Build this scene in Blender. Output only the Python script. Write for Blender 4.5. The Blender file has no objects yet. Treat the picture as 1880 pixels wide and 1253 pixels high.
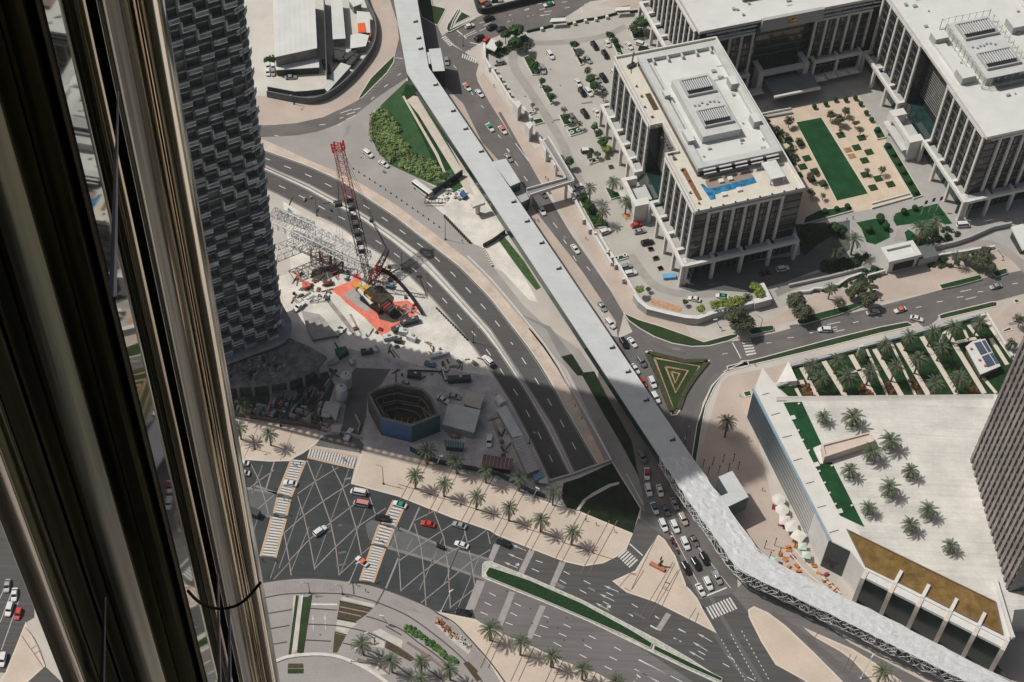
import bpy, bmesh, math, random
from mathutils import Vector, Matrix
from mathutils.geometry import tessellate_polygon
R=random.Random(7)
C=bpy.context.scene.collection
sc=bpy.context.scene
# ---------------------------------------------------------------- camera
FOC,PIT,ROLL,HC=3035.5,math.radians(51.357),math.radians(2.894),450.0
FW=Vector((0,math.cos(PIT),-math.sin(PIT))); RT=Vector((1,0,0)); UP=RT.cross(FW)
CR_=RT*math.cos(ROLL)+UP*math.sin(ROLL); CU_=-RT*math.sin(ROLL)+UP*math.cos(ROLL)
cam=bpy.data.cameras.new('camera'); cam.lens=36*FOC/1880; cam.sensor_width=36; cam.sensor_fit='HORIZONTAL'
cam.clip_start=0.5; cam.clip_end=6000
co=bpy.data.objects.new('camera',cam); C.objects.link(co)
co.matrix_world=Matrix(((CR_.x,CU_.x,-FW.x,0),(CR_.y,CU_.y,-FW.y,0),(CR_.z,CU_.z,-FW.z,HC),(0,0,0,1)))
sc.camera=co
# ---------------------------------------------------------------- light
EL,AZ=math.radians(54.5),math.radians(13.5)
TS=Vector((-math.cos(AZ)*math.cos(EL),math.sin(AZ)*math.cos(EL),math.sin(EL)))
w=bpy.data.worlds.new('World'); sc.world=w; w.use_nodes=True
nt=w.node_tree; bg=nt.nodes['Background']; sky=nt.nodes.new('ShaderNodeTexSky'); sky.sky_type='NISHITA'
sky.sun_disc=False; sky.sun_elevation=EL; sky.sun_rotation=math.atan2(TS.x,TS.y)%(2*math.pi); sky.dust_density=5.0; sky.air_density=0.9; sky.ozone_density=0.7
nt.links.new(sky.outputs[0],bg.inputs[0]); bg.inputs[1].default_value=0.052
sl=bpy.data.lights.new('sun','SUN'); sl.energy=3.2; sl.angle=math.radians(0.6); sl.color=(1,0.965,0.915)
so=bpy.data.objects.new('sun',sl); C.objects.link(so); so.rotation_euler=(-TS).to_track_quat('-Z','Y').to_euler(); so.location=(-300,100,500)
sc.view_settings.view_transform='Standard'; sc.view_settings.look='None'; sc.view_settings.exposure=0.0; sc.view_settings.gamma=1.0
sc.view_settings.use_curve_mapping=False
sc.cycles.max_bounces=5; sc.cycles.diffuse_bounces=2; sc.cycles.glossy_bounces=4; sc.cycles.transmission_bounces=3
# ---------------------------------------------------------------- survey helpers: a sighted point (frame, x, y) taken down to a known height
FR={'F':(0,0,1),'R4':(450,0,4.178),'R5':(850,0,4.178),'R6':(1100,60,4.475),'S1':(1250,0,2.984),'S2':(480,220,4.474),'S3':(480,450,4.474),'S4':(400,640,4.474),'S5':(780,640,4.474),'S6':(850,220,4.474),'T1':(1100,330,4.041),'T2':(1450,330,4.321),'T3':(1100,560,4.474),'T4':(1400,560,3.917),'T5':(1150,800,4.176),'T6':(1400,850,3.108),'T7':(420,820,3.798),'T8':(840,820,4.474),'U1':(440,1000,4.476),'U2':(800,1000,4.087),'U3':(1150,1000,3.76),'V1':(1560,0,5.697),'V2':(1640,180,5.012),'V3':(1120,90,6.267),'V4':(1100,270,4.818),'V5':(1250,330,6.265),'V6':(1250,0,4.7),'W1':(1370,670,3.0565),'W2':(1560,1000,4.953),'W3':(1720,640,2.4125),'X1':(780,1100,12.533),'X3':(0,950,4.138),'X4':(700,0,6.267),'X5':(590,240,4.476),'X6':(530,480,7.231),'Y1':(1370,170,4.818),'Y2':(1440,380,8.355),'Y3':(1220,460,7.833),'Y4':(860,60,5.22),'Y5':(470,0,6.596)}
def G(f,x,y,z=0.0):
    a,b,s=FR[f]; u=a+x/s; v=b+y/s
    d=FW*FOC+CR_*(u-940)-CU_*(v-626.5); t=(z-HC)/d.z
    return Vector((d.x*t,d.y*t,z))
def L(f,s,z=0.0):
    out=[]
    for t in s.split():
        q=t.split(','); zz=float(q[2]) if len(q)>2 else z
        out.append(G(f,float(q[0]),float(q[1]),zz))
    return out
HA=math.radians(-20.08)
A3=Vector((math.sin(HA),math.cos(HA),0)); B3=Vector((math.cos(HA),-math.sin(HA),0))
def ab(b,a,z=0.0): return B3*b+A3*a+Vector((0,0,z))
# ---------------------------------------------------------------- materials
MATS={}
def mat(name,rgb,rough=0.8,metal=0.0,var=0.12,scale=0.25,fine=0.08,spec=0.3,tile=None,streak=None,bump=0.0,emit=None):
    if name in MATS: return MATS[name]
    m=bpy.data.materials.new(name); m.use_nodes=True; n=m.node_tree; p=n.nodes['Principled BSDF']
    p.inputs['Roughness'].default_value=rough; p.inputs['Metallic'].default_value=metal
    p.inputs['Specular IOR Level'].default_value=spec
    col=(rgb[0],rgb[1],rgb[2],1)
    if var or fine or tile or streak:
        geo=n.nodes.new('ShaderNodeNewGeometry'); src=geo.outputs['Position']
        def noise(sca,det,vec=src):
            t=n.nodes.new('ShaderNodeTexNoise'); t.inputs['Scale'].default_value=sca; t.inputs['Detail'].default_value=det
            t.inputs['Roughness'].default_value=0.62
            n.links.new(vec,t.inputs['Vector']); return t.outputs['Fac']
        def mapr(fac,lo,hi):
            r=n.nodes.new('ShaderNodeMapRange'); r.inputs['From Min'].default_value=0.3; r.inputs['From Max'].default_value=0.7
            r.inputs['To Min'].default_value=lo; r.inputs['To Max'].default_value=hi; n.links.new(fac,r.inputs['Value']); return r.outputs[0]
        def mul(a,b):
            q=n.nodes.new('ShaderNodeMath'); q.operation='MULTIPLY'; n.links.new(a,q.inputs[0]); n.links.new(b,q.inputs[1]); return q.outputs[0]
        f=mapr(noise(scale,4),1-var,1+var)
        if fine: f=mul(f,mapr(noise(2.7,3),1-fine,1+fine))
        if streak:
            mp=n.nodes.new('ShaderNodeMapping'); mp.inputs['Rotation'].default_value=(0,0,-streak[0]); mp.inputs['Scale'].default_value=(0.02,0.9,1)
            n.links.new(src,mp.inputs['Vector']); f=mul(f,mapr(noise(1.0,3,mp.outputs[0]),1-streak[1],1+streak[1]))
        if tile:
            mp=n.nodes.new('ShaderNodeMapping'); mp.inputs['Rotation'].default_value=(0,0,-tile[0]); n.links.new(src,mp.inputs['Vector'])
            b=n.nodes.new('ShaderNodeTexBrick'); b.inputs['Scale'].default_value=1.0; b.inputs['Brick Width'].default_value=tile[1]; b.inputs['Row Height'].default_value=tile[2]
            b.inputs['Mortar Size'].default_value=tile[3]; b.inputs['Color1'].default_value=(1,1,1,1); k=1-tile[4]*0.6; b.inputs['Color2'].default_value=(k,k,k,1); k=1-tile[4]*1.8
            b.inputs['Mortar'].default_value=(k,k,k,1); b.inputs['Mortar Smooth'].default_value=0.3
            n.links.new(mp.outputs[0],b.inputs['Vector'])
            s=n.nodes.new('ShaderNodeSeparateColor'); n.links.new(b.outputs['Color'],s.inputs[0]); f=mul(f,s.outputs[0])
        mx=n.nodes.new('ShaderNodeVectorMath'); mx.operation='SCALE'; mx.inputs[0].default_value=col[:3]; n.links.new(f,mx.inputs['Scale'])
        n.links.new(mx.outputs[0],p.inputs['Base Color'])
        if bump:
            bp=n.nodes.new('ShaderNodeBump'); bp.inputs['Strength'].default_value=bump; bp.inputs['Distance'].default_value=0.3
            n.links.new(noise(1.6,5),bp.inputs['Height']); n.links.new(bp.outputs[0],p.inputs['Normal'])
    else: p.inputs['Base Color'].default_value=col
    if emit: p.inputs['Emission Color'].default_value=(*emit[:3],1); p.inputs['Emission Strength'].default_value=emit[3]
    m.diffuse_color=col; MATS[name]=m; return m
BW=math.atan2(B3.y,B3.x)
M=dict(
 sand=mat('pale_ground',(.49,.45,.40),.95,var=.14,scale=.05,fine=.07),
 conc=mat('parking_concrete',(.43,.41,.37),.9,var=.08,scale=.08,fine=.05,tile=(BW,7,5,.05,.05)),
 site=mat('site_soil',(.64,.61,.545),.95,var=.22,scale=.12,fine=.2,bump=.3),
 sited=mat('grey_gravel',(.44,.42,.405),.95,var=.30,scale=.2,fine=.3),
 asph=mat('dusty_asphalt',(.140,.129,.122),.85,var=.20,scale=.09,fine=.09),
 hwy=mat('highway_asphalt',(.094,.091,.086),.85,var=.10,scale=.04,fine=.05,streak=(math.radians(137),.10)),
 blvd=mat('boulevard_asphalt',(.155,.145,.140),.85,var=.10,scale=.05,fine=.05,streak=(math.radians(152),.16)),
 blvn=mat('boulevard_dark_asphalt',(.086,.083,.080),.85,var=.10,scale=.05,fine=.05,streak=(math.radians(152),.22)),
 cross=mat('slate_setts',(.043,.048,.050),.7,var=.22,scale=.12,fine=.12,tile=(math.radians(66),1.2,.6,.05,.12),streak=(math.radians(66),.15)),
 crossl=mat('grey_setts',(.120,.124,.124),.75,var=.15,scale=.15,fine=.12,tile=(math.radians(66),1.2,.6,.05,.12)),
 band=mat('pale_band_stone',(.33,.31,.295),.85,var=.12,scale=.5,fine=.08),
 ochre=mat('ochre_band_stone',(.50,.36,.24),.85,var=.14,scale=.5,fine=.1),
 pinkl=mat('pink_band_stone',(.30,.265,.245),.85,var=.12,scale=.5,fine=.08),
 brick=mat('pink_pavers',(.485,.405,.345),.9,var=.10,scale=.08,fine=.08,tile=(.5,1.2,.6,.06,.06)),
 walk=mat('beige_flagstones',(.565,.475,.385),.85,var=.10,scale=.09,fine=.06,tile=(math.radians(155),3,1.5,.05,.04)),
 walkl=mat('cream_flagstones',(.62,.545,.465),.85,var=.06,scale=.3,fine=.04),
 joint=mat('brown_joint_stone',(.19,.13,.105),.85,var=.15),
 drive=mat('taupe_setts',(.33,.305,.29),.85,var=.10,scale=.1,fine=.1,tile=(math.radians(5),1.2,.5,.05,.08)),
 ring=mat('charcoal_joint_and_shade',(.075,.068,.065),.85,var=.15),
 kerb=mat('kerb_stone',(.60,.58,.53),.85,var=.1,scale=.6),
 white=mat('white_road_paint',(.68,.68,.66),.7,var=.15,scale=1.5),
 faint=mat('worn_road_paint',(.38,.37,.355),.8,var=.2,scale=1.5),
 lawn=mat('lawn_grass',(.015,.042,.014),.9,var=.4,scale=.3,fine=.15,spec=.1),
 lawnd=mat('dark_lawn_grass',(.030,.052,.020),.9,var=.25,scale=.2,fine=.2,spec=.1),
 turf=mat('emerald_turf',(.013,.062,.022),.9,var=.35,scale=.22,fine=.22,spec=.1),
 hedge=mat('hedge_leaves',(.018,.055,.016),.9,var=.45,scale=1.2,fine=.3,spec=.1,bump=.8),
 hedgel=mat('bright_shrub_leaves',(.085,.17,.050),.9,var=.5,scale=.5,fine=.35,spec=.1,bump=.8),
 soil=mat('planting_soil',(.115,.075,.045),.95,var=.3,scale=.8),
 bedbr=mat('brown_ground_cover',(.075,.055,.030),.95,var=.3,scale=1.2,fine=.3),
 roofw=mat('white_roof_membrane',(.625,.635,.60),.8,var=.06,scale=.12,fine=.03,tile=(BW,9,3.2,.05,.035)),
 roofg=mat('grey_white_roof',(.52,.53,.51),.8,var=.09,scale=.25,fine=.05),
 stone=mat('pale_cladding',(.64,.63,.595),.8,var=.08,scale=.35,fine=.05),
 stoneg=mat('grey_cladding',(.40,.40,.385),.8,var=.06,scale=.3),
 glass=mat('dark_window_glass',(.018,.022,.021),.10,var=.6,scale=.12,fine=.25,spec=.6),  # tone mottle stands in for soft reflected specks in the windows
 glassb=mat('brown_window_glass',(.022,.021,.017),.15,var=.6,scale=.15,fine=0,spec=.6),
 glassg=mat('green_tinted_glass',(.012,.040,.038),.15,var=.4,scale=.3,fine=0,spec=.6),
 louvre=mat('slate_blue_louvres',(.10,.135,.155),.45,var=.10,scale=.2,fine=.04,spec=.5),
 black=mat('black_rubber',(.012,.012,.012),.8,var=0,fine=0),
 dark=mat('dark_steel',(.05,.052,.05),.6,var=.2),
 steel=mat('galvanised_steel',(.42,.43,.42),.45,metal=.3,var=.1),
 wsteel=mat('white_painted_steel',(.60,.61,.60),.5,var=.06),
 redst=mat('red_painted_steel',(.33,.030,.028),.5,var=.2),
 orange=mat('orange_paint',(.70,.13,.03),.6,var=.2),
 yellow=mat('yellow_paint',(.62,.36,.06),.6,var=.15),
 salmon=mat('salmon_mats',(.62,.155,.105),.85,var=.15,scale=.3,fine=.15),
 concd=mat('raw_concrete',(.28,.28,.27),.9,var=.3,scale=.25,fine=.2),
 straw=mat('straw_heap',(.38,.32,.22),.95,var=.3,scale=.6),
 concs=mat('slab_edge_concrete',(.30,.31,.30),.9,var=.25,scale=.3),
 brdeck=mat('grey_deck',(.24,.235,.23),.85,var=.1),
 blue=mat('blue_hoarding',(.055,.125,.28),.6,var=.25,scale=.15,fine=.05),
 teal=mat('teal_hoarding',(.03,.085,.10),.6,var=.25,scale=.2),
 pool=mat('pool_water',(.03,.17,.32),.12,var=.7,scale=.45,fine=.35,spec=.5),
 pond=mat('ochre_pond_water',(.185,.115,.035),.15,var=.35,scale=.35,fine=.2,spec=.5),
 wood=mat('palm_trunk_bark',(.16,.115,.08),.95,var=.25,scale=2),
 palm=mat('palm_frond_green',(.088,.112,.064),.75,var=.5,scale=1.0,fine=.2,spec=.2),
 palmd=mat('dry_palm_frond',(.23,.19,.115),.85,var=.25,scale=1.0,spec=.2),
 leaf=mat('tree_leaf_green',(.045,.095,.030),.8,var=.45,scale=.8,fine=.3,spec=.2),
 leafd=mat('olive_leaf_green',(.085,.095,.055),.8,var=.4,scale=.8,fine=.3,spec=.2),
 leafy=mat('lime_leaf_green',(.20,.27,.055),.8,var=.35,scale=.8,fine=.3,spec=.2),
 sail=mat('cream_canvas',(.64,.62,.56),.85,var=.05),
 terra=mat('terracotta',(.42,.16,.09),.8,var=.15),
 gold=mat('gold_metal',(.65,.43,.16),.3,metal=.8,var=.1),
)
# ---------------------------------------------------------------- mesh helpers
def area2(p): return sum(p[i].x*p[(i+1)%len(p)].y-p[(i+1)%len(p)].x*p[i].y for i in range(len(p)))
def ccw(p): return p if area2(p)>0 else list(reversed(p))
class MB:
    def __init__(s): s.v=[];s.f=[];s.m=[]
    def face(s,pts,mi=0):
        k=len(s.v); s.v+= [tuple(p) for p in pts]; s.f.append(tuple(range(k,k+len(pts)))); s.m.append(mi)
    def flat(s,poly,z=None,mi=0):
        poly=ccw(poly)
        if z is not None: poly=[Vector((p.x,p.y,z)) for p in poly]
        k=len(s.v); s.v+=[tuple(p) for p in poly]
        for t in tessellate_polygon([poly]):
            a,b,c=t
            n=(poly[b]-poly[a]).cross(poly[c]-poly[a])
            s.f.append((k+a,k+b,k+c) if n.z>0 else (k+a,k+c,k+b)); s.m.append(mi)
    def prism(s,poly,z0,z1,mt=0,ms=None,bottom=False):
        poly=ccw(poly); ms=mt if ms is None else ms
        s.flat(poly,z1,mt)
        n=len(poly)
        for i in range(n):
            a,b=poly[i],poly[(i+1)%n]
            s.face([(a.x,a.y,z0),(b.x,b.y,z0),(b.x,b.y,z1),(a.x,a.y,z1)],ms)
        if bottom:
            k=len(s.f); s.flat(poly,z0,ms)
            for j in range(k,len(s.f)): s.f[j]=tuple(reversed(s.f[j]))
    def box(s,c,sx,sy,sz,ang=0.0,mi=0,mt=None):
        ca,sa=math.cos(ang),math.sin(ang)
        def t(x,y): return Vector((c[0]+x*ca-y*sa,c[1]+x*sa+y*ca,0))
        p=[t(-sx/2,-sy/2),t(sx/2,-sy/2),t(sx/2,sy/2),t(-sx/2,sy/2)]
        s.prism(p,c[2],c[2]+sz,mi if mt is None else mt,mi,True)
    def ring(s,outer,inner,z0,z1,mt=0,ms=None):
        n=len(outer); ms=mt if ms is None else ms
        for i in range(n):
            j=(i+1)%n; a,b,c,d=outer[i],outer[j],inner[j],inner[i]
            s.face([(a.x,a.y,z1),(b.x,b.y,z1),(c.x,c.y,z1),(d.x,d.y,z1)],mt)
            s.face([(a.x,a.y,z0),(b.x,b.y,z0),(b.x,b.y,z1),(a.x,a.y,z1)],ms)
            s.face([(c.x,c.y,z0),(d.x,d.y,z0),(d.x,d.y,z1),(c.x,c.y,z1)],ms)
    def tube(s,pts,r,n=6,mi=0,cap=True,r1=None):
        pts=[Vector(p) for p in pts]; m=len(pts); k=len(s.v)
        for i,p in enumerate(pts):
            d=(pts[min(i+1,m-1)]-pts[max(i-1,0)]).normalized()
            u=d.orthogonal().normalized() if abs(d.z)<.99 else Vector((1,0,0)); 
            if abs(d.z)<.99: u=Vector((0,0,1)).cross(d).normalized()
            w_=d.cross(u); rr=r if r1 is None else r+(r1-r)*i/max(1,m-1)
            for q in range(n):
                a=2*math.pi*q/n; s.v.append(tuple(p+u*math.cos(a)*rr+w_*math.sin(a)*rr))
        for i in range(m-1):
            for q in range(n):
                a=k+i*n+q; b=k+i*n+(q+1)%n; s.f.append((a,b,b+n,a+n)); s.m.append(mi)
        if cap:
            s.f.append(tuple(reversed(range(k,k+n)))); s.m.append(mi); s.f.append(tuple(range(k+(m-1)*n,k+m*n))); s.m.append(mi)
    def beam(s,a,b,w_,h=None,mi=0): s.tube([a,b],w_*.62,4,mi,False)
    def strip(s,line,w_,z=None,mi=0,closed=False):
        n=len(line); P_=[Vector(p) for p in line]; Lf=[];Rt=[]
        for i,p in enumerate(P_):
            d=(P_[min(i+1,n-1)]-P_[max(i-1,0)]); d.z=0; d.normalize(); nn=Vector((-d.y,d.x,0))*(w_/2)
            Lf.append(p+nn);Rt.append(p-nn)
        for i in range(n-1):
            q=[Rt[i],Rt[i+1],Lf[i+1],Lf[i]]
            if z is not None: q=[Vector((a.x,a.y,z)) for a in q]
            s.face(q,mi)
    def wallstrip(s,line,w_,h,z=0,mi=0,mt=None,hs=None):
        mt=mi if mt is None else mt
        n=len(line); P_=[Vector(p) for p in line]; Lf=[];Rt=[]
        for i,p in enumerate(P_):
            d=(P_[min(i+1,n-1)]-P_[max(i-1,0)]); d.z=0; d.normalize(); nn=Vector((-d.y,d.x,0))*(w_/2)
            Lf.append(p+nn);Rt.append(p-nn)
        for i in range(n-1):
            a,b,c,d=Rt[i],Rt[i+1],Lf[i+1],Lf[i]
            za=[q.z+z for q in (a,b,c,d)]
            T_=[(q.x,q.y,zz+h) for q,zz in zip((a,b,c,d),za)]; B_=[(q.x,q.y,zz) for q,zz in zip((a,b,c,d),za)]
            s.face(T_,mt); s.face([B_[0],B_[1],T_[1],T_[0]],mi); s.face([B_[2],B_[3],T_[3],T_[2]],mi)
            if i==0: s.face([B_[3],B_[0],T_[0],T_[3]],mi)
            if i==n-2: s.face([B_[1],B_[2],T_[2],T_[1]],mi)
    def mesh(s,name,mats,org=None):
        me=bpy.data.meshes.new(name)
        v=s.v if org is None else [(a-org[0],b-org[1],c-org[2]) for a,b,c in s.v]
        me.from_pydata(v,[],s.f); me.polygons.foreach_set('material_index',s.m)
        for m_ in (mats if isinstance(mats,(list,tuple)) else [mats]): me.materials.append(m_)
        me.update(); return me
    def obj(s,name,mats,parent=None,org='auto',smooth=False):
        if parent is not None: org=tuple(parent.get('_o',(0,0,0)))
        elif org=='auto':
            xs=[v[0] for v in s.v]; ys=[v[1] for v in s.v]; zs=[v[2] for v in s.v]
            org=((min(xs)+max(xs))/2,(min(ys)+max(ys))/2,min(zs))
        me=s.mesh(name,mats,org)
        if smooth: me.polygons.foreach_set('use_smooth',[True]*len(me.polygons))
        o=bpy.data.objects.new(name,me); C.objects.link(o)
        if parent is not None: o.parent=parent
        else: o.location=org
        return o
def tag(o,label=None,cat=None,group=None,kind=None):
    if label: o['label']=label
    if cat: o['category']=cat
    if group: o['group']=group
    if kind: o['kind']=kind
    return o
EMP=[]
def empty(name,loc,label,cat,group=None,rz=0.0,world=True):
    o=bpy.data.objects.new(name,None); C.objects.link(o); o.location=loc; o.rotation_euler=(0,0,rz); o.empty_display_size=.5
    o['_o']=tuple(loc) if world else (0,0,0); EMP.append(o)   # children built in world metres are written relative to the base
    return tag(o,label,cat,group)
def struct(name,mb,mats,kind='structure'):
    o=mb.obj(name,mats,org=(0,0,0)); o['kind']=kind; return o
def offs(poly,d):
    p=ccw(poly); n=len(p); out=[]
    for i in range(n):
        a,b,c=p[i-1],p[i],p[(i+1)%n]
        d1=(b-a); d1.z=0; d2=(c-b); d2.z=0
        if d1.length<1e-6 or d2.length<1e-6: out.append(b.copy()); continue
        d1.normalize(); d2.normalize(); n1=Vector((-d1.y,d1.x,0)); n2=Vector((-d2.y,d2.x,0)); m_=n1+n2
        if m_.length<.2: m_=n1.copy()
        m_.normalize(); k=d/max(.45,m_.dot(n1)); out.append(b+m_*k)
    return out
ORD=['first','second','third','fourth','fifth','sixth','seventh','eighth','ninth','tenth','eleventh','twelfth','thirteenth','fourteenth','fifteenth','sixteenth','seventeenth','eighteenth','nineteenth','twentieth','twenty-first','twenty-second','twenty-third','twenty-fourth','twenty-fifth','twenty-sixth']
def smooth(pts,n=4):
    out=[];m_=len(pts)
    for i in range(m_-1):
        p0,p1,p2,p3=pts[max(i-1,0)],pts[i],pts[i+1],pts[min(i+2,m_-1)]
        for k in range(n):
            t=k/n; out.append(.5*((2*p1)+(-p0+p2)*t+(2*p0-5*p1+4*p2-p3)*t*t+(-p0+3*p1-3*p2+p3)*t**3))
    out.append(pts[-1]); return out
# ================================================================ GROUND, ROADS, PAVEMENTS
def dep(v): return -6.5*min(1,max(0,(v-628)/242.0))**1.1
def FZ(s,dz=0.0): return [G('F',float(t.split(',')[0]),float(t.split(',')[1]),dep(float(t.split(',')[1]))+dz) for t in s.split()]
hole=L('F','838,600 860,626.6 871.6,640 905,687 936.5,736 972,803 994.6,850 1010,883.6 1048,873.6 1122,846.8 1077,765 1048,713.8 1026,675 1003.5,640 975,603')
g=MB(); E_=3000
outer=[Vector((-E_,-E_+800,0)),Vector((E_,-E_+800,0)),Vector((E_,E_,0)),Vector((-E_,E_,0))]
hv=list(reversed(ccw(hole))); k=0
allp=outer+hv; g.v=[tuple(p) for p in allp]
for t in tessellate_polygon([outer,hv]):
    a,b,c=t; n=(allp[b]-allp[a]).cross(allp[c]-allp[a]); g.f.append(t if n.z>0 else (a,c,b)); g.m.append(0)
struct('ground',g,M['sand'])
def sheets(name,m,items,z,kind='structure'):
    b=MB()
    for i,(f,s) in enumerate(items): b.flat(L(f,s,z+i*.0003),z+i*.0003)
    return struct(name,b,m,kind)
def slabs(name,mtop,mk,items,h=0.13,kw=0.35,z0=0.0):
    b=MB()
    for f,s in items:
        p=ccw(L(f,s,h)); q=offs(p,kw); b.ring(p,q,z0,h+z0,1,1); b.flat(q,h+z0-.004,0)
    return struct(name,b,[mtop,mk])
# ---- highway in its cutting
LL='400,308 440,325 513.5,359 580.6,395 625,417 670,450 712.5,474.6 748,503.6 793,548 828.7,588.6 860,626.6 871.6,640 905,687 936.5,736 972,803 994.6,850 1011,885'
ML='400,277 440,292 511,322.8 565,348.5 614,376 663,401 724,446 770.6,485 788.5,502 828.7,543.9 882,602 911.9,640 965.5,718 1003.5,785 1047.5,874'
MR='400,265 440,282 510,315 565,338.5 614,365 665.5,392 737,441 780,473 803,498 860,561.8 900,606 923,640 972,716 1014.7,783 1056,871.5'
UR='400,247 440,262 506.8,284.8 569,307 618.6,329.5 672,363 725.9,398.8 777,439 799.6,456 846.6,493 900,548 940,600 972,642 994.6,675.8 1017,713.8 1039,754 1066,801 1099,857'
VO='400,222 440,237 504.6,262.5 569,293.8 636.5,320.6 681,345 725.9,372 793,421 860,474 900,513 950,572 1003.5,640 1025.9,673.5 1048,713.8 1077,765 1122,846.8'
def resamp(p,n):
    d=[0]
    for i in range(1,len(p)): d.append(d[-1]+math.hypot(p[i][0]-p[i-1][0],p[i][1]-p[i-1][1]))
    out=[];j=0
    for k in range(n):
        s=d[-1]*k/(n-1)
        while j<len(d)-2 and d[j+1]<s: j+=1
        t=(s-d[j])/(d[j+1]-d[j]); out.append((p[j][0]+(p[j+1][0]-p[j][0])*t,p[j][1]+(p[j+1][1]-p[j][1])*t))
    return out
def pr(s): return [tuple(map(float,t.split(','))) for t in s.split()]
NS=46
ln={k:resamp(pr(s),NS) for k,s in (('LL',LL),('ML',ML),('MR',MR),('UR',UR),('VO',VO))}
W3={k:[G('F',x,y,dep(y)+.03) for x,y in v] for k,v in ln.items()}
def band(mb,a,b,mi=0,dz=0):
    for i in range(len(a)-1): mb.face([a[i]+Vector((0,0,dz)),b[i]+Vector((0,0,dz)),b[i+1]+Vector((0,0,dz)),a[i+1]+Vector((0,0,dz))],mi)
def lerpl(a,b,t): return [p.lerp(q,t) for p,q in zip(a,b)]
h=MB(); band(h,W3['LL'],W3['ML']); band(h,W3['MR'],W3['UR']); struct('highway',h,M['hwy'])
h=MB(); band(h,W3['ML'],W3['MR'],0,.10)
h.wallstrip(lerpl(W3['ML'],W3['MR'],.5),.5,.85,.1,1); struct('highway_median',h,[M['kerb'],mat('barrier_concrete',(.46,.44,.40),.85)])
h=MB(); band(h,lerpl(W3['UR'],W3['VO'],.10),lerpl(W3['UR'],W3['VO'],.85),0,.10)
h.wallstrip(lerpl(W3['UR'],W3['VO'],.05),.45,.25,0,1); struct('sandy_verge',h,[mat('verge_pavers',(.54,.445,.365),.9,var=.18,scale=.2,fine=.12),M['kerb']])
# cutting walls
wl=MB(); st=[i for i in range(NS) if ln['LL'][i][1]>596]
for i in st[:-1]:
    a,b=W3['LL'][i],W3['LL'][i+1]
    A0=G('F',*ln['LL'][i],0); B0=G('F',*ln['LL'][i+1],0)
    wl.face([A0,B0,(b.x,b.y,b.z-.2),(a.x,a.y,a.z-.2)])
st=[i for i in range(NS) if ln['VO'][i][1]>600]
for i in st[:-1]:
    a=G('F',*ln['VO'][i],0); b=G('F',*ln['VO'][i+1],0); za=dep(ln['VO'][i][1]); zb=dep(ln['VO'][i+1][1])
    wl.face([a,b,(b.x,b.y,zb-.2),(a.x,a.y,za-.2)])
struct('cutting_wall',wl,M['stoneg'])
pw=MB(); pa=[G('F',1008,885,0),G('F',1048,873.6,0),G('F',1122,846.8,0)]
pw.wallstrip(pa,.6,1.0,0,0); ob=pw.obj('tunnel_parapet',M['stoneg']); tag(ob,'grey concrete parapet above the mouth of the highway underpass','parapet')
rw=MB(); vo=[G('F',*ln['VO'][i],0) for i in range(NS) if ln['VO'][i][1]>468]
rw.wallstrip(vo,.35,.9,0,0); ob=rw.obj('barrier_wall',M['stone']); tag(ob,'long pale parapet wall along the sandy side of the sunken highway','wall')
mk=MB()
def dashl(mb,line,dl,gap,w_,dz=.03,off=0):
    pts=[Vector(p)+Vector((0,0,dz)) for p in line]; d=[0]
    for i in range(1,len(pts)): d.append(d[-1]+(pts[i]-pts[i-1]).length)
    def at(s):
        for j in range(len(d)-1):
            if d[j+1]>=s: return pts[j].lerp(pts[j+1],(s-d[j])/(d[j+1]-d[j]))
        return pts[-1]
    s=off
    while s+dl<d[-1]:
        mb.strip([at(s),at(s+dl)],w_); s+=dl+gap
dashl(mk,lerpl(W3['LL'],W3['ML'],.50),3,6.2,.30); dashl(mk,lerpl(W3['MR'],W3['UR'],.50),3,6.2,.30,off=2)
struct('lane_markings',mk,M['white'])
# fine edge lines
mk=MB()
for a,b,t in (('LL','ML',.05),('LL','ML',.95),('MR','UR',.05),('MR','UR',.95)): mk.strip([p+Vector((0,0,.025)) for p in lerpl(W3[a],W3[b],t)],.16)
struct('edge_lines',mk,M['faint'])
# ---- sheets of other surfaces
sheets('brick_pavement',M['brick'],[
 ('R4','60,740 180,740 380,780 520,790 640,745 800,620 960,420 1005,290 990,170 940,60 900,-60 1080,-60 1140,90 1170,180 1180,300 1150,420 1100,520 870,770 720,850 500,920 215,960 60,970'),
 ('F','740,60 800,130 850,187 885,262 930,310 985,390 1070,500 1130,590 1090,560 1000,440 900,300 800,180'),
 ('R5','120,600 160,560 300,760 420,960 500,1060 560,1160 600,1253 700,1420 620,1420 520,1253 470,1180 370,1040 260,900 200,780'),
 ('F','965,285 1000,262 1040,320 1080,395 1110,440 1165,545 1185,562 1260,600 1270,618 1340,628 1345,612 1420,585 1500,540 1560,510 1700,480 1880,450 1880,512 1800,515 1700,538 1580,562 1470,587 1420,598 1352,615 1290,628 1210,604 1145,576 1110,510 1075,455 1035,395 1010,355 985,320'),
 ('F','1200,-30 1330,-40 1300,-5 1215,8 1150,18 1100,8'),
 ('T2','1640,1090 1858,900 1990,860 1990,1400 1640,1253 1530,1060 1640,1010 1700,960'),
 ('F','1325,700 1340,690 1410,676 1700,608 1760,590 1700,640 1440,760 1380,720 1390,800 1420,930 1500,1060 1440,1090 1380,1040 1290,930 1282,850 1300,780'),
],.008)
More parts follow.
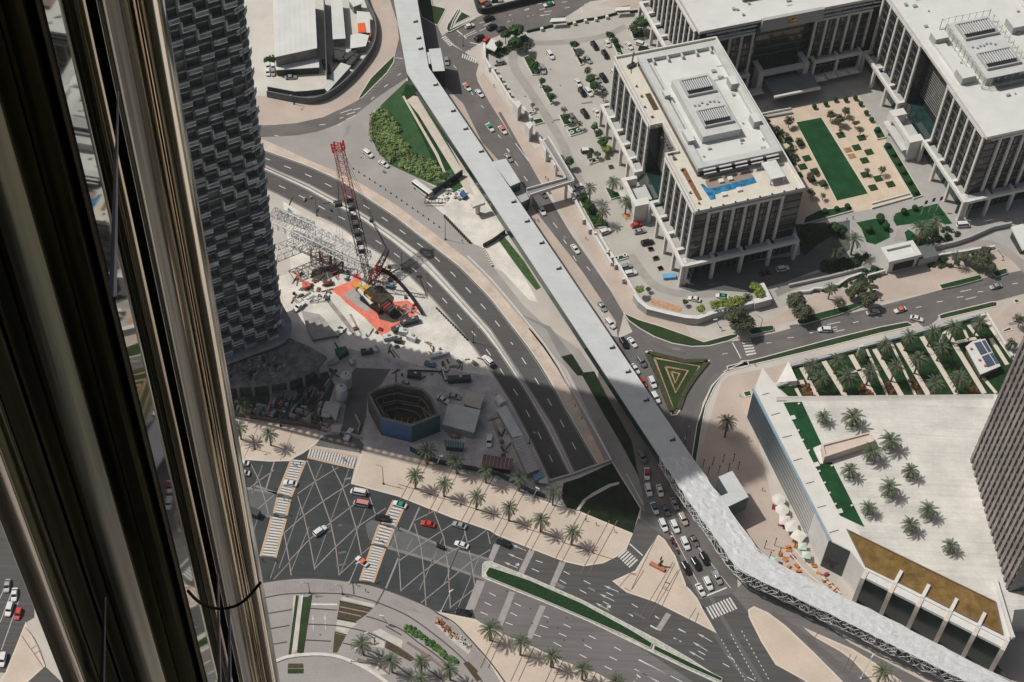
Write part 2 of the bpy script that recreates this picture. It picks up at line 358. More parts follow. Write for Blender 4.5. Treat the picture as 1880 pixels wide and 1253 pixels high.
sheets('apron',mat('worn_apron',(.33,.31,.29),.9,var=.12,scale=.06,fine=.08),[
 ('F','400,205 504,250 560,245 625,230 660,195 700,165 748,135 745,150 715,185 690,200 680,215 677,238 686,262 705,285 745,315 800,345 850,370 880,430 905,490 960,560 1003,600 1064,642 1091,682 1083,690 1050,690 1010,645 950,578 900,520 860,480 793,427 726,378 681,351 636,327 569,300 504,268 400,228'),
],.012)
sheets('building_site',M['site'],[
 ('F','380,560 535,500 520,370 560,395 625,420 670,453 712,478 748,506 793,551 828,591 860,629 905,690 900,700 800,680 700,650 560,700 430,760 380,700'),
 ('S2','1330,640 1700,430 1880,660 1990,900 2100,1100 1840,1060 1740,1020 1500,780'),
 ('S6','160,1050 290,1000 480,1253 620,1500 540,1480 330,1253 230,1200')],.016)
sheets('yard',mat('yard_concrete',(.56,.54,.48),.9,var=.10,scale=.1,fine=.08),[('R4','-60,740 180,735 380,775 520,785 640,740 790,620 950,420 1000,290 985,170 935,60 900,-80 -60,-80')],.010)
sheets('gravel_yard',M['sited'],[('F','360,700 480,715 560,690 640,640 760,670 900,690 940,760 975,830 1005,885 1040,935 1000,922 965,909 880,878 780,845 668,818 640,812 560,790 430,760 360,750')],.020)
sheets('car_park',M['conc'],[('F','893,85 940,62 1010,48 1140,22 1215,10 1300,100 1500,450 1560,440 1540,520 1420,570 1330,600 1262,598 1180,552 1150,500 1110,430 1050,335 1000,270 955,190 905,120')],.014)
sheets('courtyard_paving',mat('silver_paving',(.38,.37,.345),.85,var=.08,scale=.2,fine=.05,tile=(BW,3,3,.06,.07)),[('F','1440,170 1640,120 1770,360 1880,330 1950,460 1660,470 1560,520 1480,470 1540,440 1400,200')],.018)
# asphalt
sheets('road',M['asph'],[
 ('R4','60,965 215,960 400,945 600,900 750,830 870,770 1000,650 1130,500 1160,380 1180,300 1170,180 1140,90 1080,-100 1400,-100 1500,300 1400,600 1240,600 1100,690 1000,760 850,880 700,960 560,1010 400,1040 225,1050 60,1055'),
 ('X4','300,-80 560,-80 600,60 740,100 650,310 700,420 830,530 960,600 1120,740 1090,850 1110,940 1250,1190 1500,1580 1650,1800 1760,2000 1900,2250 2150,2650 2350,2930 2640,3350 2790,3610 2720,3900 2695,3697 2319,3133 1786,2444 1441,1943 1159,1642 940,1190 560,840 300,840 180,-80'),
 ('X4','700,420 760,370 1080,210 1180,170 1880,0 2600,-160 3600,-330 3600,-230 2900,-60 2400,20 1880,350 1700,375 1500,350 1330,420 1190,470 960,600'),
 ('F','1145,576 1178,600 1230,618 1270,627 1320,630 1360,625 1420,612 1500,590 1600,566 1700,540 1800,512 1900,492 1900,534 1830,553 1760,575 1660,597 1520,632 1400,660 1362,662 1330,684 1306,707 1290,740 1282,780 1275,850 1262,1000 1190,1000 1178,870 1181,780 1205,700'),
 ('T2','960,1115 1000,1120 1060,1170 1100,1160 1165,1115 1200,1050 1100,1030 900,1050'),
 ('F','1140,620 1181,600 1230,690 1270,790 1275,850 1290,870 1340,1010 1345,1050 1250,1050 1215,985 1170,985 1177.5,934 1160,870 1130,800 1100,745 1098,690 1100,655 1110,615'),
 ('F','1205,975 1300,985 1352,1040 1356,1100 1285,1112 1235,1050'),
 ('X3','-300,-200 260,-200 260,760 195,800 45,1180 -300,1180'),('X3','205,1253 345,1135 520,1300 200,1340'),
],.024)
sheets('slip_road',mat('slip_asphalt',(.235,.222,.21),.88,var=.16,scale=.08,fine=.08),[('F','950,575 1003,605 1052,700 1128,852 1185,945 1178,900 1169,863 1137,810 1111,765 1088,725 1060,665 1010,600'),
],.030)
sheets('side_road',M['asph'],[('S4','1130,160 1420,170 1340,300 1230,380 1220,560 1160,740 1200,790 1185,860 800,800 870,710 1010,700 1060,420 1100,200')],.030)
BU='300,800 380,828 437,841 486,847.6 533,845 643.8,888.5 730.7,912 830.7,951.6 900,975 911.5,983 974,1007.8 1036.7,1032 1072.5,1040 1108,1034.6 1132.8,1022 1150.7,1007.8 1170,955 1240,1000 1280,1098 1345,1090 1400,1030 1460,1100 1560,1180 1700,1253 1800,1330'
BLo='1500,1500 1250,1320 1128,1253 1093.6,1235 1030,1213 976,1186 927,1166 883,1144 873,1137 836.7,1129.7 802,1123 784,1114 748,1098 705.9,1082.7 674.6,1073.7 632,1067 596,1063 556,1062 518,1065 480,1070 380,1085 200,1120 0,1000'
sheets('boulevard',M['blvd'],[('F',BU+' '+BLo)],.026)
sheets('boulevard_north_lanes',M['blvn'],[('F','912,978 974,1006 1036,1030 1074,1038 1110,1033 1135,1020 1150,1005 1172,952 1240,1000 1262,1060 1285,1100 1345,1090 1370,1120 1500,1290 1330,1290 1200,1205 1100,1145 1000,1090 900,1040')],.032)
CZ='300,800 380,828 437,841 486,847.6 533,845 560,820 657,838 650,862 643.8,888.5 730.7,912 830.7,951.6 900,975 915,985 905,1002 893,1040 888,1065 868,1120 873,1137 836.7,1129.7 802,1123 784,1114 748,1098 705.9,1082.7 674.6,1073.7 632,1067 596,1063 556,1062 518,1065 480,1070 380,1085 200,1120 0,1000'
sheets('crossing_pavement',M['cross'],[('F',CZ)],.036)
sheets('crossing_median',M['crossl'],[('T7','1110,705 1130,540 1190,570 1480,690 1823,790 1790,860 1770,930 1400,790'),('T7','960,590 955,540 990,515 1060,520 1010,680 975,640'),('T7','420,330 420,480 360,500 340,470 370,350'),('T7','95,285 340,330 310,490 200,470 60,460')],.042)
sheets('drive_forecourt',M['drive'],[('F','350,1075 480,1070 518,1065 556,1062 596,1063 632,1067 674.6,1073.7 705.9,1082.7 748,1098 784,1114 802,1123 836,1135 865,1170 900,1218 928,1256 980,1330 1000,1400 300,1400 250,1150')],.034)
# ---- pale lines of the crossing
b=MB()
for s,w_ in (('545,95 600,240 660,390 710,530 745,700 770,900',.55),('720,135 790,275 845,430 890,580 925,760',.55),('480,345 525,490 560,640 600,860',.5),('385,600 420,790 435,900',.5),
 ('145,105 210,235 260,400 275,470',.5),('960,285 1020,465 1035,480',.5),('1150,590 1185,760 1200,1010',.5),('1295,540 1340,700 1360,870 1375,1110',.5),('1430,450 1500,640 1530,850 1545,1130',.5),
 ('1640,570 1690,790 1715,970',.5),('1805,595 1823,680',.5),('105,320 210,240 315,165',.5),('180,455 315,340',.5),('480,330 600,245 765,145',.5),('390,600 525,480 660,380 840,260',.55),
 ('420,800 560,650 710,530 880,400',.5),('315,925 430,800',.4),('600,850 745,700 890,565 1095,430',.55),('770,895 925,750 1000,690',.45),('1185,800 1330,690 1500,580 1560,540',.5),
 ('1200,1005 1360,870 1520,750 1720,640 1800,580',.5),('1340,1090 1540,930 1690,800 1823,720',.5),('1550,1120 1715,990',.45),('1300,515 1430,450',.5),('340,30 255,310',.8),('1330,425 1255,590',.8),('1190,760 1095,990',.85)):
    b.strip([p for p in L('T7',s,.052)],w_*.60)
struct('diagonal_bands',b,M['pinkl'])
b=MB()
for s in ('235,130 160,330','650,120 495,480','500,420 350,850','840,150 760,380 600,830','1180,600 1130,700','960,420 780,880','1600,720 1500,960','1750,760 1600,1120','1490,640 1330,1000','1650,600 1540,860','200,500 160,640','1280,640 1240,720','60,470 30,600','330,800 290,920','560,560 430,880'):
    b.strip(L('T7',s,.048),.28)
b.strip(L('T7','190,275 340,330',.048),.9); b.strip(L('T7','1110,705 1400,790 1823,940',.048),1.0); b.strip(L('T7','1190,570 1480,690 1823,790',.048),.8); b.strip(L('T7','95,285 345,330',.048),.9); b.strip(L('T7','200,470 310,495',.048),.7)
struct('faint_bands',b,mat('grey_band_stone',(.21,.20,.195),.8,var=.12,scale=.5))
sheets('pale_bands',M['band'],[('T7','1730,930 1790,942 1710,1145 1650,1135'),('T8','300,800 350,812 290,950 245,940'),('U2','705,28 747,42 660,222 618,208'),('U2','930,125 975,137 890,327 850,315'),
 ('U2','553,350 597,362 500,612 455,592'),('U2','783,455 827,463 720,712 678,692'),('U3','275,470 310,485 235,600 200,585')],.045)
# zebra crossings
zb=MB(); ob_=MB(); zu=MB()
def zebra(f,q,n,edge=None,z=.06,duty=.55,zb=zb):
    a,b_,c,d=L(f,q,z)   # a->d one long side, b->c the other; bars run across a-b
    if edge: zu.face([a-Vector((0,0,.006)),b_-Vector((0,0,.006)),c-Vector((0,0,.006)),d-Vector((0,0,.006))][::-1])
    for i in range(n):
        t0=i/n; t1=(i+duty)/n
        zb.face([a.lerp(d,t0),b_.lerp(c,t0),b_.lerp(c,t1),a.lerp(d,t1)][::-1])
    if edge:
        ob_.strip([a,d],edge,z+.002); ob_.strip([b_,c],edge,z+.002)
zebra('T7','437,90 535,100 432,352 342,328',14,.75); zebra('T7','340,355 430,370 400,480 315,465',6,.75); zebra('T7','300,490 398,505 325,775 222,765',14,.75)
zebra('T7','570,10 895,75 868,150 545,75',1,.0,duty=0.0)
zebra('T7','568,8 548,76 872,152 898,74',17,.7)
zebra('T7','1150,375 1232,398 1160,560 1070,540',8,.75); zebra('T7','1050,545 1150,575 1100,700 1000,680',6,.75); zebra('T7','1000,690 1090,712 1005,950 915,935',13,.75)
zebra('U3','538,450 728,360 772,435 590,515',1,duty=0)
zebra('U3','548,435 595,515 775,440 725,360',9); zebra('T8','1322,905 1405,990 1478,945 1385,842',1,duty=0)
zebra('T8','1315,905 1385,842 1490,940 1420,1005',6); zebra('T3','1165,285 1245,283 1295,412 1215,430',6)
zebra('X4','690,440 740,408 840,520 795,545',6); zebra('X4','935,620 925,665 1095,735 1110,685',7)
struct('zebra_ground',zu,mat('zebra_setts',(.17,.155,.145),.85,var=.15)); struct('zebra_bars',zb,mat('zebra_paint',(.60,.585,.55),.75,var=.14,scale=1.2)); struct('crossing_edge_bands',ob_,M['ochre'])
# lane dashes, arrows, stop lines
b=MB()
def seg(f,s,w_=.22):
    for t in s.split('|'): b.strip(L(f,t,.05),w_)
seg('U2','750,120 800,135|720,180 775,205|960,200 1005,225|930,265 978,293|1110,270 1160,297|1080,340 1130,367|1470,445 1515,472|1430,510 1480,540|1645,535 1695,568|1610,605 1660,633|1820,630 1875,660|1790,700 1840,730|400,362 450,388|365,433 418,458|335,505 390,530|590,440 640,462|560,512 610,535|525,585 578,605|808,535 850,552|780,605 840,625|735,675 790,693|960,597 1012,623|925,665 980,690|885,735 945,765|1150,682 1202,710|1115,752 1170,780|1080,825 1130,850|1340,768 1390,797|1305,842 1360,870|1265,912 1320,940|1520,865 1760,985|1490,935 1680,1034|1280,360 1330,385|1255,428 1300,450')
seg('U3','0,470 45,492|165,562 215,588|360,585 410,610|325,645 380,670|495,735 545,762|665,820 710,845|835,915 885,940|200,500 245,522|90,795 390,951|60,860 210,945|700,770 745,800')
for x in range(0,12): seg('U3','%d,%d %d,%d'%(655+x*14.5,655+x*25,661+x*14.5,665+x*25)+'|%d,%d %d,%d'%(720+x*15,620+x*27,727+x*15,632+x*27)+'|%d,%d %d,%d'%(795+x*16.5,595+x*29.5,802+x*16.5,607+x*29.5),.2)
seg('T5','345,740 600,1225|490,780 800,1170',.18); seg('T5','600,1235 770,1165',.45); seg('T5','25,830 125,920',.35); seg('T3','1095,310 1165,440',.35); seg('X4','870,350 980,445',.45); seg('X4','1020,490 1150,520',.35)
seg('T3','1010,405 1055,397|1370,315 1415,310|1545,272 1600,266|1730,230 1785,222')
seg('T2','160,1220 210,1207|500,1135 545,1127|665,1093 710,1087|1000,1015 1045,1008|1165,972 1215,965|1325,935 1375,928|1490,892 1535,887|1765,828 1810,822|320,1200 375,1187|365,1205 435,1190|1350,890 1440,872|1395,952 1480,930|300,1150 400,1130|340,1175 375,1168',.24)
seg('X4','1650,125 1700,110|1415,190 1465,178|1455,250 1515,240|1680,190 1740,178|1240,310 1130,360|960,430 1100,370|1220,240 1130,270|830,755 865,790|1300,235 1180,300|1820,115 1880,100|1840,185 1880,175|1790,50 1850,40',.26)
seg('R5','470,75 510,65|620,95 680,85|495,125 540,118|590,120 670,110|320,125 370,115|780,65 820,55|760,20 800,12|930,35 960,28|340,170 380,160|900,60 915,100|1070,10 1100,2',.26)
seg('R4','1170,580 1195,565|1065,670 1095,650|965,765 990,745|830,845 885,830|780,880 845,860|730,870 820,840|725,910 755,900|775,920 850,885|570,960 615,955|225,1040 255,1045|1155,445 1210,450',.3)
seg('R5','95,235 0,280|140,810 160,830|195,935 215,960|270,1035 290,1060|335,1140 355,1170|60,700 75,730',.26)
seg('S6','360,235 385,260|425,340 455,380|500,465 530,505|740,845 775,890|825,985 850,1020|905,1120 930,1160|1015,1205 1045,1240|430,195 540,340',.26)
seg('T3','20,60 30,90|130,180 150,205|210,350 228,375|1105,215 1140,260',.22)
seg('T5','0,290 130,530|700,1070 715,1085',.2)
seg('U1','590,490 800,493|515,415 460,850',.5)
struct('road_markings',b,M['white'])
b=MB()
def arrow(f,a,c,w_=.24,turn=0,two=False):
    p=G(f,*a,.055); q=G(f,*c,.055); d=(q-p); Ln=d.length; d.normalize(); n=Vector((-d.y,d.x,0))
    b.strip([p+d*(Ln*.35),q],w_); b.face([p,p+d*(Ln*.4)-n*.42,p+d*(Ln*.4)+n*.42][::-1] )
    if turn: b.strip([q-d*Ln*.25,q-d*Ln*.1+n*turn*1.0],.25); b.face([q-d*Ln*.3+n*turn*.9,q+d*.1+n*turn*.9,q-d*Ln*.1+n*turn*1.9])
arrow('T8',(440,805),(565,857));arrow('T8',(412,880),(535,932));arrow('T8',(383,950),(495,1000),turn=1)
arrow('U2',(1263,308),(1372,357));arrow('U2',(1228,370),(1340,425));arrow('U2',(1198,438),(1300,495),turn=1)
arrow('U3',(490,613),(592,672));arrow('U3',(458,673),(560,735));arrow('U3',(430,735),(537,795));arrow('U3',(1150,620),(1243,702))
arrow('U1',(600,575),(605,700));arrow('U1',(700,570),(705,700));arrow('T3',(712,1075),(705,1150))
struct('road_arrows',b,mat('soft_white_paint',(.50,.50,.485),.75,var=.2,scale=1.5))
# chevron hatching
b=MB()
for i in range(11): b.strip(L('R4','%d,%d %d,%d'%(1215-i*27,470+i*27,1150-i*27,490+i*27),.05),.25)
for i in range(7): b.strip(L('S2','%d,%d %d,%d'%(675+i*3,140-i*13,720+i*3,110-i*13),.05),.3)
for i in range(26): 
    t=i/25; b.strip([G('U1',190+650*t,340-45*math.sin(math.pi*t*.9),.05),G('U1',205+650*t,410-30*math.sin(math.pi*t*.8),.05)],.7)
for i in range(11): b.strip([G('U1',1265+i*22,440+i*11,.05),G('U1',1235+i*24,500+i*7,.05)],.7)
struct('hatched_bands',b,mat('worn_taupe_paint',(.285,.26,.25),.85,var=.15))
# ---- walks with kerbs
slabs('pavement',M['walk'],M['walkl'],[
 ('F','668,818 700,828 780,845 840,864.7 880,878 929.4,891.5 965,909 1005,922.8 1063.5,938.5 1162,980 1150.7,1007.8 1132.8,1022 1108,1034.6 1072.5,1040 1036.7,1032 974,1007.8 911.5,983 900,975 830.7,951.6 730.7,912 643.8,888.5 655,858'),
 ('S4','-300,500 90,575 740,672 862,718 800,790 700,862 640,892 590,925 430,930 180,912 -20,880 -300,780'),
 ('F','1208.8,982 1190,1010 1166,1048 1124,1067 1150,1087.8 1203,1106 1283,1146 1316,1163 1291,1120 1280,1098 1260,1075 1240,1021 1220,990'),
 ('F','802,1123 836.7,1129.7 873,1137 883,1144 927,1166 976,1186 1030,1213 1093.6,1235 1128,1253 1220,1310 1200,1500 1000,1500 930,1270 900,1220 865,1175 836,1148'),
 ('U3','880,425 840,450 845,500 930,670 1030,830 1230,940 1400,1080 1600,1150 1500,951 1430,880 1290,740 1100,560 980,470'),
 ('U3','1220,570 1300,640 1480,740 1560,800 1700,951 1800,1100 2100,1100 1880,930 1800,870 1560,720 1400,650'),
 ('X3','195,795 345,1130 210,1253 150,1320 -60,1320 40,1180'),
],h=.14,kw=.55)
b=MB()
for x,y in ((761,897),(816,915),(874.6,934),(935,955),(993,977.6),(1049,1000),(1100,1018)):
    for dx in (-7.5,7.5): b.strip([G('F',x-26+dx,y+34,.155),G('F',x+26+dx,y-62,.155)],.26)
    b.strip([G('F',x-30,y-8,.156),G('F',x+35,y+12,.156)],.30)
for x,y in ((905,1183),(961,1207),(1015,1230),(1074,1255)):
    for dx in (-7,7): b.strip([G('F',x+14+dx,y-22,.155),G('F',x-16+dx,y+44,.155)],.26)
for s in ('1640,730 1430,1170','1770,950 1500,1400','1810,1020 1560,1430','1420,1045 1470,1060','1330,1150 1420,1045','1700,1115 1745,1130','1690,1150 1730,1165','1370,1160 1420,1190'): b.strip(L('T8',s,.155),.24)
for s in ('0,215 70,340','90,600 35,800','250,610 175,850'): b.strip(L('S4',s,.155),.16)
for s in ('1480,400 1555,520','1330,600 1260,700','1550,760 1490,880','1590,770 1530,880','0,190 70,205','35,315 120,180','200,400 335,130','245,425 370,170','270,255 305,275','250,300 290,320','430,520 480,440','475,540 500,470'): b.strip(L('U3',s,.155),.24)
for s in ('165,900 330,1140','195,835 260,920 300,1000 345,1130','240,1000 275,975','260,1040 300,1015'): b.strip(L('X3',s,.155),.24)
for x in (45,180,480): b.strip([G('S4',x+150,640,.155),G('S4',x+30,920,.155)],.15)
struct('pavement_joints',b,M['joint'])
b=MB()
for s in ('180,445 350,410 580,400 830,405 960,425 1140,480 1380,585 1600,740 1760,870 1880,990 2050,1200','215,570 430,535','580,525 800,540','1040,590 1170,630 1330,700 1460,800 1640,930 1830,1100','235,695 410,665','560,655 780,665 900,685 1040,720 1200,790 1340,870 1500,990 1660,1110','250,825 390,800','540,785 750,795','850,810 930,830 1060,870 1190,930 1330,1020 1440,1110','930,310 940,410','1190,370 1120,500','1105,780 1110,830','1200,670 1330,745'):  # some short strokes near the lamp masts paint their shadows
    b.strip(smooth(L('U1',s,.06),4),.42)
b.strip(smooth(L('U1','100,330 180,315 350,290 520,278 700,283 860,300 1050,330 1190,370 1380,440 1540,510 1620,560 1720,625',.06),4),.35)
b.strip(smooth(L('U2','0,510 130,580 230,680 330,790 430,910 520,1034 620,1180',.16),4),.45)
struct('forecourt_joints_and_shadows',b,M['ring'])
b=MB(); b.wallstrip(smooth(L('U1','200,990 290,965 400,925 600,905 760,915 900,955 1060,1035 1200,1130 1300,1220'),3),1.0,.35,.03); struct('forecourt_kerb',b,M['kerb'])
sheets('pale_paving',mat('pale_forecourt_setts',(.50,.47,.42),.85,var=.12,scale=.4,fine=.12),[('U1','800,620 970,650 900,700 880,740 790,700'),('U1','840,430 1110,490 1100,520 960,480 830,455'),('U1','1150,690 1340,790 1330,850 1190,780 1090,720'),
 ('U1','1625,620 1760,730 1900,870 1880,900 1740,790 1600,650'),('U1','960,930 1150,980 1240,1060 1150,1070 970,980'),('U1','1080,750 1190,800 1190,850 1090,840'),('U1','440,420 510,418 480,860 425,905')],.05)
# ---- kerbed green islands
def lawn(items,m,name='lawn',h=.16,kw=.35,kind='structure',each=None):
    if each:
        its=sorted(items,key=lambda t:-L(t[0],t[1])[0].y)
        for i,(f,s) in enumerate(its):
            b=MB(); p=ccw(L(f,s,h)); q=offs(p,kw); b.ring(p,q,0,h,1,1); b.flat(q,h-.01,0); o=b.obj(name,[m,M['kerb']]); tag(o,each[0]%ORD[i] if '%s' in each[0] else each[0],each[1],each[2] if len(its)>1 else None)
        return
    b=MB()
    for f,s in items:
        p=ccw(L(f,s,h)); q=offs(p,kw); b.ring(p,q,0,h,1,1); b.flat(q,h-.01,0)
    return struct(name,b,[m,M['kerb']],kind)
lawn([('U2','370,125 420,128 700,240 1100,415 1450,600 1650,705 1900,850 2150,1010 2150,1060 1880,935 1600,800 1150,580 800,430 380,262 345,240 350,150')],mat('pale_pebble_border',(.43,.435,.375),.9,var=.35,scale=.8,fine=.25),'median_border',.16,.25)
lawn([('U2','400,168 440,178 700,265 1100,440 1450,630 1625,738 1612,778 1400,670 1150,562 800,412 385,243 372,215'),('U2','1640,752 1880,868 2150,1000 2150,1030 1880,912 1632,788')],mat('median_hedge',(.017,.045,.017),.9,var=.3,scale=1.0,fine=.2,spec=.1,bump=.5),'median_hedge',.7,.15,each=('%s and dark clipped median hedge from the left on the wide boulevard','hedge','median hedges'))
lawn([('T3','195,62 330,120 500,170 700,240 860,300 1080,240 1135,235 1145,262 1060,300 900,340 760,345 600,318 450,262 330,195 240,130'),
 ('T3','1225,232 1250,208 1430,170 1440,200 1400,225 1250,248'),
 ('T3','1630,125 1660,112 1880,55 1990,20 1990,50 1880,92 1660,150 1640,148'),
 ('T3','1020,545 1215,455 1240,500 1030,560'),('T3','1015,560 1028,570 950,680 880,830 850,980 800,1300 750,1300 800,980 850,830 920,670'),
 ('T4','0,375 500,240 850,155 1040,118 1095,150 850,205 500,295 20,410 -250,470 -260,440'),
 ('T4','1262,75 1300,60 1650,-25 1690,-25 1690,10 1480,60 1280,108'),('T4','1725,180 1780,155 1800,180 1730,200'),
 ('T2','1770,950 1800,945 1840,965 1790,985'),
 ('R4','858,772 900,695 960,600 1060,500 1150,418 1142,480 1090,560 1000,650 900,750'),
 ('X4','560,-80 590,60 740,95 745,110 650,300 460,200 420,60 420,-80'),
],M['lawnd'],'grass_strip')
lawn([('X4','870,108 900,110 830,240 800,330 1070,205 1080,220 800,365 765,370 745,330 760,280'),],M['hedge'],'hedge_bed',.5,each=('V shaped clipped hedge on the island at the top of the road','hedge',None))
lawn([('X4','920,130 1040,190 830,290')],M['lawnd'],'grass_bed')
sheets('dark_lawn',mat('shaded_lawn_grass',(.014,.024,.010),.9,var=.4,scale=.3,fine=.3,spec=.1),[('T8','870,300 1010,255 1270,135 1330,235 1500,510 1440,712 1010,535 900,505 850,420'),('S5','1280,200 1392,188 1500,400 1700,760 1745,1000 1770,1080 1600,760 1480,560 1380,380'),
 ('F','1030,655 1050,650 1075,690 1060,690')],.04)  # grass colour darkened further for the shade beside the underpass
sheets('garden_path',M['sand'],[('T8','975,520 1000,525 1060,440 1130,400 1260,330 1330,310 1325,290 1240,310 1110,380 1030,440')],.07)
sheets('park_lawn',mat('park_grass',(.030,.085,.028),.9,var=.25,scale=.2,fine=.15),[('R4','1240,620 1330,650 1480,960 1640,1253 1700,1420 1600,1480 1400,1400 1100,1260 1000,1130 950,1000 965,900 1050,800')],.05)
sheets('tennis_strip',M['lawn'],[('R4','1240,640 1300,690 1330,780 1420,900 1530,1200 1580,1300 1480,1320 1230,780 1200,740')],.06)
sheets('park_path',mat('pale_path',(.56,.50,.43),.9,var=.1),[('R4','1290,735 1320,740 1480,1000 1680,1330 1760,1500 1700,1480 1560,1253 1330,880 1240,770'),('R4','1205,740 1220,735 1480,1180 1570,1400 1555,1400 1460,1190')],.07)
# green court at left of the walkway (narrow strip)
sheets('strip_lawn',M['leaf'],[('S6','290,990 340,960 500,1160 640,1380 600,1400 480,1253')],.06)
# ================================================================ BUILDINGS
def abp(s,z=0): return [ab(*map(float,t.split(',')),z) for t in s.split()]
def wallframe(p0,p1):
    a=ab(*p0);b=ab(*p1); d=b-a; Ln=d.length; d=d/Ln; n=Vector((d.y,-d.x,0)); return a,d,n,Ln   # n points to the right of p0->p1
ANG=lambda d: math.atan2(d.y,d.x)
def facade(par,p0,p1,z0,z1,fins,fw=1.0,fd=1.1,top=None,floors=3.6,glass=None,dense=False,finm=None):
    # outward normal is on the right-hand side when walking p0 -> p1
    a,d,n,Ln=wallframe(p0,p1); ang=ANG(d); fl=MB(); z=z0+floors
    while z<z1-.4:
        fl.box(a+d*Ln/2+n*.08+Vector((0,0,z-(.35 if not dense else .2))),Ln,.22,.7 if not dense else .35,ang); z+=floors if not dense else 1.2
    if dense is not None: fl.obj('floor_bands',mat('spandrel_metal',(.085,.085,.08),.5,var=.2) if not dense else mat('louvre_metal',(.20,.20,.19),.5,var=.2),par)
    for t in fins:
        f=MB(); f.box(a+d*t+n*(fd/2)+Vector((0,0,z0)),fw,fd,z1-z0,ang); f.obj('fin',finm or M['stone'],par)
        # narrow mullion between the fins
    mu=MB()
    for i in range(len(fins)-1):
        for k in (1,2):
            t=fins[i]+(fins[i+1]-fins[i])*k/3; mu.box(a+d*t+n*.1+Vector((0,0,z0)),.14,.3,z1-z0-.3,ang)
    if len(fins)>1: mu.obj('mullions',M['dark'],par)
    if top:
        l=MB(); s0,s1=(fins[0]-fw/2,fins[-1]+fw/2); l.box(a+d*((s0+s1)/2)+n*(fd/2+.1)+Vector((0,0,z1)),s1-s0,fd+.2,top,ang); l.obj('lintel',finm or M['stone'],par)
def arcade(par,p0,p1,dep_,zt,bays,stonem=None,ends=(1,1)):
    # outer line p0->p1, building behind on the left-hand side
    a,d,n,Ln=wallframe(p0,p1); ang=ANG(d); sm=stonem or M['stone']; f=MB(); s=MB()
    f.box(a+d*Ln/2-n*.6+Vector((0,0,zt-1.3)),Ln,1.2,1.3,ang)
    for i in range(bays+1):
        t=Ln*i/bays; t=min(max(t,.6),Ln-.6)
        f.box(a+d*t-n*(dep_/2+.62)+Vector((0,0,zt-1.305)),1.2,dep_-1.25,1.3,ang)
    f.obj('arcade_beam',sm,par)
    for i in range(bays):
        t0=Ln*i/bays+ (1.2 if i==0 else .6); t1=Ln*(i+1)/bays-(1.2 if i==bays-1 else .6)
        s.box(a+d*((t0+t1)/2+ .8)-n*(dep_/2+.7)+Vector((0,0,zt-1.2)),t1-t0-1.7,dep_-1.6,.35,ang)
    s.obj('arcade_slab',M['stoneg'] if sm is not M['stone'] else mat('arcade_slab_grey',(.42,.42,.40),.85),par)
    for i in range(bays+1):
        t=Ln*i/bays; t=min(max(t,.6),Ln-.6)
        c=MB(); c.box(a+d*t-n*.62,1.15,1.15,zt-1.3,ang); c.obj('column',sm,par)
    gl=MB(); gl.box(a+d*Ln/2-n*(dep_+.35),Ln-.2,.3,zt-1.4,ang); gl.obj('shopfront_glass',M['glassg'],par)
    tr=MB(); 
    for i in range(int(Ln/2.4)): tr.box(a+d*(1+i*2.4)-n*(dep_+.15),.12,.12,zt-1.5,ang)
    tr.box(a+d*Ln/2-n*(dep_+.14)+Vector((0,0,4)),Ln-.3,.14,.25,ang); tr.obj('shopfront_mullions',M['steel'],par)
def roofplate(par,poly,z,pw=1.2,ph=.9,m=None,pm=None,name='roof'):
    r=MB(); r.flat(offs(poly,.2),z+.02); ro=r.obj(name,m or M['roofw'],par)
    q=MB(); o=ccw(poly); q.ring(offs(o,-.35),offs(o,pw),z-.6,z+ph,0); q.obj('parapet',pm or M['stone'],par)
    return ro
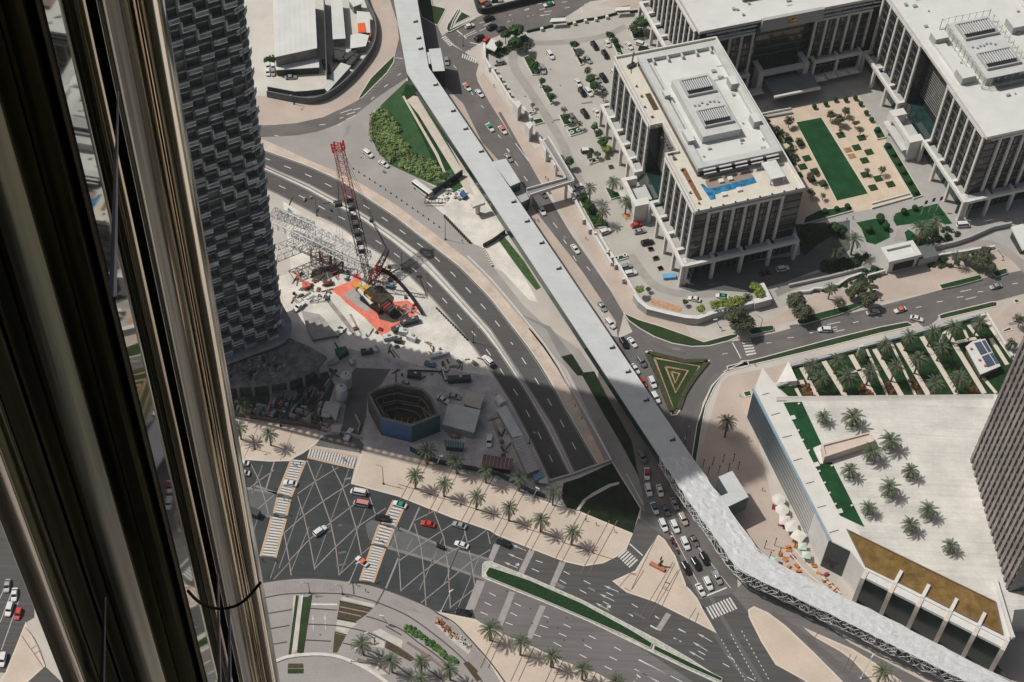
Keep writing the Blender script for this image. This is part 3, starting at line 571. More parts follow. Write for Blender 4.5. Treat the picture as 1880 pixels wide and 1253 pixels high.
def plant_room(par,b0,b1,a0,a1,z,h,screen=False):
    # long roof plant enclosure with two louvred wells
    r=MB(); o=abp(f'{b0},{a0} {b1},{a0} {b1},{a1} {b0},{a1}'); r.prism([Vector((p.x,p.y,0)) for p in o],z,z+h); pr_=r.obj('plant_room',M['roofg'],par)
    for (c0,c1) in ((a0+(a1-a0)*.12,a0+(a1-a0)*.40),(a0+(a1-a0)*.66,a0+(a1-a0)*.94)):
        w_=MB(); q=abp(f'{b0+2.2},{c0} {b1-1.2},{c0} {b1-1.2},{c1} {b0+2.2},{c1}'); w_.ring(ccw([Vector((p.x,p.y,0)) for p in q]),offs([Vector((p.x,p.y,0)) for p in q],.5),z+h,z+h+1.1); 
        w_.obj('louvre_frame',M['stoneg'],par)
        bk=MB(); bk.flat([Vector((p.x,p.y,0)) for p in offs(q,.45)],z+h+.05); bk.obj('well_floor',M['glass'],par)
        lv=MB(); nn=13; span=(b1-1.2)-(b0+2.2)
        for i in range(nn):
            bb=b0+2.2+span*(i+.8)/(nn+.6); lv.box(ab(bb,(c0+c1)/2+1.2,z+h+.35),span/nn*.42,(c1-c0)-3.4,.5,ANG(B3))
        lv.obj('louvre_blades',M['wsteel'],par)
    dk=MB()
    for i in range(7): dk.box(ab(b0+3+i*1.5,a0+(a1-a0)*.52+R.uniform(-1,1),z+h),.8,.6,.5,ANG(B3))
    dk.obj('vents',M['steel'],par)
    if screen:
        sc_=MB(); 
        for i in range(12):
            t=a0-1+(a1-a0+2)*i/11
            for bb in (b0-1.8,b1+1.2):
                sc_.beam(ab(bb,t,z),ab(bb,t,z+h+1.8),.16); sc_.beam(ab(bb,t,z+h+1.8),ab(bb+(1.6 if bb<b1 else -1.2),t,z+h+.8),.12)
        for i in range(8):
            t=b0-1.8+(b1-b0+3)*i/7
            for aa in (a0-1.6,a1+1.2): sc_.beam(ab(t,aa,z),ab(t,aa,z+h+1.8),.16)
        for zz in (.7,h+1.6):
            c=[ab(b0-1.8,a0-1.6,z+zz),ab(b1+1.2,a0-1.6,z+zz),ab(b1+1.2,a1+1.2,z+zz),ab(b0-1.8,a1+1.2,z+zz)]
            for i in range(4): sc_.beam(c[i],c[(i+1)%4],.14)
        sc_.obj('screen_posts',mat('sandy_steel',(.42,.37,.29),.6),par)
def quad(par,name,b0,b1,a0,a1,z0,z1,m,mt=None):
    q=MB(); q.prism([Vector((p.x,p.y,0)) for p in abp(f'{b0},{a0} {b1},{a0} {b1},{a1} {b0},{a1}')],z0,z1,1 if mt else 0,0,True); return q.obj(name,[m]+([mt] if mt else []),par)
# ---------------- hotel with the roof pool
ho=empty('hotel_building',ab(212,390,0),'white finned hotel block with a rooftop pool and a long car park beside it','hotel')
quad(ho,'podium',193,234,349,430.5,0,10.3,M['glassg'])
core=MB(); core.prism([Vector((p.x,p.y,0)) for p in abp('192.8,348.7 233.4,348.7 233.4,430.2 192.8,430.2 192.8,392.5 197.5,392.5 197.5,377.5 192.8,377.5')],10.3,33.2); core.obj('window_wall',M['glass'],ho)

facade(ho,(192.8,430.2),(192.8,393.2),10.3,32.4,[.7+i*5.93 for i in range(7)],1.0,.75,1.0)
facade(ho,(192.8,377.3),(192.8,348.9),10.3,32.4,[.7+i*5.36 for i in range(6)],1.0,.75,1.0)
facade(ho,(197.5,392.4),(197.5,377.6),10.3,32.8,[],dense=True)
facade(ho,(192.9,348.7),(233.2,348.7),10.3,32.4,[4.6+i*4.67 for i in range(7)],1.0,.75,1.0,finm=M['stone'])
facade(ho,(233.4,349),(233.4,430),10.3,32.4,[4+i*6 for i in range(13)],1.2,1.0)
arcade(ho,(188.8,431.3),(188.8,393.4),4.2,10.6,5); arcade(ho,(188.8,378.1),(188.8,345.0),4.2,10.6,4)
arcade(ho,(190.2,344.8),(234.4,344.8),3.9,10.6,4)
quad(ho,'entrance_canopy',181.8,192.6,383.3,391,4.9,5.5,M['roofg'])
for a0,a1 in ((378.3,381.6),(391.6,393.2)): quad(ho,'porch_pier',183.6,189.5,a0,a1,0,9.2,M['stone'])
quad(ho,'porch_beam',183.6,185.2,381.6,391.6,7.2,9.1,M['stone'])
lowp=abp('192.2,348.2 233.6,348.2 233.6,430.6 192.2,430.6 192.2,392.3 196.9,392.3 196.9,377.7 192.2,377.7')
lw=MB(); lw.prism([Vector((p.x,p.y,0)) for p in lowp],33.0,34.0); lw.obj('roof_terrace',mat('cream_roof_tiles',(.62,.585,.50),.85,var=.07,scale=.3,fine=.05,tile=(BW,1.5,1.5,.06,.05)),ho)
q=MB(); q.ring(ccw(lowp),offs(lowp,.55),33.2,35.0); q.obj('parapet',M['stone'],ho)
for i in range(9): quad(ho,'parapet_light',193+i*4.6,193.5+i*4.6,347.9,348.5,35,35.5,M['dark'])
up=abp('199.0,364.0 230.9,364.0 230.9,424.6 199.0,424.6')
u=MB(); o=ccw([Vector((p.x,p.y,0)) for p in up]); i1=offs(o,.4); i2=offs(o,2.6)
u.prism(i1,34,36.9); u.obj('upper_storey_wall',M['glassb'],ho)
u=MB(); u.ring(o,i2,37.6,38.6); u.ring(o,i2,36.9,37.6); u.obj('roof_frame',M['roofg'],ho)
u=MB(); u.flat(i2,37.0); u.obj('roof',M['roofw'],ho)
u=MB()
for i in range(5):
    u.box(ab(204+i*5.7,421.5,37.0),.5,3.4,1.55,BW); u.box(ab(203+i*6,363.2,37.7),4.6,.7,.35,BW); u.box(ab(203+i*6,362.2,36.9),4.6,.5,.3,BW)
u.obj('roof_ribs',M['roofg'],ho)
plant_room(ho,205.6,220.2,376.5,407,37.0,3.4)
for (b0,b1,a0,a1) in ((226,228.7,399,403.4),(226.2,229,378.5,382.8),(199.8,202.4,376,382),(200.4,202.5,400,403)): quad(ho,'stair_box',b0,b1,a0,a1,37.0,40.2,M['stoneg'],M['roofw'])
quad(ho,'roof_wall',228.8,229.2,383,403,37,39.3,M['stone']); quad(ho,'roof_wall',202.5,203.0,378,420,37,38.2,M['stone'])
# pool terrace
b=MB(); b.flat([Vector((p.x,p.y,0)) for p in abp('199.6,352.6 201.6,352.6 202,354.6 218.5,355.9 218.5,358.6 201,357.6 200,360.6 199,360.6')],34.1); b.obj('swimming_pool',M['pool'],ho)
b=MB(); b.flat([Vector((p.x,p.y,0)) for p in abp('200.9,357.8 218.5,358.8 218.5,363.5 203,363.5 201,361')],34.08); b.obj('pool_deck',mat('brown_deck',(.30,.235,.20),.85,var=.1),ho)
b=MB(); b.flat([Vector((p.x,p.y,0)) for p in abp('195.4,353.5 196.9,353.5 196.9,369.5 195.0,369.5')],34.1); b.obj('rooftop_bed',mat('red_brown_planting',(.20,.10,.05),.95,var=.4,scale=1.2),ho)
b=MB(); b.flat([Vector((p.x,p.y,0)) for p in abp('196.5,400 198.6,400 198.6,409 196.5,409')],34.1); b.obj('rooftop_bed',M['bedbr'],ho)
quad(ho,'pavilion_roof',222.3,227.8,353.4,361.8,36.6,37.1,M['roofw'])
for bb,aa in ((222.6,353.7),(227.5,353.7),(222.6,361.5),(227.5,361.5)): quad(ho,'pavilion_post',bb-.2,bb+.2,aa-.2,aa+.2,34,36.6,M['wsteel'])
for bb,aa in ((205,353.6),(211,354.2),(206.5,359.8),(210,360)): 
    quad(ho,'planter',bb-.9,bb+.9,aa-.8,aa+.8,34,34.8,M['stone']); 
for i in range(12):
    dk=MB(); dk.box(ab(193.8+R.random()*2.4,352+i*5.6,34.05),R.uniform(.5,1.2),.5,.7,BW+R.random()); dk.obj('roof_seat',mat('brown_rattan',(.16,.11,.08),.8),ho)
for i in range(5): quad(ho,'rooftop_seat',194.3,195.1,375+i*1.6,375.6+i*1.6,34.05,34.6,M['dark'])
# small cradle machine on the roof corner
cr=MB(); cr.box(ab(197,424.5,34.05),3.4,1.6,.9,BW+.4); cr.tube([ab(197,424.5,35),ab(199,428,37.6)],.28); cr.tube([ab(196,424,35),ab(194.4,421.5,36)],.2); cr.obj('cleaning_cradle',M['dark'],ho)
# ---------------- office block closing the courtyard at the back
bo=empty('office_building',ab(265,455,0),'white office block at the back of the courtyard with a gold emblem over its entrance','office building')
quad(bo,'podium',229,302,435,490,0,10.3,M['glassg'])
core=MB(); core.prism([Vector((p.x,p.y,0)) for p in abp('228.8,434.6 253,434.6 253,437.5 277,437.5 277,434.6 303,434.6 303,495 228.8,495')],10.3,34.2); core.obj('window_wall',M['glass'],bo)
facade(bo,(229,434.6),(253,434.6),10.3,29.2,[3+i*4.85 for i in range(5)],1.0,.75,1.0)
facade(bo,(277,434.6),(303,434.6),10.3,29.2,[.8+i*4.75 for i in range(6)],1.0,.75,1.0)
facade(bo,(253.1,437.5),(276.9,437.5),10.3,30,[],glass=1)
facade(bo,(228.8,495),(228.8,434.8),10.3,31.5,[.7+i*4.3 for i in range(14)],.95,.75,1.0)
arcade(bo,(224.6,484),(224.6,447.5),4.2,10.6,5)
arcade(bo,(231,431),(251.5,431),3.6,10.6,2); arcade(bo,(279,431),(300.5,431),3.6,10.6,2)
for bb in (255,274.5): quad(bo,'porch_pier',bb,bb+2.2,430.3,437.4,0,11.4,M['stone'])
quad(bo,'porch_beam',257.2,274.5,430.6,432.2,8.6,10.6,M['stone'])
quad(bo,'entrance_canopy',258.5,278.3,422,431.8,5.2,5.7,mat('teal_grey_canopy',(.16,.19,.19),.6),); quad(bo,'canopy_edge',258.5,278.3,421,421.9,5.0,5.9,M['stone'])
roofplate(bo,[Vector((p.x,p.y,0)) for p in abp('228.3,434.2 304,434.2 304,496 228.3,496')],35.0,1.0,.7)
lv=MB()
for j,zz in enumerate((31.2,33.2)):
    for i in range(5): lv.box(ab(233+i*4.2,433.7+.0,zz),3.9,.5,.45,BW)
    for i in range(6): lv.box(ab(282+i*4.2,433.7,zz),3.9,.5,.45,BW)
lv.obj('shade_louvres',M['wsteel'],bo)
quad(bo,'sign_panel',253.5,279.5,432.6,434.1,30.6,36.2,M['stoneg'])
em=MB(); c0=ab(266.3,432.4,33.4)
import math as _m
for k in range(7):
    a=_m.pi*(k)/6; p=c0+A3*-.05; em.tube([p+B3*(_m.cos(a)*.5)+Vector((0,0,_m.sin(a)*.4)),p+B3*(_m.cos(a)*1.7)+Vector((0,0,_m.sin(a)*1.5))],.2,5)
em.tube([c0+B3*-2.0+Vector((0,0,-1.2)),c0+B3*-2.0+Vector((0,0,1.3)),c0+B3*-.5+Vector((0,0,1.9)),c0+B3*1.6+Vector((0,0,1.8)),c0+B3*2.1+Vector((0,0,.5))],.17,5)
em.tube([c0+B3*-1.5+Vector((0,0,-.9)),c0+B3*0+Vector((0,0,-1.2)),c0+B3*1.9+Vector((0,0,-1.0))],.2,5); em.tube([c0+B3*-1.2,c0+B3*1.5+Vector((0,0,.3))],.2,5)
em.obj('emblem',M['gold'],bo)
quad(bo,'roof_plant',251,259,446,455,35,36.8,mat('brown_plant',(.25,.19,.16),.8)); quad(bo,'roof_plant',263,271,449,456,35,36.2,mat('sandy_plant',(.40,.33,.27),.8))
# ---------------- office block on the right
ro=empty('office_building',ab(328,390,0),'white office block on the right with a fenced rooftop plant enclosure','office building')
quad(ro,'podium',305,352,349.3,440,0,10.3,M['glassg'])
core=MB(); core.prism([Vector((p.x,p.y,0)) for p in abp('304.4,349.2 352,349.2 352,445 304.4,445 304.4,399.5 309.5,399.5 309.5,379 304.4,379')],10.3,38.6); core.obj('window_wall',M['glass'],ro)
facade(ro,(304.4,432),(304.4,399.7),10.3,37.8,[.8+i*6.1 for i in range(6)],1.05,.8,1.1)
facade(ro,(304.4,445),(304.4,434),10.3,37.8,[],dense=True)
facade(ro,(304.4,378.8),(304.4,349.4),10.3,37.8,[.8+i*5.5 for i in range(6)],1.05,.8,1.1)
facade(ro,(309.5,399.4),(309.5,379.2),10.3,38.2,[],dense=True)
facade(ro,(304.5,349.2),(352,349.2),10.3,37.8,[5.5+i*4.9 for i in range(9)],1.05,.8,1.1)
arcade(ro,(300.7,431.5),(300.7,400),4.0,10.6,3); arcade(ro,(300.7,379),(300.7,345.2),4.0,10.6,3)
arcade(ro,(302,345),(352,345),4.2,10.6,5)
quad(ro,'entrance_canopy',294,304.2,380.5,397,4.9,5.5,M['roofg'])
for a0,a1 in ((379.6,383),(394.4,397.8)): quad(ro,'porch_pier',296,302,a0,a1,0,10,M['stone'])
quad(ro,'porch_beam',296,297.6,383,394.4,7.8,9.9,M['stone'])
rp=[Vector((p.x,p.y,0)) for p in abp('303.9,348.7 352.6,348.7 352.6,446 303.9,446')]
roofplate(ro,rp,39.6,1.3,.75)
lv=MB()
for zz in (38.2,):
    for i in range(9): lv.box(ab(308+i*4.9,348.3,zz),4.5,.5,.45,BW)
lv.obj('shade_louvres',M['wsteel'],ro)
plant_room(ro,316,333.5,373.5,405,39.6,3.4,True)
for (b0,b1,a0,a1) in ((307.8,313.4,398,402.4),(307.6,313.2,376,381.5),(339.5,345.5,396,402)): quad(ro,'stair_box',b0,b1,a0,a1,39.6,43,M['stoneg'],M['roofw'])
quad(ro,'solar_panel_rack',318.5,331,370.2,372.6,41.2,42.6,M['glass'])
quad(ro,'roof_step',307.8,312,381.5,398,39.6,41,M['roofw'])
# ---------------- gatehouse and court walls
gh=empty('gatehouse',ab(270,332,0),'small white gatehouse with a hollow square roof beside the palm roundabout','gatehouse')
quad(gh,'body',264,275.5,329.5,335.2,0,6.0,M['stone'])
r=MB(); o=[Vector((p.x,p.y,0)) for p in abp('263,328.7 276,328.7 276,336 263,336')]; r.ring(ccw(o),offs(o,1.6),6.0,7.4); r.flat(offs(o,1.5),6.4); r.obj('roof',M['roofw'],gh)
g_=MB(); g_.box(ab(270,329.3,1),8,.3,3.4,BW); g_.obj('window',M['glass'],gh)
quad(gh,'side_wing',276.2,284,329,335,0,4.2,M['stoneg'],mat('slate_roof',(.12,.13,.13),.8))
# ---------------- mall
ml=empty('mall_building',ab(215,240,0),'low wedge shaped mall with louvred glass wall, turf strip and white palm terrace on top','mall')
ZR=15.0
mp=[Vector((p.x,p.y,0)) for p in L('F','1384,716 1400,676 1440,728 1828,724 1990,900 1970,1110 1862,1120 1852,1180 1588,1046 1561,1012 1522,992',ZR)]
m_=MB(); m_.prism(mp,0,ZR,0,1); m_.obj('roof_slab',[mat('terrace_paving',(.60,.585,.535),.85,var=.15,scale=.10,fine=.06,tile=(BW,2.4,2.4,.06,.06),streak=(math.radians(112),.10)),M['stone']],ml)  # streak paints soft diagonal light and shadow into the terrace colour
def roofsheet(n,f,s,z,m,par=ml):
    q=MB(); q.flat(L(f,s,z),z); return q.obj(n,m,par)
roofsheet('roof_band','F','1385,717 1400,677 1440,730 1502,827 1553,930 1611,1042 1588,1045 1562,1011 1524,992',ZR+.03,mat('white_stone_band',(.64,.625,.575),.8,var=.06,scale=.2,fine=.03))
b=MB()
for s in ('90,170 130,158','140,285 190,270','203,410 258,396','265,540 315,525','335,668 382,655','400,802 450,790','467,943 520,927'): b.strip(L('W1',s,ZR+.05),.3)
b.obj('roof_joints',M['dark'],ml)
roofsheet('turf_strip','W1','208,212 312,208 426,452 375,470 415,557 480,545 665,912 528,848',ZR+.06,M['turf'])
sk=MB()
for x,y in ((262,300),(295,222),(395,563),(480,570),(525,825),(592,793),(292,372),(350,485),(410,600),(440,665),(468,722),(500,785),(318,425)): 
    c=G('W1',x,y,ZR+.1); sk.box(c,1.6 if x in(262,395,525) else .6,1.6 if x in(262,395,525) else .6,.5,BW)
sk.obj('skylights',M['wsteel'],ml)
pd=L('T6','478,380 1330,795 1372,985 588,600',ZR+.08)
q=MB(); q.flat(pd,ZR+.08); q.obj('pond',M['pond'],ml)
q=MB(); q.ring(ccw(pd),offs(pd,.35),ZR,ZR+.5); q.obj('pond_rim',M['joint'],ml)
sb=MB(); o=L('T4','425,1010 770,920 800,985 445,1100',ZR+3); o=[Vector((p.x,p.y,0)) for p in o]; sb.prism(offs(o,.3),ZR,ZR+2.9); sb.ring(ccw(o),offs(o,.5),ZR,ZR+3.5); sb.obj('rooftop_pavilion',mat('pink_stone',(.60,.50,.43),.85,var=.06),ml)
roofsheet('pavilion_apron','T4','365,1028 425,1003 445,1100 500,1128 415,1142',ZR+.09,M['stone'])
# louvred west wall
a,d,n,Ln=wallframe((190.0,284.3),(190.0,224.0)); lv=MB(); nb=74
for i in range(nb): lv.box(a+d*(Ln*(i+.5)/nb)+n*.22+Vector((0,0,.2)),.30,.42,ZR-.4,ANG(d))
lv.obj('louvre_blades',M['louvre'],ml)
bk=MB(); bk.box(a+d*Ln/2+n*.03,Ln,.1,ZR-.2,ANG(d)); bk.obj('glass_wall',mat('slate_glass',(.035,.055,.065),.25,var=.2,spec=.5),ml)
ed=MB(); ed.box(a+d*Ln/2+n*.2+Vector((0,0,ZR-.35)),Ln+1,.7,.6,ANG(d)); ed.obj('blue_coping',mat('pale_blue_metal',(.25,.34,.42),.5),ml)
# glass end wall
p,q_=G('F',1522,992,ZR),G('F',1561,1012,ZR); p.z=q_.z=0; dd=(q_-p).normalized(); nn=Vector((dd.y,-dd.x,0))
g_=MB(); g_.box((p+q_)/2+nn*.12,(q_-p).length,.2,ZR-.3,ANG(dd)); g_.obj('end_glass',mat('dark_teal_glass',(.020,.038,.042),.2,var=.25,spec=.5),ml)
# south bays
p,q_=G('F',1588,1046,ZR),G('F',1852,1180,ZR); p.z=q_.z=0; Ls=(q_-p).length; dd=(q_-p).normalized(); nn=Vector((dd.y,-dd.x,0)); an=ANG(dd)
g_=MB(); g_.box((p+q_)/2+nn*2.3+Vector((0,0,.2)),Ls-.5,.2,ZR-1.4,an); g_.obj('bay_glass',mat('bottle_glass',(.010,.030,.028),.2,var=.25,spec=.5),ml)
for i in range(6):
    c=p+dd*(.7+(Ls-1.4)*i/5); f=MB(); f.box(c+nn*1.75,1.35,3.5,ZR+.3,an); f.obj('bay_pier',mat('pinkish_stone',(.60,.54,.48),.85,var=.06),ml)
    if 0<i<5:
        f=MB(); f.box(c-nn*2.6+Vector((0,0,ZR)),1.1,5.2,.9,an); f.obj('pond_fin',M['stone'],ml)
f=MB(); f.box((p+q_)/2-nn*.3+Vector((0,0,ZR)),Ls,1.0,.5,an); f.box((p+q_)/2+nn*1.3+Vector((0,0,ZR-1.1)),Ls,2.5,1.1,an); f.obj('bay_lintel',M['stone'],ml)
w_=MB(); w_.wallstrip(L('W3','255,1030 322,1253',ZR),.9,1.5); w_.wallstrip(L('W3','322,1253 335,1290',ZR),.9,1.5); w_.obj('terrace_wall',M['stone'],ml)
# steps between garden and terrace
st_=MB()
for i in range(4): 
    y=655+i*9; st_.wallstrip(L('T4','100,%d 400,%d 1000,%d 1660,%d'%(y+12,y+7,y+2,y-6),ZR-.1),.35,.22-i*.03)
st_.obj('terrace_kerb',mat('step_stone',(.50,.48,.44),.85),ml)
# ---------------- ribbed tower at the right edge
tw=empty('ribbed_tower',ab(255,215,0),'dark tower with close vertical brown ribs rising at the right edge above the palm terrace','tower')
p,q_=G('F',1782,841,ZR),G('F',1851,1087,ZR); p.z=q_.z=0; dd=(q_-p).normalized(); nn=Vector((dd.y,-dd.x,0)); Lt=(q_-p).length
base=[p,q_,q_-nn*40,p-nn*40]; t_=MB(); t_.prism(base,ZR-14,140); t_.obj('glass_wall',mat('tower_glass',(.035,.045,.045),.18,var=.5,scale=.15,spec=.6),tw)
rb=mat('brown_rib_metal',(.235,.205,.195),.5,var=.35,scale=.12,fine=.15)
if nn.dot(Vector((-1,0,0)))<0: nn=-nn
nr=18
for i in range(nr):
    r_=MB(); c=p+dd*(Lt*(i+.5)/nr); r_.box(c+nn*.2+Vector((0,0,ZR)),Lt/nr*.5,.5,125,ANG(dd)); r_.obj('rib',rb,tw)
fb=MB()
for i in range(30): fb.box((p+q_)/2+nn*.06+Vector((0,0,ZR+2+i*4)),Lt,.14,.9,ANG(dd))
fb.obj('floor_bands',mat('tower_spandrel',(.13,.12,.115),.5,var=.3),tw)
lw_=MB(); lw_.wallstrip(L('F','1740,1130 1840,1250 1880,1290',0),.4,3.5); tag(lw_.obj('site_wall',M['dark']),'dark wall at the foot of the ribbed tower','wall')
# ================================================================ ELEVATED WALKWAY
ZB=10.5
wk=empty('elevated_walkway',G('F',1000,520,0),'long pale roofed footbridge running diagonally over the roads, meshed steel below its lower end','footbridge')
Lx=[(700,-120),(723,0),(746.8,134),(1211.8,840),(1248,896),(1290,955),(1339,1024),(1356,1045),(1400,1069),(1480,1106),(1561,1146),(1657,1194),(1790,1259),(1960,1342)]
Rx=[(748,-120),(766,0),(787,124),(1271,840),(1305,889),(1345,944),(1394,1014),(1410,1024),(1450,1046),(1541,1092),(1625,1133),(1722,1183),(1857,1253),(2040,1342)]
LW=[G('F',x,y,ZB) for x,y in Lx]; RW=[G('F',x,y,ZB) for x,y in Rx]
def z_(v,z): return Vector((v.x,v.y,z))
def runs(i0,i1,name,m,z0,z1,roofm):
    b=MB()
    for i in range(i0,i1):
        b.face([z_(LW[i],z1),z_(LW[i+1],z1),z_(RW[i+1],z1),z_(RW[i],z1)],0)
        b.face([z_(LW[i],z0),z_(LW[i+1],z0),z_(LW[i+1],z1),z_(LW[i],z1)],1); b.face([z_(RW[i+1],z0),z_(RW[i],z0),z_(RW[i],z1),z_(RW[i+1],z1)],1)
        b.face([z_(RW[i],z0),z_(RW[i+1],z0),z_(LW[i+1],z0),z_(LW[i],z0)],1)
    return b.obj(name,[roofm,m],wk)
wr=mat('walkway_roof',(.54,.56,.545),.7,var=.07,scale=.15,fine=.03,tile=(math.radians(118),5.5,20,.06,.05),streak=(math.radians(118),.035))
runs(0,3,'roof',M['steel'],ZB-.5,ZB,wr)
def split(i,t): return LW[i].lerp(LW[i+1],t),RW[i].lerp(RW[i+1],t)
# enclosed body (glass) under the smooth roof, then deck + lattice under the rough roof
def inset(t):  # both side lines drawn in
    return [l.lerp(r,t) for l,r in zip(LW,RW)],[r.lerp(l,t) for l,r in zip(LW,RW)]
l2,r2_=inset(.05)
b=MB()
for i in range(0,3):
    b.face([z_(l2[i],5.6),z_(l2[i+1],5.6),z_(l2[i+1],ZB-.5),z_(l2[i],ZB-.5)]); b.face([z_(r2_[i+1],5.6),z_(r2_[i],5.6),z_(r2_[i],ZB-.5),z_(r2_[i+1],ZB-.5)])
    b.face([z_(r2_[i],5.6),z_(r2_[i+1],5.6),z_(l2[i+1],5.6),z_(l2[i],5.6)])
b.obj('glazed_side',M['glassg'],wk)
# crinkled metallic canopy
b=MB(); NXX=9; rr=random.Random(3); rows=[]; segs=[]
for i in range(3,len(LW)-1):
    n_=max(2,int((LW[i+1]-LW[i]).length/1.6)); 
    for k in range(n_): segs.append((LW[i].lerp(LW[i+1],k/n_),RW[i].lerp(RW[i+1],k/n_)))
segs.append((LW[-1],RW[-1]))
for l,r in segs:
    row=[]
    for k in range(NXX+1):
        p=l.lerp(r,k/NXX); e=0 if k in (0,NXX) else 1
        row.append(Vector((p.x+rr.uniform(-.35,.35)*e,p.y+rr.uniform(-.35,.35)*e,ZB+rr.uniform(-.10,.22)*e)))
    rows.append(row)
for i in range(len(rows)-1):
    for k in range(NXX):
        a,b1,c,d_=rows[i][k],rows[i][k+1],rows[i+1][k+1],rows[i+1][k]
        if rr.random()<.5: b.face([a,b1,c]); b.face([a,c,d_])
        else: b.face([a,b1,d_]); b.face([b1,c,d_])
b.obj('canopy',mat('crinkled_metal',(.56,.575,.57),.5,metal=.0,var=.10,scale=.7,fine=.12,spec=.5),wk)
# deck under canopy
b=MB()
for i in range(3,len(LW)-1):
    a,c=LW[i].lerp(RW[i],.12),LW[i].lerp(RW[i],.88); a1,c1=LW[i+1].lerp(RW[i+1],.12),LW[i+1].lerp(RW[i+1],.88)
    b.face([z_(a,5.3),z_(c,5.3),z_(c1,5.3),z_(a1,5.3)][::-1]); b.face([z_(c,5),z_(a,5),z_(a1,5),z_(c1,5)][::-1])
    for u,v in ((a,a1),(c,c1)): b.face([z_(u,5),z_(v,5),z_(v,9.9),z_(u,9.9)])
b.obj('inner_corridor',mat('dark_corridor_glass',(.02,.026,.026),.3,var=.3),wk)
# lattice, both sides, double layer triangulated
for side,(P0,P1,cnt) in enumerate(((LW,RW,1),(RW,LW,1))):
    b=MB(); pts=[];
    for l,r in (segs if side==0 else [(y,x) for x,y in segs]): pts.append((l,l.lerp(r,.09)))
    pts=pts[::1]
    rws=[]
    for j,zz in enumerate((ZB,8.2,6.0,4.4)):
        row=[]
        for i,(o,ins) in enumerate(pts[::2 if side else 1]):
            t=(j%2)*.5; q=o.lerp(ins,.0 if j<3 else .8)
            row.append(Vector((q.x+rr.uniform(-.35,.35),q.y+rr.uniform(-.35,.35),zz+rr.uniform(-.3,.3)*(j>0))))
        rws.append(row)
    for j in range(4):
        row=rws[j]
        for i in range(len(row)-1):
            if j in(0,3) or rr.random()<.6: b.beam(row[i],row[i+1],.20 if j in(0,3) else .15)
            if j<3:
                b.beam(row[i],rws[j+1][i],.15) if rr.random()<.6 else None
                if rr.random()<.9: b.beam(row[i],rws[j+1][i+1],.16)
                if rr.random()<.7: b.beam(row[i+1],rws[j+1][i],.16)
    b.obj('lattice',M['wsteel'],wk)
# roof hatches
b=MB()
for f,x,y in (('R4',1305,172),('R4',1330,300),('R4',1345,380),('R4',1460,657),('R4',1595,857),('R4',1690,995),('R4',1810,1168),('S6',415,680),('S6',525,840),('S6',645,1018),('S6',785,1228),('T3',105,357),('T3',235,555),('T3',385,790),('T3',600,1115)):
    c=G(f,x,y,ZB); b.box(c,1.6,.5,.5,BW); b.box(c+Vector((.8,.6,0)),.25,1.4,.35,BW)
b.obj('roof_hatch',M['dark'],wk)
# end / side blocks
def blk(par,name,f,s,z1,z0,mt,ms,z=None):
    q=MB(); q.prism([Vector((p.x,p.y,0)) for p in L(f,s,z1)],z0,z1,0,1,True); return q.obj(name,[mt,ms],par)
blk(wk,'lift_house','R4','1408,378 1500,370 1532,545 1440,549',ZB-.3,0,wr,M['glassg'])
blk(wk,'lift_link','R4','1385,405 1412,400 1425,490 1400,495',ZB-.6,4,wr,M['glassg'])
blk(wk,'side_landing','S6','240,345 352,320 473,512 388,548',ZB-.2,5.5,wr,M['glassg'])
blk(wk,'side_landing','T5','705,316 812,270 938,470 772,550 712,470 780,440',ZB-.2,3,wr,mat('slate_panel',(.09,.12,.135),.6))
blk(wk,'landing_body','S6','395,548 478,515 545,650 460,690',6.0,0,M['stoneg'],M['glassg'])
for t in (.06,.2,.34,.48,.62,.76,.9):
    i=2; a=LW[2].lerp(LW[3],t); c=RW[2].lerp(RW[3],t); m_=a.lerp(c,.5); q=MB(); q.box(z_(m_,0),1.3,2.4,5.7,math.radians(30)); q.obj('pier',M['stoneg'],wk)
for i in (5,7,9,10,11):
    m_=LW[i].lerp(RW[i],.5); q=MB(); q.box(z_(m_,0),1.3,2.2,5.1,math.radians(30)); q.obj('pier',M['dark'],wk)
# link bridge to the car park
lk=empty('link_footbridge',G('F',1010,345,0),'short grey footbridge branching from the walkway over the road to the hotel car park','footbridge')
def deck(par,f,s,z,h=.8,rail=True,m=None):
    p=[Vector((q.x,q.y,0)) for q in L(f,s,z)]; q=MB(); q.prism(p,z-h,z,0,1,True); q.obj('deck',[m or M['brdeck'],M['stone']],par)
    if rail:
        for i in (0,2): 
            a,b_=p[i],p[(i+1)%4]; r=MB(); r.wallstrip([z_(a,z),z_(b_,z)],.35,1.0); r.obj('parapet',M['stone'],par)
deck(lk,'S6','520,580 842,490 912,512 548,628',7.5)
deck(lk,'S6','700,150 912,505 845,488 650,175',7.5)
for x,y in ((560,600),(850,545),(770,350),(690,230)):
    q=MB(); q.box(z_(G('S6',x,y,7),0),.9,.9,6.7,.3); q.obj('pier',M['stone'],lk)
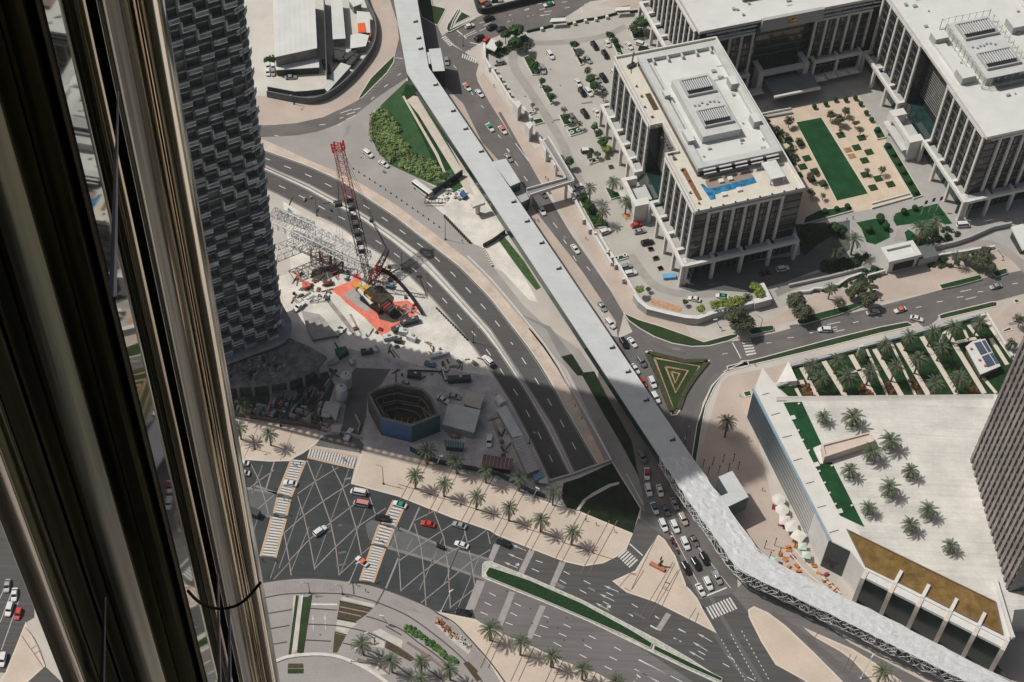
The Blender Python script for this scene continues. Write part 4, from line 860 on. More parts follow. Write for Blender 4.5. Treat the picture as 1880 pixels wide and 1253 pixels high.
# ================================================================ CONCRETE-FRAME TOWER
S0=Vector((-73.5,348.2,0)); dF=(Vector((-110.5,327.2,0))-S0).normalized(); dS=Vector((-.25,1,0)).normalized()
cf=empty('unfinished_tower',S0+dF*22+dS*11,'unfinished dark concrete tower with staggered open balconies beside the gold columns','tower')
nF=Vector((-dF.y,dF.x,0)); nF=nF if nF.y<0 else -nF
def plan(off=0):
    out=[]; W_,D_,r=47.0,24.0,7.0
    c=S0+dF*r-nF*r
    for k in range(7):
        a=math.pi/2*k/6; out.append(c+nF*(math.cos(a)*(r+off))-dF*(math.sin(a)*(r+off)))
    out.append(S0-nF*(D_)-dF*off+ -nF*off); out.append(S0+dF*W_-nF*D_-nF*off+dF*off); out.append(S0+dF*W_+nF*off+dF*off)
    return out
pl=plan(0); pin=plan(-2.6); HT=238; FH=3.75; nfl=int((HT-14)/FH)
q=MB(); q.prism(pin,0,HT); q.obj('core_wall',mat('tower_recess',(.13,.14,.135),.7,var=.6,scale=.25,fine=.2),cf)
lam=mat('tower_slab',(.33,.34,.33),.9,var=.3,scale=.3,fine=.15)
for k in range(nfl):
    z=14+k*FH; q=MB(); q.prism(plan(-1.6),z,z+.38,0,0,True); q.obj('floor_slab',lam,cf)
# podium rings
q=MB(); q.prism([Vector((p.x,p.y,0)) for p in L('F','420,640 530,620 575,640 600,655 582,676 524,699 470,706 380,712',9)],7.6,9.0,0,0,True); q.obj('podium_slab',mat('podium_concrete',(.19,.19,.185),.95,var=.55,scale=.35,fine=.4),cf)
q=MB(); q.prism(offs([Vector((p.x,p.y,0)) for p in L('F','420,640 530,620 572,640 590,655 578,674 524,695 470,702 380,708',9)],2.0),0,7.6); q.obj('podium_wall',MATS['tower_recess'],cf)
for x,y in ((403,706),(435,704),(462,700),(494,698),(527,692),(556,683),(583,668)):
    q=MB(); q.box(z_(G('F',x,y,8),0),1.0,1.0,8.2,.3); q.obj('column',lam,cf)
q=MB(); q.prism(plan(1.2),10.8,12.3,0,0,True); q.obj('transfer_slab',lam,cf)
q=MB(); q.prism(plan(-.9),93.2,94.4,0,0,True); q.obj('transfer_slab',lam,cf)
# staggered balconies
bal=MB(); bi=0; face=[]
def wallpt(s):  # distance along the front line from the rounded corner
    return S0+dF*s
pan=mat('balcony_panel',(.16,.22,.205),.5,var=.55,scale=.35,fine=.2); edge=mat('balcony_edge',(.62,.63,.62),.85,var=.35,scale=.15); fl_=mat('balcony_floor',(.45,.40,.37),.9,var=.5,scale=.4,fine=.3); litf=mat('side_fin_concrete',(.34,.35,.35),.9,var=.3,scale=.1)
RBn=random.Random(11); outs=[]
CW=4.1
def balcony(mb,c,d,n,z,w_,dp,fin):
    ang=ANG(d)
    mb.box(c+n*(dp/2)+Vector((0,0,z)),w_,dp,.30,ang,1,2)           # slab
    mb.box(c+n*(dp-.12)+Vector((0,0,z+.3)),w_,.2,1.25,ang,0,1)       # front panel
    mb.box(c+n*(dp-.1)+Vector((0,0,z+1.55)),w_+.1,.34,.22,ang,1,1)  # bright edge
    if fin: mb.box(c+d*(w_/2-.15)+n*(dp/2)+Vector((0,0,z+.3)),.38,dp,FH*1.0-.3,ang,3,3)
    for i in range(RBn.randint(0,3)): mb.box(c+d*RBn.uniform(-2,2)+n*RBn.uniform(.4,dp-.6)+Vector((0,0,z+.3)),.5,.5,.4,ang+RBn.random(),1,1)
allb=[]
for col in range(9):
    s=7.5+col*CW; c=wallpt(s)-nF*1.6; d=dF
    for k in range(nfl-1):
        if (k+col)%2==0: allb.append((k,col,c,d,nF))
# corner columns around the rounded end
cc=S0+dF*7-nF*7
for col,a in enumerate((math.radians(22),math.radians(56))):
    n=(nF*math.cos(a)-dF*math.sin(a)).normalized(); d=Vector((-n.y,n.x,0)); d=d if d.dot(dF)>0 else -d
    for k in range(nfl-1):
        if (k+col+1)%2==0: allb.append((k,-1-col,cc+n*(5.4),d,n))
allb.sort(key=lambda t:t[0]); mats_b=[pan,edge,fl_,litf]; pan2=mat('balcony_panel_grey',(.31,.32,.30),.6,var=.5,scale=.35,fine=.2); pan4=mat('balcony_panel_pale',(.30,.41,.40),.4,var=.6,scale=.5,fine=.3); pan3=mat('balcony_panel_dark',(.09,.105,.10),.6,var=.5,scale=.35)
rest=MB(); shown=0
for (k,col,c,d,n) in allb:
    if RBn.random()<.07: continue
    z=14+k*FH+.05; w_=CW-.35 if col>=0 else 3.4; fin=(col>=0 and (k//9)%2==0 and col%1==0)
    if z<106 and shown<100 and col<7 and (z>14):
        q=MB(); balcony(q,c,d,n,z,w_,2.0 if col>=0 else (.5 if col>-2 else .2),fin); q.obj('balcony',[RBn.choice((pan,pan,pan2,pan3,pan4)),edge if RBn.random()<.7 else lam,RBn.choice((fl_,lam)),litf],cf); shown+=1
    else: balcony(rest,c,d,n,z,w_,2.0 if col>=0 else (.5 if col>-2 else .2),fin)
ob=rest.obj('balcony',mats_b,cf); ob['kind']='stuff'
q=MB()
for col in range(11): q.box(wallpt(5.4+col*CW)-nF*1.9+Vector((0,0,12.3)),.5,1.2,HT-12.5,ANG(dF))
q.obj('column_line',mat('column_concrete',(.10,.105,.105),.9,var=.3,scale=.2),cf)
# ================================================================ GOLD-TINTED SKYSCRAPER IMMEDIATELY BELOW THE CAMERA
sk_=empty('skyscraper',(-8,4,0),'bronze and mirror glass skyscraper whose tall rounded columns fill the left side','skyscraper')
def azpt(x,D):   # a column sighted at row 626
    d=FW*FOC+CR_*(x-940); h_=Vector((d.x,d.y,0)).normalized(); return h_*D
def refl(n,rgb,r,st=.25,var=.25):
    m_=bpy.data.materials.new(n); m_.use_nodes=True; t=m_.node_tree; p=t.nodes['Principled BSDF']; p.inputs['Metallic'].default_value=1; p.inputs['Roughness'].default_value=r
    g_=t.nodes.new('ShaderNodeNewGeometry'); mp=t.nodes.new('ShaderNodeMapping'); mp.inputs['Scale'].default_value=(2.3,2.3,.11); t.links.new(g_.outputs['Position'],mp.inputs[0])
    ns=t.nodes.new('ShaderNodeTexNoise'); ns.inputs['Scale'].default_value=1.6; ns.inputs['Detail'].default_value=1.5; ns.inputs['Roughness'].default_value=.7; t.links.new(mp.outputs[0],ns.inputs['Vector'])
    bp=t.nodes.new('ShaderNodeBump'); bp.inputs['Strength'].default_value=st; bp.inputs['Distance'].default_value=.05; t.links.new(ns.outputs['Fac'],bp.inputs['Height']); t.links.new(bp.outputs[0],p.inputs['Normal'])
    cr_=t.nodes.new('ShaderNodeMapRange'); cr_.inputs['From Min'].default_value=.3; cr_.inputs['From Max'].default_value=.7; cr_.inputs['To Min'].default_value=1-var; cr_.inputs['To Max'].default_value=1+var; t.links.new(ns.outputs['Fac'],cr_.inputs['Value'])
    sc2=t.nodes.new('ShaderNodeVectorMath'); sc2.operation='SCALE'; sc2.inputs[0].default_value=rgb; t.links.new(cr_.outputs[0],sc2.inputs['Scale']); t.links.new(sc2.outputs[0],p.inputs['Base Color'])
    m_.diffuse_color=(*rgb,1); return m_
def colm(name,x0,x1,D,m,dpt=1.0,zt=447,seg=20,tilt=0):
    a,b_=azpt(x0,D),azpt(x1,D+tilt); c=(a+b_)/2; d=(b_-a).normalized(); r=(b_-a).length/2; n=Vector((d.y,-d.x,0)); n=n if n.dot(-c)>0 else -n
    pts=[c+d*(-r*math.cos(math.pi*i/seg))+n*(r*dpt*math.sin(math.pi*i/seg)) for i in range(seg+1)]
    pts+= [c+d*r-n*.12,c-d*r-n*.12]
    q=MB(); q.prism(pts,0,zt); o=q.obj(name,m,sk_); o.data.polygons.foreach_set('use_smooth',[len(p.vertices)==4 for p in o.data.polygons])
    return o
def panel(x0,x1,D0,D1,m,name='glass_panel',th=.06):
    a,b_=azpt(x0,D0),azpt(x1,D1); d=(b_-a).normalized(); q=MB(); q.box((a+b_)/2,(b_-a).length,th,447,ANG(d)); return q.obj(name,m,sk_)
dk1=refl('dark_reflection_bronze',(.085,.087,.050),.28,.35,.7); dk2=refl('olive_reflection_mirror',(.15,.155,.075),.22,.4,.9); blk_=refl('black_bronze',(.07,.066,.046),.3,.4,.5)  # dark and olive tints carry the reflection of the tower body
mrm=refl('smoked_mirror',(.36,.345,.31),.02,.0,.05); brm=refl('bronze_mirror',(.58,.52,.40),.14,.5,.3); gdm=refl('champagne_mirror',(.95,.86,.74),.13,.5,.14); gym=refl('grey_mirror_tube',(.36,.36,.34),.2,.3,.2); cop=refl('copper_trim',(.75,.62,.48),.25,.1,.1); slt=refl('slate_mirror',(.26,.27,.22),.10,.6,.4)
colm('rounded_column',-129,-74,10.0,refl('taupe_mirror',(.50,.46,.40),.12,.4,.3),.55); panel(-74,-40,10.15,10.2,dk1); panel(-42,-39,10.1,10.1,gym,'edge_strip')
panel(-39,18,10.2,10.7,dk1); panel(17,21,10.6,10.6,slt,'edge_strip'); colm('rounded_column',20,58,10.6,dk1,.22); panel(56,62,10.7,10.75,slt,'edge_strip'); panel(60,126,10.5,11.0,dk1); panel(125,129,10.7,10.7,cop,'edge_strip')
colm('rounded_column',128,166,10.6,dk2,.20); panel(164,192,10.5,10.6,dk1); panel(191,194,10.4,10.4,slt,'edge_strip'); panel(193,222,10.3,10.5,dk1)
panel(220,225,10.2,10.2,cop,'edge_strip'); panel(224,247,10.3,10.72,mrm); panel(246,262,13.4,13.2,slt); colm('rounded_column',261,276,13.2,slt,.5); colm('rounded_column',275,292,13.1,brm,.5)
panel(290,309,13.9,14.1,blk_); colm('slender_tube',308,322,13.5,gym,.8); panel(320,346,14.3,13.9,blk_); panel(344,348,13.6,13.6,cop,'edge_strip')
panel(347,366,13.5,13.9,gdm); panel(365,368,13.7,13.7,slt,'edge_strip'); colm('rounded_column',367,397,13.8,gdm,.45); panel(396,404,13.9,14.1,slt,'edge_strip')
def near(x,y,D):
    d=FW*FOC+CR_*(x-940)-CU_*(y-626.5); return Vector((0,0,HC))+d*(D/math.hypot(d.x,d.y))
for pts_,w0,w1,mm in (([(217,168),(207,540)],.006,.040,mat('lilac_reflection',(.50,.49,.53),.5)),([(400,1055),(404,1300)],.012,.03,MATS['lilac_reflection']),([(421,1110),(422,1300)],.01,.03,mat('blue_reflection',(.20,.27,.38),.5)),([(192,1095),(187,1300)],.02,.035,mat('grey_reflection',(.10,.10,.10),.5))):
    q=MB(); q.tube([near(x,y,10.0) for x,y in pts_],w0,6,r1=w1); q.obj('walkway_reflection_bar',mm,sk_)  # thin rods stand in for the walkway's reflection in the mirror cladding
bd=MB(); bd.prism([Vector(p) for p in ((-34,-40,0),(14,-40,0),(14,-2,0),(-2,-2,0),(-8,8.5,0),(-34,22,0))],0,445); bd.obj('tower_body',mat('tower_body_glass',(.02,.02,.016),.25,var=.3,spec=.4),sk_)
cb=MB(); cc_=[azpt(x,9.2) for x in (262,292,330,370,402)]
e=[]
for (x,y) in ((345,1085),(362,1103),(382,1114),(402,1118),(422,1116),(442,1108),(460,1092),(478,1070)):
    d=FW*FOC+CR_*(x-940)-CU_*(y-626.5); d=d*(9.6/math.hypot(d.x,d.y)); e.append(Vector((0,0,HC))+d)
cb.tube(smooth(e,3),.018,6); cb.obj('safety_cable',M['black'],sk_)
# ================================================================ CARS
CARM={}
PAINT=dict(white=mat('white_car_paint',(.66,.66,.64),.35,var=0,fine=0,spec=.5),silver=mat('silver_car_paint',(.36,.37,.37),.35,metal=.3,var=0,fine=0),grey=mat('grey_car_paint',(.13,.135,.14),.35,var=0,fine=0,spec=.5),
 black=mat('black_car_paint',(.010,.011,.012),.25,var=0,fine=0,spec=.5),red=mat('red_car_paint',(.52,.035,.025),.35,var=0,fine=0,spec=.5),champagne=mat('champagne_car_paint',(.42,.40,.34),.35,metal=.2,var=0,fine=0),
 orange=mat('orange_car_paint',(.70,.14,.06),.4,var=0,fine=0,spec=.5),cream=mat('cream_car_paint',(.60,.575,.50),.4,var=0,fine=0,spec=.5),green=mat('green_roof_paint',(.02,.27,.18),.4,var=0,fine=0),pink=mat('pink_roof_paint',(.55,.22,.20),.5,var=0,fine=0),maroon=mat('maroon_car_paint',(.12,.02,.02),.4,var=0,fine=0),blue=mat('blue_car_paint',(.05,.13,.28),.4,var=0,fine=0))
lampm=mat('head_lamp',(.75,.75,.72),.2,var=0,fine=0); CGL=mat('car_glass',(.012,.014,.016),.1,var=0,fine=0,spec=.7)
def loft(mb,secs,mi=0,cap=True):
    n=len(secs[0]); k=len(mb.v)
    for s in secs: mb.v+=[tuple(p) for p in s]
    for i in range(len(secs)-1):
        for j in range(n):
            a=k+i*n+j; b=k+i*n+(j+1)%n; mb.f.append((a,b,b+n,a+n)); mb.m.append(mi)
    if cap:
        mb.f.append(tuple(reversed(range(k,k+n)))); mb.m.append(mi); mb.f.append(tuple(range(k+(len(secs)-1)*n,k+len(secs)*n))); mb.m.append(mi)
def csec(x,w,z0,z1,ch=.14): return [(x,-w+ch*.5,z0),(x,w-ch*.5,z0),(x,w,z0+ch),(x,w,z1-ch),(x,w-ch,z1),(x,-w+ch,z1),(x,-w,z1-ch),(x,-w,z0+ch)]
SPEC={ # length, half width, belt height, hood height, roof height, greenhouse rear/front base, roof rear/front
 'sedan':(4.75,.92,.92,.84,1.45,-1.75,1.05,-1.0,.35),'suv':(4.9,.97,1.08,1.02,1.80,-2.30,1.10,-2.05,.55),'van':(5.2,.98,1.15,1.05,2.15,-2.50,2.05,-2.42,1.35),
 'bus':(9.6,1.22,1.5,1.3,3.0,-4.7,4.65,-4.65,4.45),'pickup':(5.3,.96,1.05,1.0,1.78,-.55,1.25,-.35,.65),'hatch':(4.1,.88,.95,.9,1.5,-1.85,1.0,-1.6,.35)}
def carparts(t):
    if t in CARM: return CARM[t]
    Ln,w_,bh,hh,rh,gb,gf,rb,rf=SPEC[t]; h=Ln/2
    b=MB(); loft(b,[csec(-h,w_*.80,.38,bh-.18),csec(-h+.18,w_*.96,.25,bh-.03),csec(-h*.55,w_,.22,bh),csec(gf*.6,w_,.22,bh),csec(gf+.1,w_,.22,hh+.05),csec(h-.5,w_*.96,.24,hh-.08),csec(h-.08,w_*.82,.3,hh-.25),csec(h,w_*.70,.4,hh-.35)])
    if t=='pickup':
        for s in (-1,1): b.box((-1.62,s*(w_-.08),bh-.02),2.0,.12,.28)
        b.box((-h+.1,0,bh-.02),.12,1.7,.28)
    g_=MB(); wi=w_*.78
    lo=[(gb,-w_*.90,bh-.03),(gb,w_*.90,bh-.03),(gf,w_*.90,bh-.03),(gf,-w_*.90,bh-.03)]; hi=[(rb,-wi,rh-.05),(rb,wi,rh-.05),(rf,wi,rh-.05),(rf,-wi,rh-.05)]
    lo=[lo[0],lo[3],lo[2],lo[1]]; hi=[hi[0],hi[3],hi[2],hi[1]]; loft(g_,[lo,hi])
    r_=MB(); e=.04; 
    lo=[(rb-e,-wi-e,rh-.07),(rf+e,-wi-e,rh-.07),(rf+e,wi+e,rh-.07),(rb-e,wi+e,rh-.07)]; hi=[(rb+.12,-wi+.1,rh),(rf-.12,-wi+.1,rh),(rf-.12,wi-.1,rh),(rb+.12,wi-.1,rh)]; loft(r_,[lo,hi])
    # window pillars as part of the roof
    for s in (-1,1):
        for xx in ((gb,rb),(gf,rf)): r_.tube([(xx[0],s*w_*.90,bh-.02),(xx[1],s*wi,rh-.06)],.05,4,0,False)
    wh=MB(); wr_=.34 if t not in('bus',) else .48; wh.tube([(0,-.11,0),(0,.11,0)],wr_,12)
    hl=MB(); hl.box((0,0,0),.10,.34,.16)
    CARM[t]=dict(body=b,windows=g_,roof=r_,wheel=wh,headlight=hl,spec=SPEC[t],wr=wr_,cache={})
    return CARM[t]
def car(f,x1,y1,x2,y2,t,col,where,group='cars on the streets and in the car park',roof=None,z=0.03,name='car',cat='car',extra=None):
    p=G(f,x1,y1,.8+z); q=G(f,x2,y2,.8+z); c=(p+q)/2; a=math.atan2(q.y-p.y,q.x-p.x); P_=carparts(t); ca=P_['cache']
    def me(k,m_):
        key=(k,m_.name)
        if key not in ca:
            ca[key]=P_[k].mesh(k,m_)
            if k in('body','wheel'): pass
        return ca[key]
    kind={'sedan':'saloon car','suv':'sport utility car','van':'van','bus':'bus','pickup':'pickup truck','hatch':'hatchback car'}[t]
    lab=f'{col} {kind}' + (f' with {roof} roof' if roof else '')+' '+where
    o=empty(name,(c.x,c.y,z),lab,cat,group,a,False)
    def add(k,m_,loc=(0,0,0)):
        ob=bpy.data.objects.new(k,me(k,m_)); C.objects.link(ob); ob.parent=o; ob.location=loc; return ob
    add('body',PAINT[col]); add('windows',CGL); add('roof',PAINT[roof or col])
    h=P_['spec'][0]/2; w_=P_['spec'][1]
    for sx in (-.60,.62):
        for s in (-1,1): add('wheel',M['black'],(h*sx,s*(w_-.10),P_['wr']))
    for s in (-1,1): add('headlight',lampm,(h-.12,s*w_*.56,.58))
    return o
CL='''R4|1680,212,1765,183|hatch|white|waiting at the stop line beside the hedge island
X4|1175,235,1305,190|suv|black|second in the far queue north of the hedge island
X4|1215,340,1330,280|suv|black|in the middle lane behind the stop line at the top
X4|1075,465,1185,400|suv|black|first in the near lane by the parking guardhouse
X4|1340,345,1425,315|sedan|black|half under the trees at the parking corner
X4|1190,475,1235,440|hatch|red|squeezed between the stop line and the guardhouse
R5|705,15,610,45|sedan|cream|alone on the wide road at the very top|green
R4|1675,632,1730,698|sedan|white|just south of the walkway shadow|orange
R4|1768,682,1828,745|sedan|white|right beside the orange roofed taxi near the upper bend
R5|178,942,235,1010|sedan|white|driving near the walkway|green
R5|275,962,335,1028|sedan|white|driving in the lane by the pylons|orange
R5|322,1175,378,1240|sedan|silver|beside the walkway landing
R4|1542,442,1550,490|sedan|silver|passing behind the walkway lift house
S6|632,705,672,782|sedan|white|just below the link footbridge shadow
S6|640,592,675,625|hatch|grey|in the shade under the link footbridge
S6|890,1018,955,1100|sedan|white|alone in the middle of the straight road
R5|642,382,700,462|suv|white|in the open upper aisle of the car park
R5|598,495,628,572|suv|silver|beside the first planted island of the car park
R5|1252,315,1300,380|sedan|white|near the tree at the top right of the car park
R5|1345,330,1395,345|suv|white|beside the black car near the top right car park corner
R5|1352,372,1430,385|suv|black|parked by the top arcade
R5|985,318,1035,385|suv|black|in the upper centre bay of the car park
R5|1090,305,1130,362|hatch|white|touching the long planted island of the car park
R5|1068,382,1115,455|suv|black|below another black car in the upper centre bay
R5|932,425,985,485|sedan|silver|against the slim planted island of the car park
R5|1005,572,1052,632|sedan|silver|half hidden by the bushy island in mid car park
R5|1052,562,1105,632|suv|black|right of the bushy island in mid car park
R5|865,598,905,668|sedan|white|behind the black car in the central aisle
R5|888,672,942,745|suv|black|in the central aisle right behind the white car
R5|942,675,990,735|suv|white|between the central aisle and the bushy island
R5|1058,660,1100,715|sedan|grey|at the foot of the bushy island in mid car park
R5|1145,540,1182,592|suv|white|partly hidden by the hotel corner
R5|905,832,965,912|suv|black|in the lower bay close to the hotel arcade
R5|820,872,865,940|suv|grey|beside the wide hedge bed of the car park
R5|1012,840,1045,885|sedan|white|tucked against the north arcade of the hotel
R5|905,1160,1000,1150|suv|black|alone in the aisle below the ring planters|white
R5|330,468,222,492|suv|silver|parked across by the guardhouse shrubbery
S6|985,540,890,572|suv|white|at the palm bed beside the link footbridge
S6|1012,592,935,605|sedan|white|under the first palm beside the link footbridge
S6|1118,935,1225,895|suv|white|at the end of the lower palm bed
S6|1385,872,1470,848|sedan|red|next to the small orange palm bed
S6|1412,922,1495,905|sedan|silver|right in front of the red car
S6|1462,1018,1568,995|suv|black|parked along the south arcade of the hotel
T1|152,655,242,632|suv|silver|upper of two beside the white boundary wall
T1|180,702,288,682|suv|white|lower of two parked by the white boundary wall
T1|755,893,658,872|sedan|white|rounding the hotel forecourt
T1|962,868,865,855|sedan|white|beside the yellow shrubs of the forecourt|green
T1|1318,668,1410,650|suv|white|in the shade in front of the hotel arcade
T1|1190,700,1275,678|sedan|maroon|in deep shade in front of the hotel arcade
T1|0,905,45,972|sedan|silver|last of the street queue beside the walkway
T1|45,1022,122,1110|suv|white|second from the top of the street queue
T3|175,265,235,360|suv|black|side by side with a white car beside the walkway
T3|235,258,310,352|sedan|white|side by side with a black car beside the walkway
T3|320,422,380,510|suv|grey|near the tip of the triangular flower island
T3|268,485,325,560|sedan|white|mostly hidden by the walkway roof edge
T3|412,582,465,688|suv|white|left of the triangular flower island
T3|438,718,490,802|suv|white|near the bottom tip of the triangular flower island
T3|340,612,372,655|hatch|red|peeping out beyond the walkway roof edge
T1|1725,1112,1620,1110|suv|white|on the east road below the long hedge strip
T2|710,1038,608,1055|sedan|white|on the east road behind the orange roofed taxi
T2|925,1015,828,1045|sedan|cream|in the middle of the east road|orange
T2|958,1085,1060,1112|sedan|white|turning out by the palm garden
T2|1690,830,1580,858|sedan|silver|farthest along the east road
T2|1330,362,1425,355|van|white|at the foot of the right office colonnade
T5|105,130,140,192|suv|grey|topmost of the queue under the mesh walkway
T5|158,238,160,342|sedan|white|alone in the slip lane above the queue|red
T5|155,358,185,472|suv|white|in the left lane right behind the red roofed car
T5|245,370,272,468|sedan|white|in the middle lane at the top of the queue
T5|197,500,240,608|sedan|white|near the grass|blue
T5|282,520,322,608|sedan|grey|in the middle lane behind a white saloon
T5|350,470,392,568|sedan|silver|in the right lane tight against the mesh walkway
T5|408,590,462,688|suv|champagne|in the right lane under the mesh walkway edge
T5|255,625,312,745|suv|white|in the left lane where the slip road joins
T5|345,640,400,752|suv|white|in the centre of the queue at the slip road
T5|425,768,480,882|suv|white|in the centre lane right of the motorbikes
T5|490,752,545,848|sedan|grey|in the right lane beside the white centre car
T5|570,888,628,995|suv|black|in the right lane, third from the stop line
T5|508,938,562,1028|suv|black|in the middle lane behind the front white car
T5|428,958,492,1072|suv|black|in the left lane behind the front white saloon
T5|592,1065,662,1202|suv|white|front of the middle lane at the stop line
T5|540,1128,598,1232|sedan|white|front of the left lane at the stop line
T5|665,1030,725,1138|pickup|silver|front of the right lane at the stop line
T7|125,115,60,108|sedan|white|upper of two beside the gold columns
T7|130,185,65,178|sedan|cream|lower of two beside the gold columns
T7|475,262,382,245|sedan|white|crossing the left zebra
T7|975,408,872,388|van|silver|in the junction under the white minibus|pink
T7|578,628,695,545|suv|white|crossing the middle of the junction
T7|1132,512,1012,488|suv|black|entering the right zebra
T7|1242,418,1145,385|sedan|white|at the top of the right zebra|green
T7|1445,550,1335,525|sedan|red|on the slate crossing right of the zebra
T7|1655,562,1562,530|sedan|silver|under the palm pavement behind the red car
T7|1665,698,1582,668|sedan|white|left of the black car on the slate crossing
T7|975,835,882,762|sedan|white|turning over the right zebra|orange
T8|438,818,318,765|suv|black|leaving the arrowed lanes beside the pavement
T7|1690,1168,1578,1142|sedan|black|at the lower kerb right of the forecourt
S5|190,378,292,402|sedan|silver|upper of two beside the site cabins
S5|110,398,190,438|sedan|white|lower of two beside the site cabins
S5|532,700,525,812|pickup|white|alone on the gravel between the sheds
S5|552,128,480,60|suv|white|coming up the highway by the kerb
S2|838,248,915,305|suv|white|first on the apron by the park
S2|958,332,1052,388|sedan|white|second on the apron by the park
S3|355,462,262,545|pickup|white|on the bright site soil beside the tower
S4|1052,748,1100,655|pickup|white|on the shaded side road by the site gate
R4|172,492,178,525|hatch|white|upper left of four by the yard hedge
R4|212,495,216,530|hatch|white|upper right of four by the yard hedge
R4|172,535,176,570|hatch|white|lower left of four by the yard hedge
R4|213,535,214,570|hatch|silver|lower right of four by the yard hedge
R4|300,592,402,588|sedan|silver|alone in the open yard below the shed
R4|605,470,622,520|suv|black|at the end of the yard shed, upper one
R4|630,505,642,560|suv|black|at the end of the yard shed, lower one
X3|85,645,55,750|suv|white|in the corner road left of the gold columns
X3|112,555,105,615|sedan|white|close to the gold column in the corner road
X3|60,480,48,555|sedan|silver|highest in the bottom left corner road
X3|30,1030,8,1130|suv|white|lowest in the bottom left corner road
X3|150,690,125,770|hatch|red|against the gold column in the corner road
'''
for ln_ in [l for l in CL.split('\n') if l]:
    p=ln_.split('|'); f=p[0]; c4=[float(v) for v in p[1].split(',')]
    if f=='R4' and c4[0]<700: grp='cars in the fenced yard'
    else: grp=None
    car(f,*c4,p[2],p[3],p[4],roof=p[5] if len(p)>5 else None,**({'group':grp} if grp else {}))
car('S2',1268,540,1378,622,'bus','white','parked by the black hoarding at the park edge',name='bus',cat='bus',group=None)
car('T7',958,328,850,308,'van','white','with its long roof beside the left end of the palm pavement',name='minibus',cat='minibus',group=None)
# motorbikes with riders' boxes
def bike(f,x,y,a,lab,col='redst'):
    c=G(f,x,y,.5); o=empty('motorbike',(c.x,c.y,.03),lab,'motorbike','delivery motorbikes waiting in the left lane',a,False)
    q=MB(); loft(q,[csec(-.6,.16,.45,.8,.05),csec(0,.22,.40,.85,.05),csec(.55,.14,.5,.95,.05)]); q.obj('body',M['dark'],o)
    for s in (-.7,.7):
        q=MB(); q.tube([(s,-.06,.32),(s,.06,.32)],.32,10); q.obj('wheel',M['black'],o)
    q=MB(); q.box((-.65,0,.85),.55,.55,.55); q.obj('delivery_box',M[col],o)
    q=MB(); q.tube([(.5,-.38,1.05),(.45,0,1.0),(.5,.38,1.05)],.03,5); q.obj('handlebar',M['dark'],o)
bk_=[(335,765,'redst'),(352,795,'wsteel'),(345,815,'redst'),(372,835,'redst'),(392,890,'salmon')]
for i,(x,y,cc_) in enumerate(bk_): bike('T5',x,y,math.radians(-62),f'{ORD[i]} delivery motorbike from the top of the cluster beside the triangular pavement',cc_)
# ================================================================ PALMS AND TREES
def palm_meshes(seed,h,spread=3.4,nf=36,mats=(M['palm'],M['palmd'])):
    r=random.Random(seed); tr=MB(); 
    lx,ly=r.uniform(-.25,.25),r.uniform(-.25,.25); pts=[(lx*(t/6)**2,ly*(t/6)**2,h*t/6) for t in range(7)]; tr.tube(pts,.34,8,r1=.24); top=Vector(pts[-1])
    tr.tube([top-Vector((0,0,.6)),top+Vector((0,0,.25))],.42,8,r1=.30)
    cr=MB()
    for i in range(nf):
        a=2*math.pi*i*.382+r.uniform(-.2,.2); el=[1.25,.9,.6,.3,.0,-.35][int(6*i/nf)]+r.uniform(-.12,.12); Lf=spread*r.uniform(.88,1.08)*(1 if el<1 else .75)
        rach=[];p=top.copy(); e=el; mi=1 if (el<-.1 and r.random()<.6) else 0
        for k in range(8):
            rach.append(p.copy()); p=p+Vector((math.cos(a)*math.cos(e),math.sin(a)*math.cos(e),math.sin(e)))*Lf/7; e-=.20+.03*k*.6
        side=Vector((-math.sin(a),math.cos(a),0))
        for k in range(7):
            p0,p1=rach[k],rach[k+1]; d=(p1-p0)
            cr.face([p0-side*.03,p1-side*.02,p1+side*.02,p0+side*.03],mi)
            if k==0: continue
            for sub in (.15,.6):
                b=p0+d*sub; wl=.85*math.sin(math.pi*min(1,(k+sub)/7.3))**.6*(.9 if k<6 else .7)*spread/3.4
                for s in (-1,1):
                    tip=b+side*s*wl*.50+d.normalized()*wl*.72+Vector((0,0,-.15*wl)); w_=d.normalized()*.12
                    cr.face([b-w_,b+w_,tip],mi)
    return tr,cr
PALMS=[]
for i,(h,sp) in enumerate(((1,3.9),(1,4.2),(1,3.6),(1,4.0))):
    tr,cr=palm_meshes(20+i,7.3,sp); PALMS.append((tr.mesh('trunk',M['wood']),cr.mesh('crown',[M['palm'],M['palmd']])))
PSH=[]; 
for i in range(2):
    tr,cr=palm_meshes(40+i,3.6,3.9,44); PSH.append((tr.mesh('trunk',M['wood']),cr.mesh('crown',[M['palm'],M['palmd']])))
def palm(f,x,y,label,group,short=False,s=1.0,zb=0.0,hh=None):
    h=(3.6 if short else 7.3)*s; c=G(f,x,y,zb+h+.3); v=R.choice(PSH if short else PALMS)
    o=empty('palm_tree',(c.x,c.y,zb),label,'palm tree',group,R.uniform(0,6.28),False); o.scale=(s*R.uniform(.93,1.07),)*2+(s,)
    for k,m_ in zip(('trunk','crown'),v):
        ob=bpy.data.objects.new(k,m_); C.objects.link(ob); ob.parent=o
    return o
g1='date palms along the boulevard pavement'
for i,(x,y) in enumerate(((762,873),(815,888),(874.6,912),(935,933),(994,953),(1051,977))): palm('F',x,y,f'{ORD[i]} sunlit date palm from the left in the front row of the upper boulevard pavement',g1)
for i,(x,y) in enumerate(((783,828),(838.6,846),(892.5,863),(954,878),(1016.6,904))): palm('F',x,y,f'{ORD[i]} shaded date palm from the left in the back row along the site hoarding',g1)
